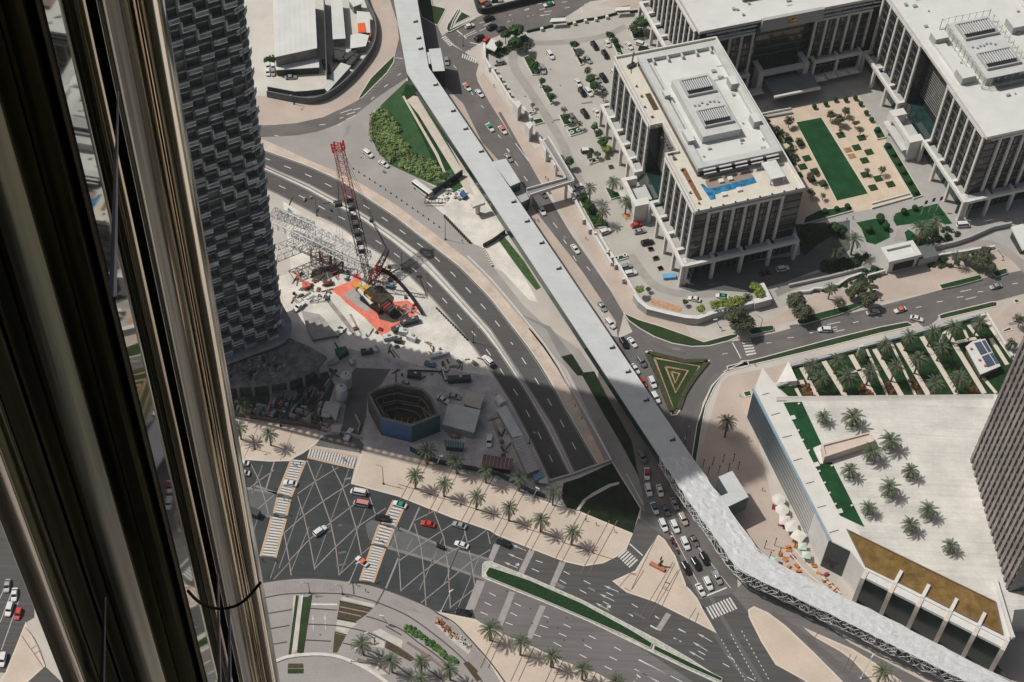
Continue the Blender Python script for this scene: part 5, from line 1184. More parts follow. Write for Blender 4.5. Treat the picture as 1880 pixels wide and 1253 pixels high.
for i,(x,y) in enumerate(((900,1154),(956.6,1181),(1013,1203),(1071.6,1227),(1130,1252))): palm('F',x,y,f'{ORD[i]} date palm from the left along the lower boulevard pavement',g1)
for i,(x,y) in enumerate(((665.6,1181),(719,1213),(773,1215),(826.5,1227),(773,1249))): palm('F',x,y,['tall date palm nearest the taupe driveway of the forecourt','thick date palm second from the driveway in the forecourt','date palm in the middle of the forecourt group','rightmost date palm of the forecourt group','lowest date palm of the forecourt, cut by the frame'][i],'forecourt date palms',s=1.0)
for i,(x,y,l) in enumerate(((447,741,'shaded date palm inside the site hoarding next to the gold columns'),(439,783,'date palm on the pavement hidden partly by the gold columns'),(494,794,'date palm on the pavement left of the top zebra'))): palm('F',x,y,l,'date palms along the boulevard pavement')
palm('F',1620,1233,'date palm under the end of the meshed walkway at the bottom',None); palm('T3',1060,960,'lone dark palm on the plaza between walkway and louvred mall wall',None,s=1.15)
for i,(x,y,l) in enumerate(((1127,333,'broad palm on the square bed in front of the hotel canopy'),(1084.7,344,'leaning palm at the top of the long car park bed'),(1150.6,369,'palm on the orange bed by the hotel canopy'),(1107,387,'palm at the lower end of the long car park bed'))): palm('F',x,y,l,'car park palms',s=.95)
for i,(x,y,l,s) in enumerate(((1535.6,457,'big palm left of the gatehouse drive',1.15),(1570,438,'big palm right behind the one left of the gatehouse drive',1.15),(1695,418,'left palm of the thick cluster on the roundabout',1.2),(1720,409,'right palm of the thick cluster on the roundabout',1.1),(1526,529,'slim palm left of the gatehouse on the street pavement',.8),(1757,470,'slim palm right of the gatehouse on the street pavement',.8),(1803,478,'far slim palm right of the gatehouse',.75))): palm('F',x,y,l,'palms around the gatehouse',s=s)
gp=[(355,430),(420,520),(545,390),(615,515),(710,345),(780,470),(890,290),(960,440),(1055,225),(1130,385),(1225,190),(1290,300),(1240,560),(1430,520),(1385,160),(1560,118)]
gl_=['lower left corner of the striped palm garden','lower left of the striped palm garden, second inward','left upper row of the striped palm garden','left lower row of the striped palm garden','small palm by the white pylon of the palm garden','middle of the second stripe of the palm garden','upper row centre left of the palm garden','centre of the palm garden','upper row centre of the palm garden','middle row centre right of the palm garden','upper row right of centre in the palm garden','middle row right in the palm garden','bottom row centre right of the palm garden','bottom row right beside the red shrubs of the palm garden','above the solar pavilion in the palm garden','top right corner of the palm garden']
for (x,y),l in zip(gp,gl_): palm('T4',x,y,'palm '+('at the ' if not l.startswith(('small','middle of','above')) else '')+l if not l.startswith('small') else l,'palms of the striped garden',s=R.uniform(1.0,1.15) if (x,y)!=(710,345) else .65)
tp=[(1512,765,'small','upper left corner of'),(1567,767,'large','top of'),(1635,808,'large','right of the pink pavilion on'),(1602,829,'large','against the front of the pink pavilion on'),(1561,864,'medium','left, beside the turf strip, on'),(1671,864,'medium','right of centre on'),(1635,895,'large','centre of'),(1596,932,'small','lower left of'),(1706,936,'medium','lower right of'),(1672,962,'medium','above the ochre pond on'),(1745,1002,'small','lowest right of')]
for x,y,sz,l in tp: palm('F',x,y,f'{sz} low palm at the {l} the white terrace',"palms on the mall's white terrace",short=True,s={'small':.88,'medium':1.0,'large':1.2}[sz],zb=ZR)
# broadleaf trees: trunk, limbs and a crown of leaf clumps
def tree_meshes(seed,h,rw,rh,n=900,m_=M['leaf'],ls=.30,open_=.0):
    r=random.Random(seed); tr=MB(); tr.tube([(0,0,0),(.08,.05,h*.35),(.0,.1,h-rh)],.16,7,r1=.12)
    lobes=[]
    for i in range(9):
        a=i*2.4; q=r.uniform(.25,.62); lobes.append((Vector((math.cos(a)*rw*q,math.sin(a)*rw*q,h-rh*.5+r.uniform(-.35,.4)*rh)),rw*r.uniform(.32,.55)))
    for c,_ in lobes: tr.tube([(0,.1,h-rh*1.1),c],.07,5,r1=.03)
    cr=MB()
    for i in range(n):
        c,rr_=r.choice(lobes); d=Vector((r.gauss(0,1),r.gauss(0,1),r.gauss(0,1))).normalized()
        p=c+Vector((d.x*rr_,d.y*rr_,d.z*rr_*rh/rw))*r.uniform(.55,1.05)
        nrm=(d+Vector((r.uniform(-.7,.7),r.uniform(-.7,.7),r.uniform(-.2,.9)))).normalized(); u=nrm.orthogonal().normalized()*ls*r.uniform(.6,1.3); v=nrm.cross(u)*.8
        cr.face([p-u,p-v*.9,p+u,p+v])
    return tr.mesh('trunk',M['wood']),cr.mesh('crown',m_)
TK={}
for nm,a in dict(green=(1,4.6,2.1,1.7,900,M['leaf'],.30),small=(2,2.6,1.15,.95,420,M['leaf'],.22),olive=(3,4.2,2.2,1.5,520,M['leafd'],.26),big=(4,7.0,3.6,2.8,2000,M['leafd'],.36),lime=(5,2.2,1.6,1.0,600,M['leafy'],.24),sparse=(6,3.4,1.7,1.2,210,M['leafd'],.22),bush=(7,1.4,1.2,.75,420,M['leaf'],.22)).items():
    TK[nm]=[tree_meshes(a[0]*10+k,*a[1:]) for k in range(2)]
THT=dict(green=3.8,small=2.2,olive=3.5,big=5.5,lime=1.6,sparse=2.8,bush=.9)
def tree(kind,f,x,y,label,group,s=1.0,zb=0.0,name='tree',cat='tree'):
    c=G(f,x,y,zb+THT[kind]*s); o=empty(name,(c.x,c.y,zb),label,cat,group,R.uniform(0,6.28),False); o.scale=(s,s,s)
    for k,m_ in zip(('trunk','crown'),R.choice(TK[kind])):
        ob=bpy.data.objects.new(k,m_); C.objects.link(ob); ob.parent=o
    return o
# clipped round topiaries
def ball(seed,r_=1.0,m_=M['hedge']):
    bm=bmesh.new(); bmesh.ops.create_icosphere(bm,subdivisions=3,radius=r_); rg=random.Random(seed)
    for v in bm.verts: v.co*=1+rg.uniform(-.07,.07); v.co.z=v.co.z*.85+r_*.85+.35
    me=bpy.data.meshes.new('crown'); bm.to_mesh(me); bm.free(); me.materials.append(m_); return me
BALL=ball(1); st0=MB(); st0.tube([(0,0,0),(0,0,.6)],.12,6); STEM=st0.mesh('trunk',M['wood'])
def topiary(f,x,y,label,group,s=1.0):
    c=G(f,x,y,1.1*s); o=empty('topiary',(c.x,c.y,.1),label,'topiary',group,R.uniform(0,6),False); o.scale=(s,s,s)
    for k,m_ in (('trunk',STEM),('crown',BALL)):
        ob=bpy.data.objects.new(k,m_); C.objects.link(ob); ob.parent=o
T_=[('green','R5',410,225,1.5,'tallest tree in the shrubbery behind the guardhouse'),('green','R5',330,265,1.2,'dark tree left in the shrubbery behind the guardhouse'),('green','R5',400,315,1.2,'yellowish tree low in the shrubbery behind the guardhouse'),('olive','R5',490,350,1.0,'bare looking tree below the guardhouse shrubbery'),
 ('green','R5',275,340,.9,'tree nearest the guardhouse roof'),
 ('green','R5',1370,165,1.4,'tree beside the top colonnade corner of the back office'),('olive','R5',1310,205,1.2,'darker tree at the top bed by the back office'),('olive','R5',530,445,.9,'upper tree on the rounded first car park island'),('green','R5',545,500,.8,'lower tree on the rounded first car park island'),
 ('green','R5',855,335,.85,'upper tree on the slim car park island'),('olive','R5',890,415,.8,'lower tree on the slim car park island'),('green','R5',1130,265,.8,'tree crowning the long car park island'),('green','R5',1165,310,.75,'second tree of the long car park island'),('green','R5',610,620,.7,'single tree above the narrow car park island'),
 ('green','R5',650,685,.75,'middle tree of the narrow car park island'),('green','R5',675,740,.75,'last tree of the narrow car park island'),('olive','R5',955,540,.8,'bare tree above the bushy mid car park island'),('green','R5',980,600,.9,'first tree of the bushy mid car park island'),('green','R5',1010,655,.9,'second tree of the bushy mid car park island'),
 ('sparse','R5',1080,735,1.0,'sparse tree below the bushy island'),('sparse','R5',775,840,.9,'sparse tree above the wide hedge bed'),('green','R5',790,900,.85,'tree on the wide hedge bed'),('sparse','R5',890,950,1.0,'sparse tree right of the wide hedge bed'),
 ('small','R5',1012,968,1.3,'first of the trees in line along the hotel arcade'),('green','R5',1040,1020,.7,'second of the trees in line along the hotel arcade'),('green','R5',1075,1085,.85,'third of the trees in line along the hotel arcade'),('lime','R5',1100,1140,1.2,'last bright tree in line along the hotel arcade'),
 ('green','S6',878,340,.95,'round tree standing alone in the car park aisle'),('green','S6',1040,290,.6,'left tree on the double ring planter'),('olive','S6',1105,280,.7,'right tree on the double ring planter'),('sparse','R5',535,805,.7,'thin tree by the pylon planter'),
 ('green','S6',1040,700,.9,'leafy tree in the middle of the long palm bed'),('green','S6',985,630,.7,'leafy tree at the top of the long palm bed'),
 ('big','T1',1010,1010,1.05,'large dark tree below the forecourt wall'),('big','T1',1080,1060,.85,'large dark tree next to the small zebra'),('lime','T1',300,815,1.0,'yellow green shrub at the boundary wall corner'),('olive','T1',365,810,.5,'small grey shrub at the boundary wall corner'),('lime','T1',755,960,1.0,'yellow green shrub on the forecourt wall'),
 ('lime','T1',860,930,1.2,'leftmost lime shrub of the forecourt row'),('lime','T1',920,915,1.2,'second lime shrub of the forecourt row'),('lime','T1',975,910,1.2,'third lime shrub of the forecourt row'),('lime','T1',1035,895,1.2,'fourth lime shrub of the forecourt row'),('olive','T1',1105,880,.9,'grey tree at the right end of the lime shrub row'),
 ('lime','T1',1160,790,1.2,'upper lime shrub on the forecourt end wall'),('lime','T1',1190,840,1.2,'lower yellow shrub on the forecourt end wall'),('small','T1',640,905,.9,'small dark tree between the forecourt seats'),
 ('big','T2',60,960,.85,'olive tree at the left end of the street pavement'),('big','T2',110,1040,.8,'lower olive tree at the left end of the street pavement'),('big','T2',560,860,.7,'olive tree just left of the gatehouse'),('big','T2',620,940,.75,'olive tree at the street side left of the gatehouse'),('olive','T2',400,985,.9,'thin olive tree between two street palms'),
 ('big','T2',1530,620,.75,'olive tree far right along the street pavement'),('big','T2',1580,680,.6,'lower olive tree far right along the street pavement'),('green','T2',370,385,.9,'round tree by the shaded drive'),('green','T2',410,410,.7,'lower round tree by the shaded drive'),
 ('olive','T4',1860,100,1.2,'olive tree at the far right path'),('olive','T4',1800,270,.9,'small olive tree beside the ribbed tower'),('olive','T4',1765,300,.6,'smaller olive shrub beside the ribbed tower')]
for kd,f,x,y,s,l in T_: tree(kd,f,x,y,l,'trees and shrubs around the office quarter',s*(1.3 if kd=='big' else 1.12),zb=2.3 if (kd=='lime' and f=='T1' and y>760) else 0)
for i,(kd,x,y,s,l) in enumerate((('olive',385,250,1.1,'tall olive tree at the upper left lawn corner'),('sparse',240,320,1.2,'sparse tree by the hotel wall of the courtyard'),('sparse',360,375,.9,'sparse tree in a pot left of the lawn'),('olive',470,430,.8,'tree touching the left lawn edge'),('olive',350,540,.7,'shrub tree against the hotel wall'),('olive',570,740,.9,'tree left of the lower lawn'),('sparse',680,790,.9,'sparse tree overlapping the lower lawn edge'),
 ('olive',580,880,.9,'tree at the lower left of the courtyard'),('sparse',680,910,.9,'sparse tree at the bottom left lawn corner'),('olive',755,190,1.1,'left tree of the upper right trio'),('olive',830,225,1.2,'middle tree of the upper right trio'),('olive',885,160,1.0,'right tree of the upper right trio'),('olive',970,265,.8,'tree right of the upper trio'),('sparse',1015,340,.9,'sparse tree low on the upper right'),
 ('sparse',835,335,.6,'small sparse tree by the lawn right edge'),('sparse',1070,690,.9,'sparse tree at the lower right planters'),('sparse',1205,680,1.2,'widest sparse tree at the lower right'),('small',610,690,1.0,'small dark tree at the left of the lower lawn'))): tree(kd,'Y1',x,y,l+' in the courtyard','courtyard garden trees',s)
for i,(x,y) in enumerate(((603,125),(703,100),(788,62),(880,62),(965,48))): topiary('Y1',x,y,f'{ORD[i]} clipped ball from the left along the top of the courtyard','courtyard topiaries')
for i,(x,y) in enumerate(((1012,100),(1062,180),(1108,240),(1160,330))): topiary('Y1',x,y,f'{ORD[i]} clipped ball from the top along the orange bed of the courtyard','courtyard topiaries',1.0+.1*(i==3))
for i,(x,y) in enumerate(((1250,470),(1300,545),(1345,620),(1390,700),(1440,790),(1500,880))): topiary('Y1',x,y,f'{ORD[i]} clipped ball from the top in the long right hedge of the courtyard','courtyard topiaries',1.15)
for i,(x,y,s) in enumerate(((695,1050,1.1),(800,1030,1.0),(895,1008,1.1))): topiary('Y1',x,y,f'{ORD[i]} clipped ball from the left on the lower hedge of the courtyard','courtyard topiaries',s)
for x,y,s,l in ((1470,165,1.6,'large dark clipped dome of the roundabout garden'),(1290,335,1.5,'light green clipped dome of the roundabout garden'),(1560,300,1.5,'right clipped dome of the roundabout garden')): topiary('Y2',x,y,l,'roundabout garden domes',s)
for x,y,s,l in ((1395,1050,1.2,'left clipped dome above the roundabout'),(1490,1020,1.1,'second clipped dome above the roundabout'),(1190,1120,1.6,'dome topping the roundabout garden')): topiary('Y1',x,y,l,'roundabout garden domes',s)
for i,(x,y) in enumerate(((790,290),(770,330),(850,330),)): topiary('Y2',x,y,['upper dark round shrub by the shaded drive','left dark round shrub by the shaded drive','right dark round shrub by the shaded drive'][i],'roundabout garden domes',1.3)
# palm garden red shrubs and park shrubbery
def clump(name,f,s,z,h,n,m_,label=None,seed=1,ls=.45,kind=None,cat='shrubs'):
    poly=L(f,s,z); r=random.Random(seed); b=MB(); xs=[p.x for p in poly]; ys=[p.y for p in poly]
    def inside(x,y):
        c=False; j=len(poly)-1
        for i in range(len(poly)):
            if (poly[i].y>y)!=(poly[j].y>y) and x<(poly[j].x-poly[i].x)*(y-poly[i].y)/(poly[j].y-poly[i].y)+poly[i].x: c=not c
            j=i
        return c
    lob=[]
    while len(lob)<n:
        x,y=r.uniform(min(xs),max(xs)),r.uniform(min(ys),max(ys))
        if inside(x,y): lob.append((x,y,r.uniform(.5,1.25)))
    for x,y,q in lob:
        for k in range(26):
            d=Vector((r.gauss(0,1),r.gauss(0,1),abs(r.gauss(0,1)))).normalized(); p=Vector((x,y,z))+Vector((d.x*h*.8*q,d.y*h*.8*q,d.z*h*q)); nn_=(d+Vector((r.uniform(-.5,.5),r.uniform(-.5,.5),.3))).normalized()
            u=nn_.orthogonal().normalized()*ls*r.uniform(.6,1.2); v=nn_.cross(u); b.face([p-u,p-v,p+u,p+v])
    o=b.obj(name,m_); 
    if kind: o['kind']=kind
    if label: tag(o,label,cat)
    return o
clump('shrubbery','R4','1045,835 975,900 955,1000 990,1110 1100,1240 1400,1380 1560,1440 1600,1400 1440,1250 1300,1200 1210,1080 1150,930 1090,870',.05,1.5,420,mat('park_shrub_leaves',(.15,.21,.075),.85,var=.6,scale=.18,fine=.35,spec=.15),None,5,.38,'stuff')
clump('red_shrubs','T4','270,570 330,570 390,660 300,665',.1,.7,24,mat('russet_shrub',(.17,.075,.035),.9,var=.5,scale=.8),'russet flowering shrubs at the lower left of the palm garden',1,.3,cat='shrubs')
clump('red_shrubs','T4','690,590 720,570 790,650 700,655',.1,.7,22,MATS['russet_shrub'],'russet shrubs below the second palm stripe',2,.3)
clump('red_shrubs','T4','1050,540 1080,530 1160,650 1100,645',.1,.7,24,MATS['russet_shrub'],'russet shrubs below the centre of the palm garden',3,.3)
clump('red_shrubs','T4','1480,560 1500,545 1555,635 1500,635',.1,.7,20,MATS['russet_shrub'],'russet shrubs at the lower right of the palm garden',4,.3)
clump('red_shrubs','T4','880,560 920,570 960,645 900,650',.1,.7,20,MATS['russet_shrub'],'russet shrubs left of centre in the palm garden',6,.3)
# ================================================================ GARDENS AND SMALL AREAS
sheets('courtyard_garden',mat('peach_tiles',(.60,.49,.375),.85,var=.08,scale=.2,fine=.05,tile=(BW,1.5,1.5,.07,.06)),[('Y1','110,200 390,150 1000,30 1230,420 1550,930 1480,940 1110,1035 930,1060 480,1180 420,1100 100,260')],.03)
sheets('courtyard_lawn',M['turf'],[('Y1','440,265 668,222 1082,893 800,958')],.06)
b=MB(); b.strip(L('Y1','668,222 1082,893',.07),.5); b.strip(L('Y1','440,265 800,958',.07),.4); b.strip(L('Y1','585,178 945,100',.07),.5); b.strip(L('Y1','955,130 1010,215',.07),.35); b.strip(L('Y1','1065,300 1120,385',.07),.35); struct('garden_edging',b,M['walkl'])
lawn([('Y1','1200,470 1280,440 1560,912 1480,940'),('Y1','1115,330 1180,290 1240,395 1160,415'),('Y1','520,1100 640,1040 930,1000 945,1045 500,1165')],M['hedge'],'hedge_bed',.6,.3,each=('%s clipped hedge bed from the top in the courtyard garden','hedge','courtyard hedge beds'))
sq=sorted(((975,490),(1085,530),(1045,605),(535,585),(497,660),(460,735),(835,380),(1018,405),(1165,765),(1275,815),(1120,845),(605,700),(375,420),(575,770),(480,455),(680,810),(1050,730)),key=lambda t:t[1])
for i,(x,y) in enumerate(sq):
    b=MB(); b.box(G('Y1',x,y,.05),3.0,2.6,.45,BW,1,0); tag(b.obj('planting_square',[M['hedge'],M['soil']]),f'{ORD[i]} small square hedge bed from the top in the courtyard','planted bed','square courtyard beds')
for x,y,l in ((935,565,'lower'),(900,510,'upper')):
    b=MB(); b.box(G('Y1',x,y,.05),2.8,2.4,.12,BW,1,0); tag(b.obj('planting_square',[mat('orange_groundcover',(.33,.19,.09),.9,var=.3),M['soil']]),l+' orange brown square bed right of the courtyard lawn','planted bed')
def wallobj(name,f,s,w_,h,m_,label,cat='wall',z=0,group=None):
    b=MB(); b.wallstrip(L(f,s,z),w_,h); return tag(b.obj(name,m_),label,cat,group)
wallobj('terrace_wall','Y1','110,205 395,150',.4,.9,M['stone'],'upper stone step wall at the top left of the courtyard'); wallobj('terrace_wall','Y1','130,235 405,185',.8,1.0,M['stoneg'],'grey stepped wall at the top left of the courtyard')
wallobj('step_wall','Y1','1110,990 1440,900',.4,.7,M['stone'],'first step wall below the courtyard terrace'); wallobj('step_wall','Y1','1110,1030 1470,930',.4,.8,M['stone'],'second step wall below the courtyard terrace')
sheets('roundabout_lawn',M['turf'],[('Y2','1100,240 1400,180 1600,260 1620,470 1400,580 1260,540 1180,330'),('Y1','1300,1130 1320,1070 1560,1000 1700,1200 1700,1290 1590,1253 1480,1160 1330,1180'),('T2','820,290 910,265 1010,230 1170,190 1210,240 1290,350 1230,355 1100,300 930,330 850,370'),('T2','910,420 940,395 980,420 1050,540 1000,560 930,490')],.05)
sheets('service_drive',mat('taupe_drive',(.33,.30,.275),.85,var=.1,scale=.1,fine=.06),[('T2','830,490 850,400 930,345 1000,330 1000,365 930,385 900,430 925,480'),('T2','1000,575 1200,520 1450,475 1600,480 1720,530 1858,640 1858,740 1760,640 1620,540 1440,530 1200,580 1040,610')],.05)
wallobj('boundary_wall','T2','-20,935 80,905 150,900 190,880 260,880 320,855 380,850 450,800 560,760',.7,1.5,M['stone'],'long pale stepped boundary wall left of the gatehouse'); wallobj('boundary_wall','T2','610,785 750,745',.6,2.0,M['stone'],'short pale wall against the gatehouse')
wallobj('boundary_wall','T2','1100,640 1200,610 1400,580 1500,560 1620,545',.7,1.4,M['stone'],'pale boundary wall right of the gatehouse'); wallobj('retaining_wall','T2','1060,590 1130,560 1300,520 1420,480 1600,400 1750,370',.8,2.2,M['stoneg'],'grey retaining wall right of the roundabout')
wallobj('retaining_wall','Y2','60,1230 700,1090 1200,960',.7,1.4,M['stoneg'],'shaded grey wall along the drive left of the gatehouse')
def pblock(name,f,s,z1,mt,ms,label,cat,z0=0,group=None):
    q=MB(); q.prism([Vector((p.x,p.y,0)) for p in L(f,s,z1)],z0,z1,0,1,True); return tag(q.obj(name,[mt,ms]),label,cat,group)
gb_=empty('gate_pavilion',G('T2',1800,450,0),'white slab roofed pavilion cut by the right edge above the street','pavilion')
blk(gb_,'roof','T2','1755,375 1850,350 1990,480 1850,560',5,4.3,M['roofw'],M['stone']); blk(gb_,'wall','T2','1770,400 1850,380 1950,480 1850,530',4.3,0,M['stone'],M['dark'])
# forecourt retaining walls
def tallwall(f,s_,w_,h,label,mt=M['stone'],ms=M['stoneg']):
    b=MB(); b.wallstrip([z_(p,0) for p in L(f,s_,h)],w_,h,0,1,0); return tag(b.obj('retaining_wall',[mt,ms]),label,'wall')
tallwall('T1','268,848 300,900 362,950 500,985 640,1015 735,1022 838,985',1.5,3.4,'grey panelled retaining wall round the hotel forecourt corner')
tallwall('T1','838,988 1150,905',1.2,3.2,'shaded retaining wall behind the lime shrubs of the forecourt')
tallwall('T1','1148,902 1262,878 1200,770',2.4,3.8,'pale angled planter wall at the end of the forecourt')
sheets('planter_soil',mat('peach_mulch',(.46,.27,.16),.9,var=.3,scale=1.0),[('T1','370,880 450,895 620,950 600,985 390,925')],.1)
# boundary wall with pylons along the car park
wallobj('boundary_wall','Y4','150,130 155,270 200,340 300,500 400,660 450,720',.9,1.8,M['stone'],'white boundary wall of the car park above the first pylon'); wallobj('boundary_wall','S6','840,530 900,640 1000,830 1100,1000 1220,1200',.9,1.6,M['stone'],'white boundary wall below the link footbridge')
wallobj('boundary_wall','T1','0,430 60,530 170,700 270,870',.9,1.8,M['stone'],'white boundary wall beside the two parked silver and white cars')
wallobj('boundary_wall','Y4','520,740 600,850',.9,1.8,M['stone'],'white boundary wall between the two pylons'); wallobj('boundary_wall','Y4','650,980 740,1150 830,1300',.9,1.8,M['stone'],'white boundary wall below the second pylon')
for i,(x,y,l) in enumerate(((490,760,'upper'),(600,960,'lower'))):
    pblock('gate_pylon','Y4',f'{x-60},{y-90} {x-5},{y-110} {x+20},{y-80} {x-15},{y-30}',6.5,M['stone'],M['stone'],f'{l} white pylon at the car park entrance','pylon')
pblock('kiosk_roof','Y4','690,1030 740,1010 780,1110 735,1150',3.5,M['roofw'],M['stone'],'white kiosk beside the lower pylon','kiosk')
pn=0
for f,x,y in (('Y4',205,345),('Y4',255,360),('Y4',310,440),('Y4',355,510),('Y4',395,585),('S6',905,655),('S6',990,830),('S6',1040,910),('S6',1085,940),('S6',1190,1080),('S6',1220,1140),('T1',60,545),('T1',120,640),('T1',180,745)):
    b=MB(); b.box(z_(G(f,x,y,1.5),0),.9,.9,2.4,BW,1,0); tag(b.obj('wall_pier',[M['stone'],M['stoneg']]),f'{ORD[pn]} square stone pier from the top along the car park boundary wall','pier','piers of the boundary wall'); pn+=1
gh2=empty('guardhouse',G('X4',1290,520,0),'small white flat roofed guardhouse beside the shrubbery at the parking corner','guardhouse')
blk(gh2,'roof','X4','1200,545 1260,450 1375,485 1305,590',3.6,3.1,M['roofw'],M['stone']); blk(gh2,'wall','X4','1215,550 1265,470 1355,490 1300,580',3.1,0,M['stone'],M['glassg'])
for i,(f,x,y,l) in enumerate((('R5',730,170,'left'),('R5',1225,85,'right'))):
    o=empty('bus_shelter',G(f,x,y,0),f'{l} pale roofed shelter on the far kerb of the car park','shelter'); blk(o,'roof',f,f'{x-65},{y} {x-50},{y-28} {x+60},{y-35} {x+55},{y-8}',3.2,2.9,M['roofw'],M['stone'])
    for dx in (-45,45): 
        q=MB(); q.tube([G(f,x+dx,y+5,0),z_(G(f,x+dx,y+5,0),2.9)],.1,6); q.obj('post',M['dark'],o)
    q=MB(); q.wallstrip(L(f,f'{x-50},{y+10} {x+50},{y-5}',0),.1,2.6); q.obj('glass_panel',M['glassg'],o)
b=MB(); b.wallstrip(L('R5','490,250 600,225 690,205',0),.5,1.0); b.wallstrip(L('R5','800,195 860,178 940,160 1020,150 1110,130 1180,110',0),.5,1.0); b.wallstrip(L('R5','1280,100 1400,85 1500,60',0),.5,1.0); tag(b.obj('kerb_hedge',M['hedge']),'low clipped hedge along the top edge of the car park','hedge')
for i,(x,y) in enumerate(((605,222),(855,178),(940,160),(1020,148),(1105,130))):
    b=MB(); b.box(z_(G('R5',x,y,1),0),1.1,1.1,1.5,BW); tag(b.obj('hedge_pier',M['stone']),f'{ORD[i]} pale pier from the left in the top hedge of the car park','pier','piers in the top hedge')
# planted islands of the car park
lawn([('R5','460,440 520,415 580,500 600,570 530,575'),('R5','830,365 860,370 930,490 900,500'),('R5','1130,300 1190,300 1240,430 1195,440'),('R5','590,655 625,650 695,780 670,798'),('R5','940,590 970,575 1040,710 1005,720'),('R5','735,880 780,870 835,945 775,965'),('R5','795,995 890,965 925,1015 825,1045'),
 ('R5','470,870 555,845 565,865 490,890'),('R5','1280,220 1380,210 1400,290 1305,300'),('R5','190,380 290,370 480,255 520,300 340,400 260,440'),('S6','1020,345 1120,310 1135,335 1040,368'),('S6','1245,1125 1340,1100 1355,1135 1255,1165'),('S6','1165,560 1180,550 1330,620 1215,655'),('S6','940,640 1000,620 1200,860 1195,880 1075,890'),('Y4','610,835 700,815 730,860 640,885')],M['hedge'],'planted_island',.5,.3,each=('%s kerbed planted island counting from the far end of the car park','planted bed','car park islands'))
sheets('orange_bed',mat('orange_mulch',(.42,.22,.11),.9,var=.3,scale=1.0),[('S6','1300,775 1410,750 1425,790 1340,830')],.1)
rp_=(('R5',615,555),('R5',560,550),('R5',600,660),('R5',640,720),('R5',835,1018),('R5',885,1000),('R5',487,870),('R5',540,855),('S6',1045,345),('S6',1105,325),('S6',1262,1138),('S6',1330,1115),('R5',1195,420),('R5',1020,705))
for i,(f,x,y) in enumerate(sorted(rp_,key=lambda t:-G(t[0],t[1],t[2]).y)):
    b=MB(); c=G(f,x,y,.6); n=12; o=[c+Vector((math.cos(2*math.pi*k/n),math.sin(2*math.pi*k/n),0))*.85 for k in range(n)]; i_=[c+(p-c)*.6 for p in o]; b.ring(o,i_,.5,.95); tag(b.obj('ring_planter',M['stone']),f'{ORD[i]} white stone ring planter from the top of the car park beds','planter','ring planters')
for i,(f,x,y) in enumerate((('T1',380,512),('T1',425,578),('T1',455,655),('S6',1185,310),('S6',1215,385),('S6',1545,1060),('V4',495,985),('V4',540,1070))):
    b=MB(); b.box(z_(G(f,x,y,.6),0),1.7,1.5,.7,BW,1,0); tag(b.obj('square_planter',[M['hedge'],M['terra']]),f'{ORD[i]} square planter in the series beside the hotel arcade','planter','square planters beside the hotel')
b=MB(); b.box(z_(G('T1',522,715,1),0),1.9,4.6,1.2,math.radians(100)); tag(b.obj('blue_cover',mat('sky_blue_cover',(.12,.35,.60),.6)),'sky blue covered cart beside the hotel corner','cart')
# triangular flower island
lawn([('T3','378,380 420,372 520,415 700,455 915,452 800,590 720,720 680,850 640,905 590,912 560,800 470,560')],M['lawnd'],'flower_island',.18,.5)
b=MB(); ph=M['ochre']
for s in ('452,435 825,505 625,890 452,435','545,508 730,540 628,720 545,508','592,548 660,565 625,640 592,548'): b.strip(smooth(L('T3',s,.22),1),.75)
struct('flower_rows',b,mat('apricot_flowers',(.36,.23,.14),.9,var=.4,scale=1.5))
b=MB(); b.wallstrip(L('T3','400,395 520,425 700,468 890,462',.15),1.6,.5); b.wallstrip(L('T3','890,468 785,595 700,725 650,860',.15),1.6,.5); b.wallstrip(L('T3','395,400 470,560 560,800 600,880',.15),1.6,.5); tag(b.obj('hedge_border',mat('brown_hedge',(.055,.060,.028),.9,var=.4,scale=1.2,bump=.6)),'dark clipped hedge round the triangular flower island','hedge')
lawn([('T3','1180,715 1240,700 1258,745 1200,755')],M['turf'],'grass_square',.3,.25)
# palm garden
sheets('palm_garden',M['lawn'],[('T4','215,455 430,400 620,345 850,275 1160,200 1320,165 1610,75 1900,560 1700,640 400,665 90,670 60,600')],.04)
b=MB()
for s,w_ in (('280,450 395,665',1.7),('440,405 600,665',1.9),('635,360 800,655',1.9),('805,318 1000,655',1.9),('975,275 1195,650',1.9),('1145,228 1395,642',1.9),('1320,185 1595,637',1.9),('1480,145 1560,250',1.3),('1640,240 1760,430',1.6),('1590,80 1800,380',1.9),('740,300 900,655',.9),('910,240 1100,650',.9),('1450,180 1480,250',1.0),('1560,490 1680,635',1.3),('60,580 300,555',2.0),('100,600 175,665',1.4),('240,600 275,665',1.2),('1390,270 1560,235',1.3),('570,500 740,460',.8)):
    b.strip(L('T4',s,.07),w_)
struct('garden_paths',b,M['walkl'])
sheets('garden_square',mat('rose_tiles',(.50,.385,.32),.85,var=.1),[('T4','100,640 130,620 160,665 110,668')],.09)
wallobj('garden_wall','T4','205,450 430,392 640,332 900,262 1160,195 1340,150 1600,72',.9,1.3,mat('pale_blue_wall',(.36,.40,.42),.8),'long pale blue grey wall along the street side of the palm garden')
wallobj('garden_wall','T4','1605,72 1790,380',.9,1.3,M['stone'],'white wall closing the palm garden on the right'); wallobj('garden_wall','T4','90,600 180,570 250,550',.8,1.2,MATS['pale_blue_wall'],'short pale blue wall joining the mall tip and the garden')
q=MB(); p3=[G('T4',185,405,3.2),G('T4',250,545,3.2),G('T4',105,560,0)]; lo=[z_(p,0) for p in p3]; q.face(p3); q.face([lo[0],lo[1],p3[1],p3[0]]); q.face([lo[1],lo[2],p3[2],p3[1]]); q.face([lo[2],lo[0],p3[0],p3[2]]); tag(q.obj('white_wedge',M['stone']),'white triangular wedge beside the palm garden entrance','wedge wall')
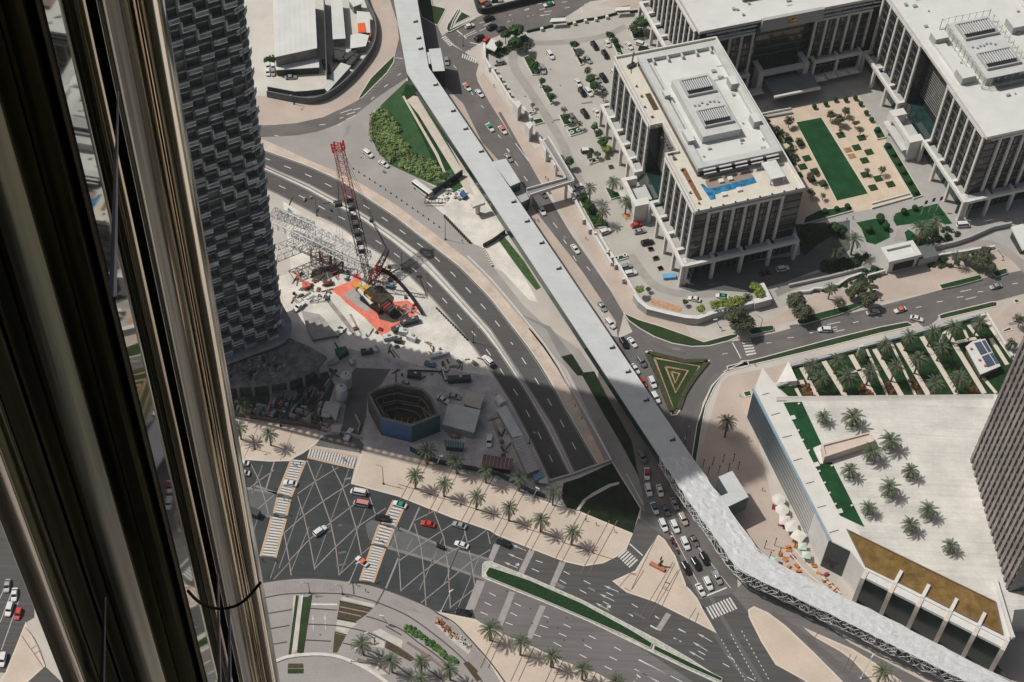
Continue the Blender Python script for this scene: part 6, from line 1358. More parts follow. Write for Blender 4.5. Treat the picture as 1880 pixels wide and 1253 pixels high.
for i,(x,y) in enumerate(((710,300),(1310,205),(1585,75))):
    q=MB(); c=G('T4',x,y,5); q.box(z_(c,0),1.6,.7,5.4,BW); tag(q.obj('white_pylon',M['stone']),['left','middle','right'][i]+' slim white pylon on the palm garden wall','pylon','garden pylons')
sp=empty('solar_pavilion',G('T4',1600,380,0),'white pavilion with blue solar panels on its roof at the end of the palm garden','pavilion')
blk(sp,'roof','T4','1460,300 1510,262 1600,243 1712,440 1568,500',3.4,3.0,M['roofw'],M['stone']); blk(sp,'wall','T4','1475,310 1520,275 1600,255 1700,440 1575,490',3.0,0,M['stone'],mat('dark_timber',(.12,.09,.07),.8,var=.3))  # wall sides in one dark timber brown
for i,s in enumerate(('1520,275 1568,262 1620,345 1570,362','1575,260 1600,252 1648,335 1625,343','1575,372 1628,352 1675,430 1620,450','1632,350 1655,343 1705,420 1680,428')):
    q=MB(); q.flat(L('T4',s,3.5),3.5); q.obj('solar_panel',mat('solar_blue',(.07,.09,.13),.3,spec=.6),sp)
for x,y in ((1500,320),(1560,400),(1600,440)):
    q=MB(); q.box(G('T4',x,y,3.4),.8,.6,.6,BW); q.obj('roof_seat',M['salmon'],sp)
# ---- forecourt beds, plus left bottom
sheets('forecourt_grass',M['lawnd'],[('U1','462,418 487,422 425,905 400,912'),('U1','520,432 560,430 600,405 525,898 470,888'),('U1','820,460 1095,520 1085,535 820,475'),('U1','800,600 955,632 960,645 800,615'),('U1','780,715 880,740 875,750 780,725'),('U1','395,1022 528,1022 525,1060 395,1062')],.06)
sheets('brown_bed',M['bedbr'],[('U1','822,476 1082,536 1030,585 958,632 802,600'),('U1','780,728 872,752 800,890 765,888'),('U1','398,978 522,978 525,1018 395,1018'),('U1','1205,795 1260,820 1450,945 1400,962 1190,845'),('U1','1845,990 1880,960 1960,1040 1930,1080'),('U2','205,890 240,880 345,1010 310,1030')],.06)
b=MB(); b.strip(L('U1','822,510 1060,560',.07),.3); b.strip(L('U1','815,550 1000,590',.07),.3); struct('bed_rows',b,M['pinkl'])
sheets('terracotta_strip',mat('mauve_edging',(.22,.16,.14),.9),[('U1','1380,793 1560,905 1700,1030 1680,1035 1540,925 1370,815'),('U1','965,930 1150,985 1240,1060 1230,1075 1130,1000 965,970')],.06)
clump('bright_hedge','U1','1370,668 1430,685 1560,780 1790,965 1770,985 1650,905 1480,770 1352,710',.1,.7,130,M['hedgel'],'curved band of bright green shrubs in the forecourt',8,.3,cat='hedge')
clump('flowers','U1','640,700 690,700 690,770 640,760',.1,.2,1,M['hedgel'],None,9,.2,'stuff')
# raised letters in the flower bed: reddish at first, pale later
b=MB(); rr=random.Random(5); line=smooth(L('X1','275,480 400,600 520,730 640,830 780,900 900,1000 1010,1100',.1),5)
for i,p in enumerate(line):
    mi=0 if i<12 else (1 if i<20 else 2)
    for k in range(3):
        c=p+Vector((rr.uniform(-.8,.8),rr.uniform(-.8,.8),0)); b.box(c,rr.uniform(.2,.45),rr.uniform(.5,1.2),.35,rr.uniform(-.6,.9),mi)
struct('flower_strip',b,[mat('rust_flowers',(.36,.15,.07),.9),mat('tan_flowers',(.40,.31,.20),.9),M['kerb']])
# ================================================================ STREET LAMPS
def mast(f,x0,y0,x1,y1,h,label,r=.16):
    a=G(f,x0,y0,0); b_=G(f,x1,y1,h); o=empty('street_lamp',a,label,'street lamp','slanting white street lamps')
    q=MB(); q.tube([a,b_],r,8,r1=r*.6); q.obj('pole',M['wsteel'],o); d=(b_-a); d.z=0; d=d.normalized() if d.length>.1 else Vector((1,0,0))
    q=MB(); q.box(b_-Vector((0,0,.1)),1.5,.35,.16,ANG(d)); q.obj('lamp_head',M['wsteel'],o); q=MB(); q.box(a,.7,.7,.35); q.obj('base',M['stoneg'],o)
for f,x0,y0,x1,y1,h,l in (('U1',900,318,972,150,9,'slanting white lamp at the forecourt edge under the right zebra'),('U1',1655,552,1737,380,9,'slanting white lamp at the forecourt edge near the black saloon'),('U1',908,970,965,850,7,'slanting white lamp by the tall forecourt palm'),('U1',1225,660,1165,585,5,'short white lamp leaning left in the forecourt'),('U1',1100,765,1033,728,5,'short white lamp leaning left above the tall forecourt palm'),
 ('T6',560,1232,628,1100,9,'slanting white lamp beside the bottom palm'),('U2',1488,1040,1522,988,6,'slanting white lamp at the bottom frame edge'),('S5',98,955,132,878,6,'white lamp in front of the shaded back palms, left'),('T8',625,410,657,342,6,'white lamp in front of the shaded back palms, right'),
 ('T1',895,1095,862,1038,5,'white lamp leaning left under the forecourt wall'),('T2',465,920,435,868,5,'white lamp leaning left beside a slim street palm'),('T2',715,940,675,872,5,'white lamp leaning left below the gatehouse'),('T2',1690,610,1645,552,5,'white lamp leaning left far right of the gatehouse'),('T7',1450,125,1475,65,6,'white lamp at the left end of the site hoarding')):
    mast(f,x0,y0,x1,y1,h,l)
def lamp(f,x,y,h,label,m_=M['dark'],arm=(1,0)):
    a=G(f,x,y,0); o=empty('lamp_post',a,label,'lamp post','upright lamp posts'); t=z_(a,h); am=Vector((arm[0],arm[1],0)).normalized()
    q=MB(); q.tube([a,t],.13,7,r1=.08); q.obj('pole',m_,o); q=MB(); q.tube([t-Vector((0,0,.1)),t+am*1.6+Vector((0,0,.25))],.06,5); q.obj('arm',m_,o)
    q=MB(); q.box(t+am*1.9+Vector((0,0,.15)),.8,.35,.14,ANG(am)); q.obj('lamp_head',M['steel'],o); q=MB(); q.box(a,.6,.6,.4); q.obj('base',M['dark'],o)
for f,x,y,h,l in (('S4',1360,1115,10,'tall lamp post on the beige pavement beside the right zebra'),('S4',515,640,9,'lamp post at the hoarding above the left pavement'),('S4',305,830,8,'lamp post on the left pavement between two palms'),('S2',455,790,9,'lamp post on the lower kerb of the highway near the tower'),('S2',1510,985,10,'tall lamp post on the sandy highway verge'),
 ('S2',560,1180,8,'lamp post beside the white steel truss'),('S2',1155,1230,9,'lamp post on the lower highway kerb below the crane'),('S3',1740,800,9,'lamp post on the lower highway kerb by the site'),('S5',860,780,8,'lamp post leaning over the shaded highway'),('T3',705,1140,7,'lamp post at the curved slip road end'),
 ('T3',1235,230,6,'dark post with a banner left of the small zebra'),('T3',1322,205,6,'dark post with a banner right of the small zebra'),('R4',375,800,6,'lamp post at the curved yard wall'),('X4',940,530,6,'lamp post at the island between two zebras'),('T2',345,1060,7,'lamp post on the left hedge strip of the east road'),('T2',560,1010,7,'second lamp post on the left hedge strip of the east road'),
 ('U1',575,400,6,'thin lamp post at the top arc of the forecourt'),('U1',845,410,5,'thin lamp post at the right of the top arc'),('T2',150,1110,7,'first lamp post at the west end of the hedge strip')): lamp(f,x,y,h,l,arm=(math.cos(x),math.sin(x)))
for i,(x,y) in enumerate(((1040,190),(1100,170),(1160,160))):
    a=G('T2',x,y+90,0); o=empty('flagpole',a,f'{ORD[i]} flagpole from the left above the roundabout','flagpole','roundabout flagpoles'); q=MB(); q.tube([a,z_(a,8)],.09,6); q.obj('pole',M['wsteel'],o); q=MB(); q.wallstrip([z_(a,5.6),z_(a,5.6)+Vector((1.1,.4,0))],.05,2.0); q.obj('flag',mat('navy_flag',(.03,.04,.07),.8),o)
# ================================================================ CAFE TERRACE
def parasol(f,x,y,n,r_,col,label,rot=0):
    c=z_(G(f,x,y,2.6),0); o=empty('parasol',c,label,'parasol','cafe parasols'); q=MB()
    k=[c+Vector((math.cos(rot+2*math.pi*i/n)*r_,math.sin(rot+2*math.pi*i/n)*r_,2.35)) for i in range(n)]; t=z_(c,3.0)
    for i in range(n): q.face([k[i],k[(i+1)%n],t]); q.face([z_(k[i],2.15),z_(k[(i+1)%n],2.15),k[(i+1)%n],k[i]])
    q.obj('canopy',col,o); q=MB(); q.tube([c,z_(c,2.95)],.05,6); q.obj('pole',M['dark'],o); q=MB(); q.box(c,.7,.7,.12); q.obj('base',M['dark'],o)
mint=mat('mint_canvas',(.50,.60,.52),.85,var=.05)
for x,y,n,r_,cl,l,rt in ((1170,487,8,2.3,M['sail'],'upper round white parasol of the cafe',.39),(1195,565,8,2.3,M['sail'],'lower round white parasol of the cafe',.39),(1215,645,4,2.5,M['sail'],'first square white parasol below the round ones',.7),(1265,690,4,2.9,M['sail'],'second square white parasol below the round ones',.9),(1320,765,4,2.9,M['sail'],'third square white parasol below the round ones',.2),
 (1350,845,4,1.9,mint,'pale mint parasol nearest the wall, upper',.75),(1380,912,4,1.9,mint,'pale mint parasol nearest the wall, lower',.75),(1135,950,4,1.9,mint,'pale mint parasol next to the walkway',.6)): parasol('T5',x,y,n,r_,cl,l,rt)
rr=random.Random(9); seats=[(1245,880),(1215,950),(1240,1005),(1310,995),(1320,1035),(1440,1000),(1480,1055),(1520,1105),(1570,1150),(1610,1185),(1240,850),(1275,930),(1300,840),(1185,685),(1130,545),(1285,800),(1175,905),(1530,1060)]
sofa=[]
for mi_,mm in enumerate((mat('orange_cushion',(.52,.20,.06),.85,var=.1),mat('red_cushion',(.33,.05,.06),.85,var=.1))):
    sofa.append((mm,))
def seatmesh(mm):
    q=MB(); q.box((0,0,0),1.7,.8,.42); q2=MB(); q2.box((0,-.45,0),1.7,.2,.8); return q.mesh('seat',mm),q2.mesh('backrest',mm)
SM=[seatmesh(s[0]) for s in sofa]
for i,(x,y) in enumerate(seats):
    c=z_(G('T5',x,y,.4),0.02); o=empty('cafe_sofa',c,f'{ORD[i]} cushioned seat of the cafe terrace between parasols and mall wall' if i else 'uppermost orange cushioned seat of the cafe terrace','sofa','cafe sofas',rr.uniform(0,6.28),False)
    for k,m_ in zip(('seat','backrest'),SM[1 if i in(11,13,14,17) else 0]):
        ob=bpy.data.objects.new(k,m_); C.objects.link(ob); ob.parent=o
b=MB(); b.wallstrip(smooth(L('T5','1250,900 1330,1000 1420,1090 1560,1190 1630,1235',0),3),.35,.5); b.wallstrip(smooth(L('T5','1290,880 1400,1000 1520,1110 1640,1215',0),3),.35,.5); tag(b.obj('terrace_planters',M['stone']),'curved pale planter lines across the cafe terrace','planter')
for i,(x,y) in enumerate(((1058,865),(1135,845),(1095,950),(1170,920),(585,245),(660,225),(738,205),(818,200),(855,262),(780,275),(705,290),(625,300))):
    a=z_(G('T5',x,y,0),0); o=empty('light_column',a,f'{ORD[i]} slim dark light column on the plaza right of the walkway','light column','plaza light columns'); q=MB(); q.tube([a,z_(a,4.2)],.12,6); q.obj('pole',M['dark'],o); q=MB(); q.box(z_(a,4.2),.4,.4,.25); q.obj('cap',M['dark'],o)
# low monument on the triangular pavement
mo=empty('monument',G('T8',1650,1000,0),'dark sculpture on a red oval plinth on the triangular pavement','monument')
q=MB(); q.box(z_(G('T8',1640,995,0),.14),5.2,1.3,.8,math.radians(-28)); q.obj('plinth',M['terra'],mo); q=MB(); c=z_(G('T8',1662,985,0),.9); q.tube([c,c+Vector((.3,.1,1.6)),c+Vector((-.1,.3,2.8)),c+Vector((.2,.6,4.2))],.75,7,r1=.12); q.tube([c+Vector((0,.1,1.4)),c+Vector((.9,.5,2.3))],.3,6,r1=.1); q.obj('figure',M['dark'],mo)
# ================================================================ YARD AT THE TOP
def shed(f,s,h,label,mt=M['roofw'],ms=mat('corrugated_grey',(.22,.21,.20),.8,var=.3,scale=.5),cat='shed',ridge=None,group=None,name='shed'):
    o=empty(name,z_(L(f,s,h)[0],0),label,cat,group); p=[Vector((q.x,q.y,0)) for q in L(f,s,h)]
    q=MB(); q.prism(offs(p,.35),0,h-.25); q.obj('wall',ms,o)
    q=MB(); q.prism(p,h-.25,h,0,0,True); q.obj('roof',mt,o)
    if len(p)==4:
        q=MB(); d=p[3]-p[2]; 
        for i in range(1,8):
            a=p[0].lerp(p[1],i/8); b_=p[3].lerp(p[2],i/8); q.box(z_((a+b_)/2,h),(b_-a).length-.3,.08,.06,ANG(b_-a))
        q.obj('roof_seams',mat('seam_metal',(.56,.57,.55),.7),o)
    return o
shed('R4','212,-70 532,-70 552,370 225,440',9,'largest white warehouse roof in the fenced yard',ms=mat('warehouse_cladding',(.24,.22,.205),.8,var=.3,scale=.3),cat='warehouse',name='warehouse')
shed('R4','600,-70 605,-70 628,560 622,560',7,'narrow dark cladded strip right of the warehouse',mt=mat('slate_strip',(.10,.11,.10),.8),ms=M['dark'])
shed('Y5','232,738 760,712 765,818 240,850',3.6,'long low white shed with dark green front below the warehouse',ms=mat('dark_green_front',(.012,.035,.030),.5))
shed('Y5','905,-20 1040,-20 1085,468 930,478',4.5,'long white shed right of the warehouse'); shed('Y5','1110,-10 1270,-10 1285,45 1180,85',4,'small white shed at the top of the yard')
shed('Y5','1220,135 1375,150 1385,400 1225,390',3.5,'white shed with an orange tarpaulin near the curved wall'); pblock('tarpaulin','Y5','1228,285 1315,275 1335,395 1235,398',3.75,M['orange'],M['orange'],'orange tarpaulin laid on a white shed roof','tarpaulin',3.52)
b=MB(); b.wallstrip(L('Y5','1240,402 1370,405 1395,440 1385,510',0),.6,3.0); tag(b.obj('orange_sheeting',M['orange']),'orange sheeting round the square white shed corner','sheeting')
shed('Y5','1145,425 1250,405 1370,430 1330,560 1140,590',3.5,'square white shed behind the dark trucks'); shed('Y5','1030,760 1150,800 870,1110 805,1045',3.2,'slanted white shed along the curved yard wall')
b=MB(); b.wallstrip(smooth(L('R4','170,745 380,785 520,795 650,750 810,622 965,425 1005,290 992,170 940,60 900,-60',0),4),.5,3.2); tag(b.obj('yard_wall',mat('slate_hoarding',(.13,.135,.145),.8,var=.15)),'long curved slate grey hoarding around the yard','hoarding')
b=MB(); b.wallstrip(L('R4','175,702 380,740 480,735 640,715',0),.4,2.4); tag(b.obj('yard_fence',mat('dark_green_fence',(.02,.04,.035),.7)),'dark green fence inside the curved yard hoarding','fence')
def truck(f,x1,y1,x2,y2,col,label,L_=7.5,group='trucks in the yard'):
    p,q=G(f,x1,y1,1.2),G(f,x2,y2,1.2); c=(p+q)/2; o=empty('truck',(c.x,c.y,.03),label,'truck',group,ANG(q-p),False); h=L_/2
    b=MB(); loft(b,[csec(h-2.0,1.15,.6,2.5,.2),csec(h-.4,1.15,.6,2.4,.2),csec(h,1.1,.6,1.6,.2)]); b.obj('cab',col,o); b=MB(); b.box((h-.35,0,1.6),.5,1.9,.7); b.obj('windscreen',CGL,o)
    b=MB(); b.box((-1.1,0,.9),L_-2.3,2.3,1.5); b.obj('cargo_body',M['dark'],o); b=MB(); b.box((0,0,.55),L_-.6,.9,.35); b.obj('chassis',M['black'],o)
    for s in (-h+1,-h+2.3,h-1.2):
        for e in (-1,1): b=MB(); b.tube([(s,e*1.0-.15,.5),(s,e*1.0+.15,.5)],.5,10); b.obj('wheel',M['black'],o)
for i,(x1,y1,x2,y2) in enumerate(((960,730,985,600),(1030,740,1050,620),(1090,720,1190,640),(1130,790,1220,690))): truck('Y5',x1,y1,x2,y2,[M['dark'],mat('teal_truck',(.04,.09,.09),.6),M['dark'],M['dark']][i],f'{ORD[i]} dark truck from the left behind the slanted shed')
clump('yard_hedge','Y5','120,720 390,690 395,710 130,750',.0,1.6,22,M['hedge'],'row of dark shrubs above the low yard shed',12,.4,cat='hedge')
# compound at the top centre
q=MB(); q.wallstrip(smooth(L('X4','1060,-60 1100,90 1150,160 1300,135 1600,60 1880,0 2300,-90',0),3),.8,3.0); tag(q.obj('hoarding',mat('green_black_hoarding',(.02,.035,.03),.7)),'dark hoarding around the compound at the top centre','hoarding')
rr=random.Random(4)
for i in range(9):
    c=G('X4',1140+i*28,30+rr.uniform(-25,60)-i*4,0); b=MB(); b.box(z_(c,0),rr.uniform(1.5,3),rr.uniform(1,2.2),rr.uniform(.7,1.6),rr.random()*3); tag(b.obj('crate',[M['wsteel'],M['terra'],M['hedge'],M['dark']][i%4]),'jumbled crate stored behind the dark top centre hoarding','crate','crates in the top compound')

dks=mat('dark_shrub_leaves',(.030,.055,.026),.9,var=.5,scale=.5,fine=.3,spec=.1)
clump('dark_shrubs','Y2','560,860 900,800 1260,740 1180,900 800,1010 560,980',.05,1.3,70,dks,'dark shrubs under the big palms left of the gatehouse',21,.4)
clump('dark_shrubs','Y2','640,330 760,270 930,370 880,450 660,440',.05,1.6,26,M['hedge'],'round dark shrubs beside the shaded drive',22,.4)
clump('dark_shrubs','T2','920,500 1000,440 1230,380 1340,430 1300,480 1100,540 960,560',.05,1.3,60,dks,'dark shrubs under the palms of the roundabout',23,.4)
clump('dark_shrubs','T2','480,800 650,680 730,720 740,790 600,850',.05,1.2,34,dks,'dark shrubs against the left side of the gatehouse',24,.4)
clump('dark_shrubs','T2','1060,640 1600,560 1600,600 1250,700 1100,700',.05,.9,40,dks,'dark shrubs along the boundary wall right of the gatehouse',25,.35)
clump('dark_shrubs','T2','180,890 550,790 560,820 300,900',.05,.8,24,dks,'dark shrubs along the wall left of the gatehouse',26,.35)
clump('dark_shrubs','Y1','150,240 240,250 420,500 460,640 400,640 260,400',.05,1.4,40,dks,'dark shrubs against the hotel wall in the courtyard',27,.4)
clump('dark_shrubs','R5','190,385 290,375 430,270 520,300 360,400 270,445',.4,1.2,46,M['leaf'],'green shrubs filling the guardhouse bed',28,.4)

sheets('shaded_drive',mat('shade_dark_asphalt',(.10,.108,.105),.85,var=.15,scale=.1,fine=.06,streak=(BW,.12)),[('T1','590,800 610,700 860,640 1490,560 1480,330 1700,330 1859,300 1859,520 1700,640 1400,755 1240,800 1130,840 1010,830 830,820 700,835')],.058)  # dark asphalt, with the hotel's shadow also painted into tone and outline
sheets('lower_lane',mat('grey_lane',(.24,.23,.215),.85,var=.12,scale=.1,fine=.06),[('T2','-120,880 60,780 300,720 640,650 640,700 480,745 250,800 60,860 -100,930')],.0585)
sheets('bed_ground',M['lawnd'],[('Y2','150,270 640,240 720,360 700,470 540,560 300,760 235,520'),('Y2','560,860 900,800 1260,740 1180,900 800,1010 560,980')],.062)
b=MB(); b.strip(smooth(L('R5','520,330 420,370 385,440 400,530 500,680 620,860 740,1060 830,1253 900,1400',.03),5),3.6); b.strip(smooth(L('R5','500,330 700,330 900,310 1100,270 1250,200',.033),5),3.0); b.strip(smooth(L('T1','230,560 330,700 420,790 560,840 760,850 900,840',.036),5),3.4)
struct('drive_lane',b,mat('worn_concrete_lane',(.33,.315,.285),.9,var=.14,scale=.15,fine=.06))
b=MB(); b.strip(smooth(L('T3','420,300 560,370 720,405 880,400 1050,360 1300,310 1600,245 1880,180',.032),5),1.6); b.strip(smooth(L('T3','1130,420 980,520 860,640 780,800 740,1000 720,1200',.0325),5),1.6); b.strip(smooth(L('T3','1000,440 900,560 800,700 740,850 700,1050',.033),5),1.2)
b.strip(smooth(L('S6','180,-60 330,170 470,420 620,680 780,920 950,1160 1100,1400',.0335),4),1.5); b.strip(smooth(L('S6','300,-60 430,170 580,440 730,700 880,950 1050,1200',.034),4),1.2); b.strip(smooth(L('T2','0,1170 400,1090 900,990 1400,870 1858,760',.0345),4),1.4)
b.strip(smooth(L('U3','420,290 560,520 700,760 850,951',.0445),4),1.3); b.strip(smooth(L('U3','520,250 640,470 780,700 930,951',.045),4),1.3); b.strip(smooth(L('U3','1000,480 1180,600 1350,740 1500,870 1600,951',.0455),4),2.4)
struct('tyre_polish',b,mat('polished_asphalt',(.125,.12,.117),.75,var=.12,scale=.1,fine=.06))
# patches and manholes
rr=random.Random(55); b=MB()
for f,x0,y0,x1,y1,n_,an in (('T7',480,150,900,850,9,.3),('U2',250,300,1300,900,16,2.65),('U2',700,100,1800,700,12,2.65),('T3',300,360,1000,420,4,0),('S6',150,100,900,1100,10,2.0),('T2',100,1000,1800,1200,8,.3),('S2',700,250,1200,560,6,2.5),('F',960,110,1160,260,8,.3)):
    for i in range(n_):
        c=G(f,rr.uniform(x0,x1),rr.uniform(y0,y1),.066); q_=rr.random()
        if q_<.6: n=10; b.face([c+Vector((math.cos(2*math.pi*k/n),math.sin(2*math.pi*k/n),0))*.33 for k in range(n)],0)
        else:
            u=Vector((math.cos(an),math.sin(an),0))*rr.uniform(.6,2.4); v=Vector((-u.y,u.x,0)).normalized()*rr.uniform(.25,.6); b.face([c-u-v,c+u-v,c+u+v,c-u+v],1 if q_<.85 else 2)
struct('road_repairs',b,[M['ring'],mat('fresh_patch',(.135,.13,.126),.9,var=.1),mat('pale_patch',(.205,.195,.19),.9,var=.1)])

sheets('corner_road',M['blvn'],[('X3','-300,-200 260,-200 260,760 195,800 45,1180 -300,1180'),('X3','205,1253 345,1135 520,1300 200,1340')],.068)  # darker asphalt stands in for the shade on this corner
b=MB()
for t in ('100,540 0,800','140,640 10,1010','60,480 -40,700'): b.strip(L('X3',t,.072),.3)
struct('corner_road_lines',b,M['faint'])
# canvas awnings in front of the back office arcade
for i,(x,y) in enumerate(((1205,670),(1300,645),(1395,625),(1490,605),(660,785),(590,800))):
    c=z_(G('V6',x,y,3.4),0); o=empty('awning',c,f'{ORD[i]} pale square awning in the shaded strip before the back office','awning','square awnings of the courtyard')
    k=[c+B3*(sx*2.3)+A3*(sy*1.9) for sx,sy in ((-1,-1),(1,-1),(1,1),(-1,1))]; q=MB(); t=z_(c,3.7)
    for j in range(4): q.face([z_(k[j],3.1),z_(k[(j+1)%4],3.1),t])
    q.obj('canopy',M['sail'],o); q=MB(); q.tube([c,z_(c,3.6)],.07,6); q.obj('pole',M['dark'],o)
# roof plant on the blank white roofs
def roofkit(par,b0,b1,a0,a1,z,n_,seed):
    rg=random.Random(seed)
    for i in range(n_):
        bb,aa=rg.uniform(b0,b1),rg.uniform(a0,a1); k=rg.random()
        if k<.45: q=MB(); q.box(ab(bb,aa,z),rg.uniform(.8,1.8),rg.uniform(.7,1.3),rg.uniform(.5,1.1),BW); q.obj('condenser',M['steel'],par)
        elif k<.75: q=MB(); q.tube([ab(bb,aa,z+.25),ab(bb+rg.uniform(2,7),aa,z+.25)],.11,6); q.obj('pipe',M['stoneg'],par)
        else: q=MB(); q.tube([ab(bb,aa,z),ab(bb,aa,z+.5)],.35,10); q.obj('vent_cap',M['stoneg'],par)
roofkit(ro,321,349,352,369,39.65,12,1); roofkit(ro,336,349,380,430,39.65,12,2); roofkit(ro,308,316,384,430,39.65,8,3); roofkit(bo,232,300,438,446,35.05,14,4); roofkit(ho,203,229,366,375,37.05,9,5); roofkit(ho,222,227,378,420,37.05,7,6)

lawn([('T2','55,1118 100,1088 400,1012 575,962 592,992 400,1068 130,1142 72,1148'),('T2','1185,835 1300,805 1515,752 1525,790 1350,838 1210,868'),('T2','1605,730 1720,702 1728,742 1640,772'),('T1','1105,1110 1150,1095 1290,1080 1300,1115 1130,1150')],M['hedge'],'hedge_strip',.7,.12,each=('%s clipped hedge strip from the far end of the east road pavement','hedge','hedge strips of the east road'))
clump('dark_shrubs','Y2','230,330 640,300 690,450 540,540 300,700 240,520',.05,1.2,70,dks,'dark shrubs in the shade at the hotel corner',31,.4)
clump('dark_shrubs','S6','950,640 1000,625 1190,850 1185,875 1080,880',.5,.9,46,M['leaf'],'green shrubs filling the long palm bed of the car park',32,.35)
for i,(x,y,s_) in enumerate(((500,890,.7),(1460,640,.7),(1400,620,.55),(1560,560,.6),(660,860,.55))): tree('big','T2',x,y,f'{ORD[i]} extra shade tree in the mixed row along the east road wall','shade trees of the east road',s_)
# ================================================================ BUILDING SITE
# faceted pit building wrapped in blue hoarding
pt=empty('octagonal_shaft',z_(G('S4',1520,560,0),0),'open octagonal concrete shaft wrapped in blue hoarding on the site','shaft')
ZO=9.5; oc=[Vector((p.x,p.y,0)) for p in L('S4','1228,375 1300,325 1470,285 1690,330 1760,400 1825,545 1590,637 1335,575',ZO)]; oc=ccw(oc)
inn=offs(oc,.8); q=MB(); q.ring(oc,inn,ZO-.4,ZO,0); q.obj('rim',mat('rim_steel',(.19,.18,.155),.8,var=.3,scale=.4),pt)
for i in range(len(oc)):
    a,b_=oc[i],oc[(i+1)%len(oc)]; m_=(a+b_)/2; c=sum(oc,Vector())/len(oc); q=MB(); q.face([(a.x,a.y,0),(b_.x,b_.y,0),(b_.x,b_.y,ZO-.4),(a.x,a.y,ZO-.4)]); ii=inn[i]; jj=inn[(i+1)%len(inn)]; q.face([(jj.x,jj.y,0),(ii.x,ii.y,0),(ii.x,ii.y,ZO-.4),(jj.x,jj.y,ZO-.4)],1)
    nd=(m_-c).normalized(); q.obj('hoarding_panel',[M['blue'] if nd.dot(Vector((-.3,-.954,0)))>.93 else (M['teal'] if nd.dot(Vector((.5,-.866,0)))>.85 else mat('shaft_brown',(.10,.09,.075),.9,var=.4,scale=.5)),mat('pit_wall',(.13,.115,.095),.95,var=.3,scale=.3)],pt)
for k,(d_,zz) in enumerate(((2.0,7.2),(3.2,4.8),(4.5,2.2))):
    o2=offs(oc,d_); o3=offs(oc,d_+.4); q=MB(); q.ring(o2,o3,zz-.4,zz,0); q.obj('ring_beam',mat('wet_concrete',(.15,.138,.118),.9,var=.3),pt)
q=MB(); q.flat(offs(oc,1.2),.08); q.obj('pit_floor',mat('pit_mud',(.05,.042,.034),.95,var=.4),pt)
q=MB(); cen=sum(oc,Vector())/8
for i in range(6): q.beam(cen+Vector((-5+i*2,-6,.6)),cen+Vector((-5+i*2.2,-1,1.6)),.2)
q.obj('formwork',M['concs'],pt)
# platform mats, slab, spoil and painted shade
sheets('red_mats',mat('red_floor',(.72,.19,.13),.85,var=.18,scale=.35,fine=.2),[('S3','562,365 745,292 762,235 815,248 830,340 900,400 1000,440 1100,468 1200,455 1290,520 1250,585 1120,660 992,752 940,690 840,590 700,480 640,420')],.03)
sheets('mat_slab',mat('dusty_slab',(.36,.34,.32),.9,var=.2,scale=.3),[('S3','665,410 765,345 870,450 895,570 800,510')],.05)
sheets('track_mark',mat('soil_track',(.30,.28,.25),.95,var=.3),[('S3','360,490 560,440 720,640 800,760 770,760 690,660 540,470'),('S3','720,570 740,565 830,740 820,750'),('S5','530,560 560,550 690,860 650,880')],.028)
sheets('spoil_and_shade',mat('spoil_and_shade',(.07,.06,.05),.95,var=.4,scale=.4,fine=.3),[('S3','900,350 980,330 1090,430 1080,480 960,460'),('S3','950,560 1050,520 1190,530 1215,600 1080,640 970,610'),('S3','420,200 560,170 690,220 500,300 400,270'),('S4','90,400 500,280 900,190 960,300 860,600 500,590 100,530')],.055)  # first two patches paint the dark shading around the crane base
# ---- big lattice boom crane
cr=empty('crawler_crane',z_(G('S3',930,480,0),0),'tall red tipped lattice boom crane standing on the red mats','crane')
ft=G('S3',890,330,3.0); tp_=G('X5',128,95,46.0)
def lattice(par,name,a,b_,w0,w1,m_,t0=0,t1=1,bays=12,r_=.12,cross=True):
    d=(b_-a).normalized(); u=d.cross(Vector((0,1,0))).normalized(); v=d.cross(u).normalized(); q=MB()
    def crn(t,s1,s2): w_=(w0+(w1-w0)*t)/2; return a.lerp(b_,t)+u*s1*w_+v*s2*w_
    S=[(-1,-1),(1,-1),(1,1),(-1,1)]
    for s in S: q.beam(crn(t0,*s),crn(t1,*s),r_*1.6)
    for i in range(bays):
        ta=t0+(t1-t0)*i/bays; tb=t0+(t1-t0)*(i+1)/bays
        for k in range(4):
            s,s_=S[k],S[(k+1)%4]; q.beam(crn(ta,*s),crn(ta,*s_),r_); 
            q.beam(crn(ta,*s),crn(tb,*s_),r_) if i%2 else q.beam(crn(ta,*s_),crn(tb,*s),r_)
    return q.obj(name,m_,par)
lattice(cr,'boom_section',ft,tp_,1.6,3.2,M['dark'],0,.22,5); lattice(cr,'boom_section',ft,tp_,3.0,3.2,M['dark'],.22,.62,9,.15); lattice(cr,'boom_section',ft,tp_,3.2,3.0,M['redst'],.62,.94,8,.13); lattice(cr,'boom_head',ft,tp_,3.0,3.4,mat('bright_red_steel',(.50,.035,.035),.5),.94,1.0,2,.3)
for t in (.24,.30,.36,.42,.48,.54,.60): 
    q=MB(); c=ft.lerp(tp_,t); q.box(c-Vector((0,0,.9)),2.5,.6,1.9,.2); q.obj('boom_panel',M['dark'],cr)
m0=G('S3',900,300,3.5); m1=G('S3',1035,45,20); lattice(cr,'back_mast',m0,m1,2.2,1.6,M['redst'],0,.55,5,.16); lattice(cr,'back_mast',m0,m1,2.0,1.4,M['dark'],.55,1.0,4,.16)
hk=G('S2',905,830,24); q=MB(); q.tube([m1,hk],.32,6,r1=.14); q.obj('jib',M['dark'],cr); q=MB(); q.box(hk-Vector((0,0,.5)),1.4,1.0,1.1); q.obj('jib_head',M['dark'],cr)
q=MB(); q.box(G('S2',635,705,26),2.6,1.8,1.8,.2); q.obj('hook_block',M['dark'],cr)
q=MB()
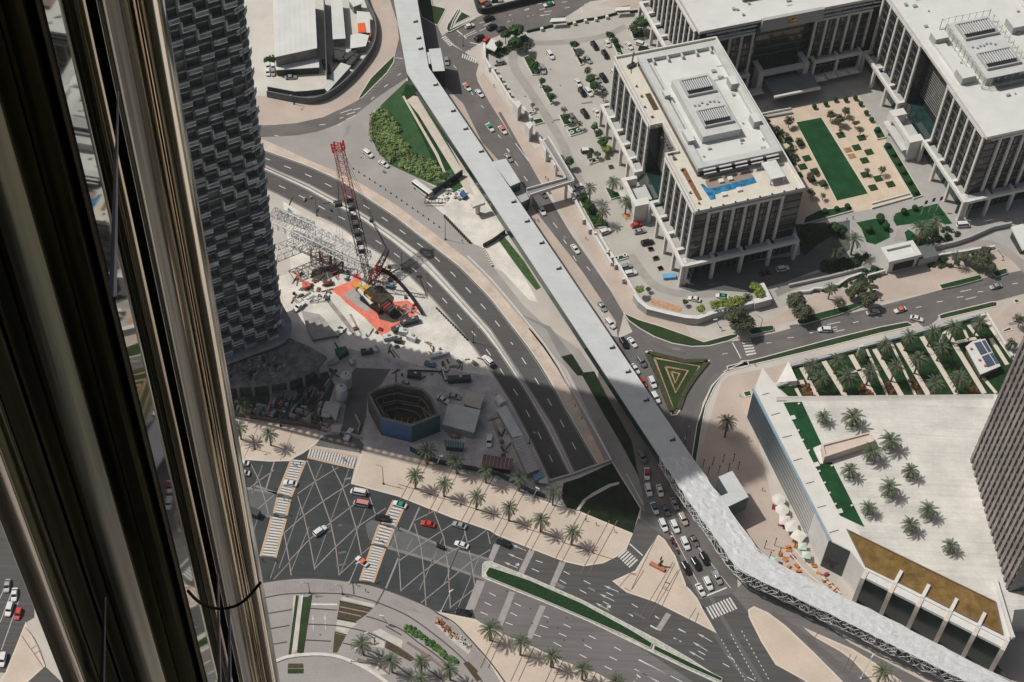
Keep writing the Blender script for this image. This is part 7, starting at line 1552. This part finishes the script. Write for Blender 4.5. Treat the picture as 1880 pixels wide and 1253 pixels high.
for dx in (-1,0,1): q.tube([G('S2',638+dx*6,730,25),z_(G('S2',640+dx*34,1010,9),9)],.045,4); q.tube([tp_+Vector((dx*.6,0,0)),G('S2',635,700,27)],.04,4); q.tube([tp_+Vector((dx,0,0)),m1],.05,4); q.tube([m1+Vector((dx*.5,0,0)),z_(G('S3',1040+dx*14,240,2),2)],.04,4)
q.obj('cables',M['black'],cr)
bs=z_(G('S3',940,470,0),0); q=MB(); q.box(z_(bs,1.6),8.5,3.6,2.2,math.radians(-40)); q.obj('machine_deck',mat('yellow_black_machine',(.045,.035,.022),.7,var=.9,scale=1.2),cr)
for s in (-1,1): 
    q=MB(); q.box(bs+Vector((s*2.6*math.cos(math.radians(50)),s*2.6*math.sin(math.radians(50)),0)),9.5,1.4,1.6,math.radians(-40)); q.obj('track',M['black'],cr)
q=MB(); q.box(bs+Vector((-3.5,3.4,1.8)),1.8,1.8,2.4,math.radians(-40)); q.obj('cab',M['yellow'],cr)
for i in range(5): q=MB(); q.box(bs+Vector((2.6+i*.9,-2.6-i*.75,1.6)),.8,3.2,1.9,math.radians(-40)); q.obj('counterweight',[M['orange'],M['dark'],M['maroon'] if 'maroon' in M else M['redst'],M['dark'],M['dark']][i],cr)
# small wheeled crane lying beside it
tc=empty('mobile_crane',z_(G('S3',820,380,0),0),'yellow and white mobile crane parked on the grey slab of the red mats','crane'); an_=ANG(G('S3',930,500,0)-G('S3',770,310,0)); c=z_(G('S3',850,410,1),0)
q=MB(); q.box(z_(c,.8),11,2.4,1.2,an_); q.obj('chassis',M['wsteel'],tc); q=MB(); q.box(z_(G('S3',785,335,2),1.3),2.2,2.3,1.4,an_); q.obj('cab',M['yellow'],tc); q=MB(); q.tube([z_(G('S3',800,330,3),3),z_(G('S3',900,450,3),3.2)],.45,6); q.obj('boom',M['yellow'],tc)
for s in (-4,-1.3,1.5,4):
    for e in (-1.05,1.05): q=MB(); p=c+Vector((math.cos(an_)*s-math.sin(an_)*e,math.sin(an_)*s+math.cos(an_)*e,.5)); sd=Vector((-math.sin(an_),math.cos(an_),0))*.18; q.tube([p-sd,p+sd],.5,10); q.obj('wheel',M['black'],tc)
# white steel box truss being erected
tr_=empty('steel_truss',z_(G('S2',300,1000,0),0),'white steel lattice truss under construction beside the tower','truss')
def boxtruss(a,b_,w_,h,n,m_,nm='truss_span'):
    d=(b_-a).normalized(); s=Vector((-d.y,d.x,0))*(w_/2); q=MB(); L_=[]
    for i in range(n+1):
        p=a.lerp(b_,i/n); L_.append([p+s,p-s,p-s+Vector((0,0,h)),p+s+Vector((0,0,h))])
    for i in range(n+1):
        for k in range(4): q.beam(L_[i][k],L_[i][(k+1)%4],.24)
        if i<n:
            for k in range(4): q.beam(L_[i][k],L_[i+1][k],.38); q.beam(L_[i][k],L_[i+1][(k+1)%4],.22)
    q.obj(nm,m_,tr_)
boxtruss(z_(G('S2',120,835,8),8),z_(G('S2',860,1180,8),8),6.5,3.2,13,M['wsteel']); boxtruss(z_(G('S2',110,1130,8),8),z_(G('S2',470,985,8),8),5.0,3.2,6,M['wsteel']); boxtruss(z_(G('S2',100,780,8),8.3),z_(G('S2',420,900,8),8.3),3.0,2.2,6,M['steel'])
tw2=empty('support_tower',z_(G('S2',490,1130,0),0),'rusty red scaffold tower holding up the white truss','scaffold')
def scaf(par,c,w_,h,m_,n=4):
    q=MB(); S=[(-1,-1),(1,-1),(1,1),(-1,1)]
    for k in range(4): q.beam(c+Vector((S[k][0]*w_,S[k][1]*w_,0)),c+Vector((S[k][0]*w_,S[k][1]*w_,h)),.2)
    for i in range(n):
        for k in range(4):
            a=S[k];b_=S[(k+1)%4]; q.beam(c+Vector((a[0]*w_,a[1]*w_,h*i/n)),c+Vector((b_[0]*w_,b_[1]*w_,h*(i+1)/n)),.12); q.beam(c+Vector((a[0]*w_,a[1]*w_,h*(i+1)/n)),c+Vector((b_[0]*w_,b_[1]*w_,h*(i+1)/n)),.12)
    q.obj('scaffold_frame',m_,par)
rust=mat('rusty_steel',(.16,.055,.035),.8,var=.3); scaf(tw2,z_(G('S2',450,1180,0),0),1.6,7.8,rust); scaf(tw2,z_(G('S2',540,1210,0),0),1.6,7.8,rust); scaf(tw2,z_(G('S2',640,1230,0),0),1.4,7.8,M['dark'])
# arm machine with red boom
def arm(f,x0,y0,x1,y1,m_,label,z1=3.5):
    a=z_(G(f,x0,y0,.5),0); o=empty('boom_lift',a,label,'lift machine'); q=MB(); q.box(a+Vector((0,0,.4)),2.6,2.0,1.4,.5); q.obj('body',m_,o)
    q=MB(); q.beam(z_(a,1.8),G(f,x1,y1,z1),.55); q.obj('boom',m_,o)
    for dx in(-.9,.9):
        for dy in (-.9,.9): q=MB(); q.tube([a+Vector((dx,dy-.12,.4)),a+Vector((dx,dy+.12,.4))],.4,8); q.obj('wheel',M['black'],o)
arm('S3',370,345,260,215,M['salmon'],'salmon red boom lift beside the concrete tower'); arm('S3',640,880,600,800,mat('green_machine',(.01,.20,.12),.5),'bright green machine in the shaded part of the site',4)
pblock('equipment_box','S3','615,860 690,830 715,870 640,915',2.4,mat('green_canvas',(.015,.13,.08),.6),M['dark'],'green covered equipment box next to the green machine','equipment')
# cabins, sheds, silos, containers on the gravel
cab=mat('cabin_wall',(.33,.32,.30),.8,var=.15)
shed('S5','192,450 457,505 405,692 143,622',4.5,'big pale square site shed with a stained roof',mt=M['roofg'],ms=cab); shed('S5','350,345 492,382 455,497 313,455',3.2,'beige flat cabin behind the big site shed',mt=mat('beige_roof',(.50,.47,.40),.8,var=.1),ms=cab)
shed('S5','588,500 668,468 805,712 722,732',3.4,'pale long arched shed along the highway wall, upper',mt=M['roofg'],ms=cab); shed('S5','712,745 805,716 948,992 838,1030',3.4,'corrugated grey shed along the highway wall, lower',mt=mat('dull_pink_grey_roof',(.37,.34,.325),.8,var=.12,tile=(math.radians(30),40,1.2,.12,.2)),ms=cab)
shed('S5','482,870 725,905 712,1000 465,962',3.0,'dull red roofed site shed near the back palms',mt=mat('dull_red_roof',(.17,.095,.085),.85,var=.15),ms=mat('dark_wall',(.06,.05,.05),.9)); shed('S5','160,750 325,775 320,822 165,805',2.8,'teal container below the big site shed',mt=mat('teal_container',(.06,.13,.145),.6),ms=M['teal'],cat='container',name='container')
shed('S4','882,432 1010,445 970,592 900,520 850,520',3.0,'white site cabin below the silos',mt=mat('chalky_roof',(.45,.44,.42),.85,var=.12),ms=cab); shed('S4','935,628 1012,632 1005,690 932,682',2.6,'small cream cabin by the site gate',mt=mat('chalky_cream',(.47,.44,.38),.85),ms=cab); shed('S4','850,520 925,525 920,565 850,560',2.6,'tiny white container beside the site cabin',mt=M['roofg'],ms=cab,cat='container',name='container')
shed('S5','880,1040 955,1010 985,1050 905,1095',2.6,'blue tarpaulin cabin at the corner by the portal',mt=mat('azure_tarp',(.05,.19,.33),.6),ms=cab); shed('S5','955,1035 1000,1060 1010,1110 930,1100',2.2,'white box beside the blue tarpaulin cabin',mt=M['roofg'],ms=cab)
for i,(x,y) in enumerate(((1052,222),(1013,325))):
    c=z_(G('S4',x,y,7),0); o=empty('silo',c,['upper','lower'][i]+' white cement silo on the shaded site','silo','cement silos'); q=MB(); q.tube([z_(c,1.5),z_(c,7)],1.9,18); q.obj('drum',mat('chalk_silo',(.55,.55,.53),.6,var=.1),o); q=MB(); q.tube([z_(c,7),z_(c,8.0)],1.9,18,r1=.3); q.obj('cone_roof',MATS['chalk_silo'],o); q=MB(); q.tube([z_(c,8.0),z_(c,8.5)],.25,8); q.obj('vent',M['dark'],o)
    q=MB(); [q.tube([c+Vector((dx,dy,0)),c+Vector((dx,dy,1.6))],.15,6) for dx in(-1.2,1.2) for dy in(-1.2,1.2)]; q.obj('legs',M['dark'],o)
tn=empty('water_tank',z_(G('S5',622,430,1),0),'white rounded tank at the head of the arched shed','tank'); q=MB(); a,b_=G('S5',600,405,1.6),G('S5',645,460,1.6); q.tube([a,b_],1.6,14); q.obj('barrel',M['wsteel'],tn); q=MB(); q.box(z_((a+b_)/2,0),2.6,1.8,.8,ANG(b_-a)); q.obj('cradle',M['dark'],tn)
rr=random.Random(21); cols=[mat('faded_terracotta',(.22,.12,.08),.9),mat('dusty_white',(.38,.38,.36),.8),mat('steel_blue_sheet',(.10,.17,.24),.7),M['concs'],mat('timber',(.24,.17,.10),.9,var=.2),mat('teal_bin',(.05,.12,.115),.7),M['dark'],mat('dull_red',(.20,.06,.045),.8),mat('pallet_grey',(.25,.25,.24),.9)]
cn=['terracotta','white','steel blue','pale grey','timber brown','teal','black','deep red','mid grey']
n=0
for i in range(95):
    x=rr.uniform(110,930); y=rr.uniform(max(250,560-(x-100)*.35),min(610,500+x*.14))
    if 850<x and 420<y: continue
    k=rr.randrange(9); c=z_(G('S4',x,y,.5),0); b=MB(); ln_b=rr.uniform(1.2,4.2); a_=math.radians(rr.choice((75,-15,80,70)))
    wd=rr.uniform(.6,1.6); hh=rr.uniform(.5,1.6)
    b.box(c,ln_b,wd,hh,a_); b.box(z_(c,hh+.0)+Vector((.1,.1,.0)),ln_b*.7,wd*.6,hh*.35,a_+.08); o=b.obj('material_stack',cols[k]); tag(o,f'{cn[k]} stack of building material in the shaded site yard left of the silos','material stack','stacks of building material'); n+=1
for i in range(16):   # rebar and plank rows
    x=430+i*14; b=MB(); a,b_=G('S4',x,340+R.uniform(-12,8),.4),G('S4',x+R.uniform(-8,8),420+R.uniform(-8,12),.4); b.beam(z_(a,.3),z_(b_,.3),.5); tag(b.obj('girder',M['concs']),'one of the parallel pale girders laid in a row on the shaded site','girder','row of girders')
for i in range(22):
    x=1215+i*14.5; b=MB(); c=z_(G('S3',x,1022+i*.6,.5),0); b.box(c,.35,.9,1.0,.3,1,0); tag(b.obj('barrier_block',[M['wsteel'],M['black']]),'white and black barrier block in the row across the gravel','barrier','barrier row across the gravel')
for i in range(6): b=MB(); c=z_(G('S3',1492+i*4,1045+i*13,.5),0); b.box(c,.6,.6,1.0,.3,1,0); tag(b.obj('barrier_block',[M['wsteel'],M['black']]),'white and black barrier block where the barrier row turns down','barrier','turned end of the barrier row')
eq=[('S3',1000,750,1070,735,2,'white'),('S3',1075,690,1140,660,2,'dark'),('S3',1130,690,1200,700,2.4,'white'),('S3',1180,620,1290,590,2.2,'dark'),('S3',1200,730,1270,760,2.2,'white'),('S3',1090,760,1150,770,2,'dark'),('S3',1150,640,1180,620,2,'dark'),('S3',1530,1090,1720,1080,2.5,'dark'),('S3',1200,1050,1310,1060,2.0,'dark'),('S3',1385,905,1530,870,1.6,'white'),('S3',815,870,910,860,1.6,'dark'),('S3',920,820,950,860,2,'white'),('S3',735,935,760,960,1.8,'white'),('S3',1340,960,1430,985,1.0,'blue'),('S3',1150,1125,1210,1140,1.2,'blue'),('S3',1030,320,1090,335,1.2,'blue'),('S3',510,305,580,290,1.6,'red')]
for i,(f,x1,y1,x2,y2,h,cc_) in enumerate(eq):
    a,b_=G(f,x1,y1,h),G(f,x2,y2,h); c=z_((a+b_)/2,0); o=empty('site_machine',c,f'{ORD[i]} low {cc_} piece of plant on the site counted from the red mats outward','machine','low plant on the site'); mm={'white':M['wsteel'],'dark':M['dark'],'blue':MATS['steel_blue_sheet'],'red':rust}[cc_]
    q=MB(); ang=ANG(b_-a); q.box(z_(c,.35),(b_-a).length,2.0,h-.5,ang); q.obj('body',mm,o); q=MB(); q.box(z_(c,0),(b_-a).length*.8,1.6,.35,ang); q.obj('skid',M['black'],o); q=MB(); q.box(z_(c,h-.15)+Vector((.4,.2,0)),1.0,.8,.5,ang); q.obj('hatch',M['steel'],o)
# concrete block slab beside tower, fence lines, hoardings
pblock('stone_platform','S3','330,540 480,570 620,740 420,780 380,700',1.2,MATS['dusty_slab'],M['concd'],'grey concrete platform next to the tower foot','platform')
wallobj('site_fence','S3','978,212 1050,250 1120,310 1200,400 1260,480 1320,580',.3,2.4,M['black'],'curved black fence between the red mats and the highway','fence')
wallobj('site_hoarding','S4','-100,520 80,545 240,570 500,612 700,640 850,672',.3,2.4,mat('brown_hoarding',(.10,.085,.07),.9,var=.3,scale=.4),'dark brown hoarding behind the left beige pavement','hoarding')
wallobj('site_hoarding','S5','-120,840 0,905 100,945 280,985 430,1010 600,1045 860,1185 1000,1235',.3,2.4,mat('blue_black_hoarding',(.03,.045,.06),.7,var=.5,scale=.25),'dark blue hoarding behind the palm pavement','hoarding')
wallobj('site_hoarding','S2','1358,650 1500,560 1650,458',.4,3.0,mat('navy_hoarding',(.02,.025,.04),.6),'black hoarding closing the end of the park lawn','hoarding')
wallobj('park_fence','S6','165,1050 240,1010 345,935',.3,2.0,M['dark'],'dark fence at the top of the strip lawn beside the walkway','fence')
wallobj('gate','S4','1000,700 1090,720 1180,745',.4,1.6,M['stoneg'],'pale concrete barrier across the shaded side road','barrier')
wallobj('corridor_wall','S4','1130,560 1170,640 1150,700',.4,1.6,M['stoneg'],'short concrete wall beside the blue shaft','wall')
i=0
for k in range(17):
    x=755+k*44; y=400+k*28+(k*k)*.12; b=MB(); c=z_(G('S2',x,y,.4),0); b.tube([c,z_(c,.9)],.28,8,r1=.1); tag(b.obj('traffic_bollard',M['dark']),'small dark bollard in the line between highway verge and apron','bollard','bollards along the apron')
for k in range(15):
    x=1505+k*14.5; y=795+k*15; b=MB(); c=z_(G('S2',x,y,.4),0); b.box(c,.7,.7,1.1,.4); tag(b.obj('fence_block',M['dark']),'dark block in the slanting row on the sandy site by the walkway','block','blocks on the sandy site')
for k in range(9):
    b=MB(); c=z_(G('S6',165+k*9,1060+k*17,.4),0); b.box(c,.8,.6,.9,.4); tag(b.obj('concrete_block',M['kerb']),'pale concrete block in the curved row beside the slip road','block','blocks beside the slip road')
for k in range(14):
    b=MB(); c=z_(G('S3',1440+k*19,520+k*19.5,.4),0); b.box(c,.5,.5,.8,.6); tag(b.obj('marker_post',M['dark']),'dark marker in the line along the highway kerb by the site','marker','markers along the kerb')
pd_=empty('spoil_trestle',z_(G('S2',1410,670,0),0),'black steel trestle in front of the long white bus','trestle'); q=MB()
for i in range(6): q.beam(z_(G('S2',1340+i*28,665,1),0),z_(G('S2',1350+i*28,660,1),1.8),.25)
q.beam(z_(G('S2',1335,655,1),1.8),z_(G('S2',1490,665,1),1.8),.35); q.beam(z_(G('S2',1335,690,1),1.0),z_(G('S2',1490,690,1),1.0),.3); q.obj('frame',M['black'],pd_)
pblock('blue_cart','S2','1630,600 1660,575 1690,620 1660,640',1.5,mat('royal_blue',(.04,.10,.28),.6),M['dark'],'royal blue cart on the rubble beside the walkway','cart')
ps=empty('concrete_pier',z_(G('S2',1770,720,0),0),'freshly cast T shaped concrete pier on the sandy site by the walkway','pier'); q=MB(); c=z_(G('S2',1775,770,0),0); q.tube([c,z_(c,4.6)],.9,14,r1=1.0); q.obj('shaft',M['kerb'],ps); q=MB(); q.box(z_(c,4.6),5.0,2.2,1.1,.5); q.obj('cap',M['kerb'],ps)
rr=random.Random(31)
for i in range(26):
    c=z_(G('S2',rr.uniform(1480,1700),rr.uniform(560,670),0),0); b=MB(); b.box(c,rr.uniform(.5,1.4),rr.uniform(.4,1.2),rr.uniform(.3,.8),rr.random()*3); tag(b.obj('rubble_block',[M['kerb'],M['stoneg'],M['concd']][i%3]),'rubble block on the heap beside the black hoarding','rubble','rubble heap')
# ================================================================ PEOPLE
def person_mesh(seed,top,bot,stride=.18):
    bm=bmesh.new(); sk=bm.verts.layers.skin.verify(); r=random.Random(seed)
    def V(x,y,z,rx,ry=None): v=bm.verts.new((x,y,z)); v[sk].radius=(rx,ry or rx); return v
    pel=V(0,0,.95,.15,.12); pel[sk].use_root=True; wa=V(0,0,1.12,.13,.10); ch=V(.01,0,1.34,.17,.12); nk=V(.02,0,1.50,.06); hd=V(.03,0,1.62,.095,.11); ht=V(.03,0,1.72,.085,.09)
    for a,b in ((pel,wa),(wa,ch),(ch,nk),(nk,hd),(hd,ht)): bm.edges.new((a,b))
    for s in (-1,1):
        hp=V(0,s*.09,.88,.09); kn=V(s*stride*.6,s*.09,.50,.065); an=V(s*stride,s*.09,.09,.045); to=V(s*stride+.14,s*.10,.05,.04)
        for a,b in ((pel,hp),(hp,kn),(kn,an),(an,to)): bm.edges.new((a,b))
        sh=V(0,s*.20,1.40,.06); el=V(-s*stride*.4,s*.25,1.13,.042); wr=V(-s*stride*.6+.06,s*.24,.90,.033); ha=V(-s*stride*.6+.08,s*.24,.82,.04,.02)
        for a,b in ((ch,sh),(sh,el),(el,wr),(wr,ha)): bm.edges.new((a,b))
    me=bpy.data.meshes.new('person'); bm.to_mesh(me); bm.free()
    o=bpy.data.objects.new('tmp',me); C.objects.link(o); o.modifiers.new('s','SKIN'); m2=o.modifiers.new('b','SUBSURF'); m2.levels=1
    dg=bpy.context.evaluated_depsgraph_get(); out=bpy.data.meshes.new_from_object(o.evaluated_get(dg)); bpy.data.objects.remove(o)
    skin=mat('skin',(.30,.17,.11),.7,var=0,fine=0); hair=mat('dark_hair',(.015,.012,.010),.8,var=0,fine=0)
    out.materials.clear()
    for m_ in (top,bot,skin,hair): out.materials.append(m_)
    for p in out.polygons:
        z=p.center.z; y=abs(p.center.y); p.material_index= 3 if z>1.66 else 2 if (z>1.47 or (y>.2 and z<1.1)) else (0 if z>.98 else 1)
    out.name='person'; return out
clo=dict(dark=mat('navy_cloth',(.02,.025,.04),.9,var=0,fine=0),white=mat('white_cloth',(.6,.6,.58),.9,var=0,fine=0),blue=mat('blue_cloth',(.06,.12,.22),.9,var=0,fine=0),red=mat('red_cloth',(.35,.05,.05),.9,var=0,fine=0),black=mat('black_cloth',(.012,.012,.014),.9,var=0,fine=0))
PM={k:person_mesh(i,clo[k[0]],clo[k[1]]) for i,k in enumerate((('dark','black'),('white','dark'),('white','white'),('red','dark'),('blue','black'),('black','black')))}
def person(f,x,y,k,lab,z=.02):
    c=G(f,x,y,z+.9); o=bpy.data.objects.new('person',PM[k]); C.objects.link(o); o.location=(c.x,c.y,z); o.rotation_euler=(0,0,R.uniform(0,6.28)); tag(o,lab,'person','pedestrians')
pp=[('S6',680,475,('dark','black'),'pedestrian in dark clothes on the pavement just above the link footbridge, left',.14),('S6',700,490,('red','dark'),'pedestrian in a red top on the pavement just above the link footbridge, right',.14),('S6',1010,970,('black','black'),'pedestrian in black walking on the pink pavement below the link footbridge',.02),('T1',365,985,('black','black'),'pedestrian in black on the pink pavement under the forecourt wall',.02),
 ('Y2',960,190,('black','black'),'left pedestrian in black on the shaded edge of the courtyard path',.03),('Y2',1055,165,('dark','black'),'right pedestrian in navy on the courtyard path',.03),('Y4',245,510,('black','black'),'pedestrian in black by the upper car park wall',.02),('T3',1160,740,('white','dark'),'pedestrian in a white top beside the small square lawn',.02),('T3',1280,485,('dark','black'),'pedestrian in navy at the lower end of the small zebra',.02),
 ('T7',450,120,('white','dark'),'leftmost pedestrian in a white top on the left zebra, upper end',.08),('T7',475,130,('blue','black'),'pedestrian in blue on the left zebra, upper end',.08),('T7',500,118,('dark','black'),'pedestrian in navy at the upper end of the left zebra',.08),('T7',385,365,('dark','black'),'pedestrian in navy on the beige refuge of the left zebra',.08),('T7',415,375,('white','white'),'pedestrian all in white on the refuge of the left zebra',.08),('T7',345,485,('black','black'),'pedestrian in black at the lower refuge edge of the left zebra',.08),
 ('T7',420,470,('blue','black'),'pedestrian in blue at the lower right refuge edge of the left zebra',.08),('T7',800,85,('dark','black'),'pedestrian in navy near the right end of the top zebra',.08),('T7',815,95,('white','dark'),'pedestrian in a white top near the right end of the top zebra',.08),('T7',1050,645,('dark','black'),'pedestrian in navy on the refuge of the right zebra',.08),('T7',1075,665,('blue','black'),'pedestrian in blue on the refuge of the right zebra',.08),
 ('T7',1100,550,('white','dark'),'pedestrian in a white top at the top of the right refuge',.08),('T7',1185,575,('black','black'),'pedestrian in black at the median right of the right zebra',.06),('T7',235,790,('black','black'),'pedestrian in black at the foot of the left zebra',.06),('T7',320,790,('red','dark'),'pedestrian in a red top at the foot of the left zebra',.06),('U1',1035,375,('dark','black'),'pedestrian in navy on the forecourt arc below the right zebra',.06),('U1',960,325,('black','black'),'pedestrian in black on the forecourt arc below the right zebra',.06),
 ('T7',905,30,('white','dark'),'pedestrian in a white top at the kerb beside the top zebra',.15),('T7',935,15,('black','black'),'pedestrian in black at the kerb beside the top zebra',.15),('T8',1055,600,('dark','black'),'left pedestrian in navy on the beige pavement near the grass',.15),('T8',1140,635,('black','black'),'pedestrian in black on the beige pavement near the grass',.15),('T8',1290,690,('red','dark'),'pedestrian in a red top by the kerb opening near the grass',.15),('U3',415,280,('black','black'),'pedestrian in black on the triangular pavement by the queue',.15),
 ('U3',530,430,('dark','black'),'pedestrian in navy waiting at the big lower zebra',.15),('T5',1045,410,('black','black'),'pedestrian in black on the shaded plaza beside the mall',.02),('S5',1235,470,('black','black'),'worker in black in the shaded planting of the cutting verge, upper',-1.5),('S5',1290,570,('dark','black'),'worker in navy in the shaded planting of the cutting verge, lower',-2.5)]
for f,x,y,k,l,z in pp: person(f,x,y,k,l,z)
cc2=empty('cycle_cart',z_(G('T7',1480,700,0),0),'small black cart crossing the grey median','cart'); q=MB(); q.box(z_(G('T7',1478,708,0),.3),2.6,1.1,.9,math.radians(-22)); q.obj('body',M['black'],cc2); q=MB(); q.box(z_(G('T7',1455,685,0),.9),.6,.6,1.0,.2); q.obj('seat',M['dark'],cc2)
# orange lorry cut by the gold columns
truck('T7',195,472,118,440,mat('vivid_orange',(.66,.10,.03),.5),'vivid orange lorry emerging behind the gold columns',6.0,None)

# extra clutter across the sunlit soil and the gravel
rr=random.Random(77)
zones=[('S3',250,330,560,480,26),('S3',230,230,420,340,10),('S3',420,170,720,300,20),('S3',850,180,1100,330,22),('S3',1100,420,1280,560,12),('S3',620,640,980,760,10),('S3',1040,800,1500,900,10),('S3',1400,930,1800,1040,16),('S2',200,640,640,760,8),('S4',640,120,980,240,16),('S4',1440,180,1860,250,10),('S5',560,540,700,900,12),('S5',200,640,420,760,8),('S4',780,560,1000,690,12)]
wh=['near the concrete tower foot','beside the boom lift','under the white truss','behind the crane','inside the curved black fence','at the front edge of the red mats','on the pale soil by the highway','around the barrier row','on the soil above the truss','at the head of the silos','behind the blue shaft','along the arched shed','beside the teal container','around the site cabins']
for zi,(f,x0,y0,x1,y1,n_) in enumerate(zones):
    for i in range(n_):
        k=rr.randrange(9); c=z_(G(f,rr.uniform(x0,x1),rr.uniform(y0,y1),.3),0.03); b=MB(); ty=rr.random(); a_=rr.random()*3.1
        if ty<.35: d=Vector((math.cos(a_),math.sin(a_),0))*rr.uniform(.8,2.2); b.tube([z_(c-d,.25),z_(c+d,.25)],rr.uniform(.12,.28),6); nm='pipe'
        elif ty<.75: b.box(c,rr.uniform(.6,2.2),rr.uniform(.4,1.3),rr.uniform(.3,1.1),a_); b.box(z_(c,.9),.5,.3,.3,a_); nm='pallet'
        else: b.box(c,rr.uniform(1.5,3.5),.35,.3,a_); b.box(c+Vector((.2,.6,0)),rr.uniform(1.2,3),.3,.3,a_+.1); nm='planks'
        tag(b.obj(nm,cols[k]),f'{cn[k]} {nm} lying loose '+wh[zi],nm,'loose materials on the site')

for i in range(26):
    a_=2*math.pi*i/26; d=Vector((math.cos(a_),math.sin(a_),0)); 
    if i%3==0:
        q=MB(); q.beam(z_(cen+d*6.0,1.2),z_(cen+d*7.2,7.0),.18); q.obj('strut',M['concs'],pt)
for i in range(70):
    c=z_(G('S4',R.uniform(60,560),R.uniform(80,240),9),9.03); b=MB(); b.box(c,R.uniform(.5,2.4),R.uniform(.3,1.2),R.uniform(.2,.9),R.random()*3)
    tag(b.obj('debris_stack',[cols[8],cols[4],cols[3],cols[1],M['dark']][i%5]),['mid grey','timber brown','pale grey','dusty white','black'][i%5]+' heap of formwork on the podium slab round the tower foot','formwork','formwork heaps on the podium')
# ---------------------------------------------------------------- unseen air volume added to lift the blacks over the whole place
hz=MB(); hz.box((0,0,-8),9000,9000,480,0); ho_=hz.obj('black_lift_haze',[],org=(0,0,0)); ho_['kind']='stuff'
hm=bpy.data.materials.new('black_lift_air'); hm.use_nodes=True; n_=hm.node_tree; n_.nodes.remove(n_.nodes['Principled BSDF']); pv=n_.nodes.new('ShaderNodeVolumePrincipled')
pv.inputs['Color'].default_value=(.90,.95,.93,1); pv.inputs['Density'].default_value=4.5e-5; n_.links.new(pv.outputs[0],n_.nodes['Material Output'].inputs['Volume']); ho_.data.materials.append(hm)
# ---------------------------------------------------------------- tidy up
for o in EMP:
    if '_o' in o: del o['_o']
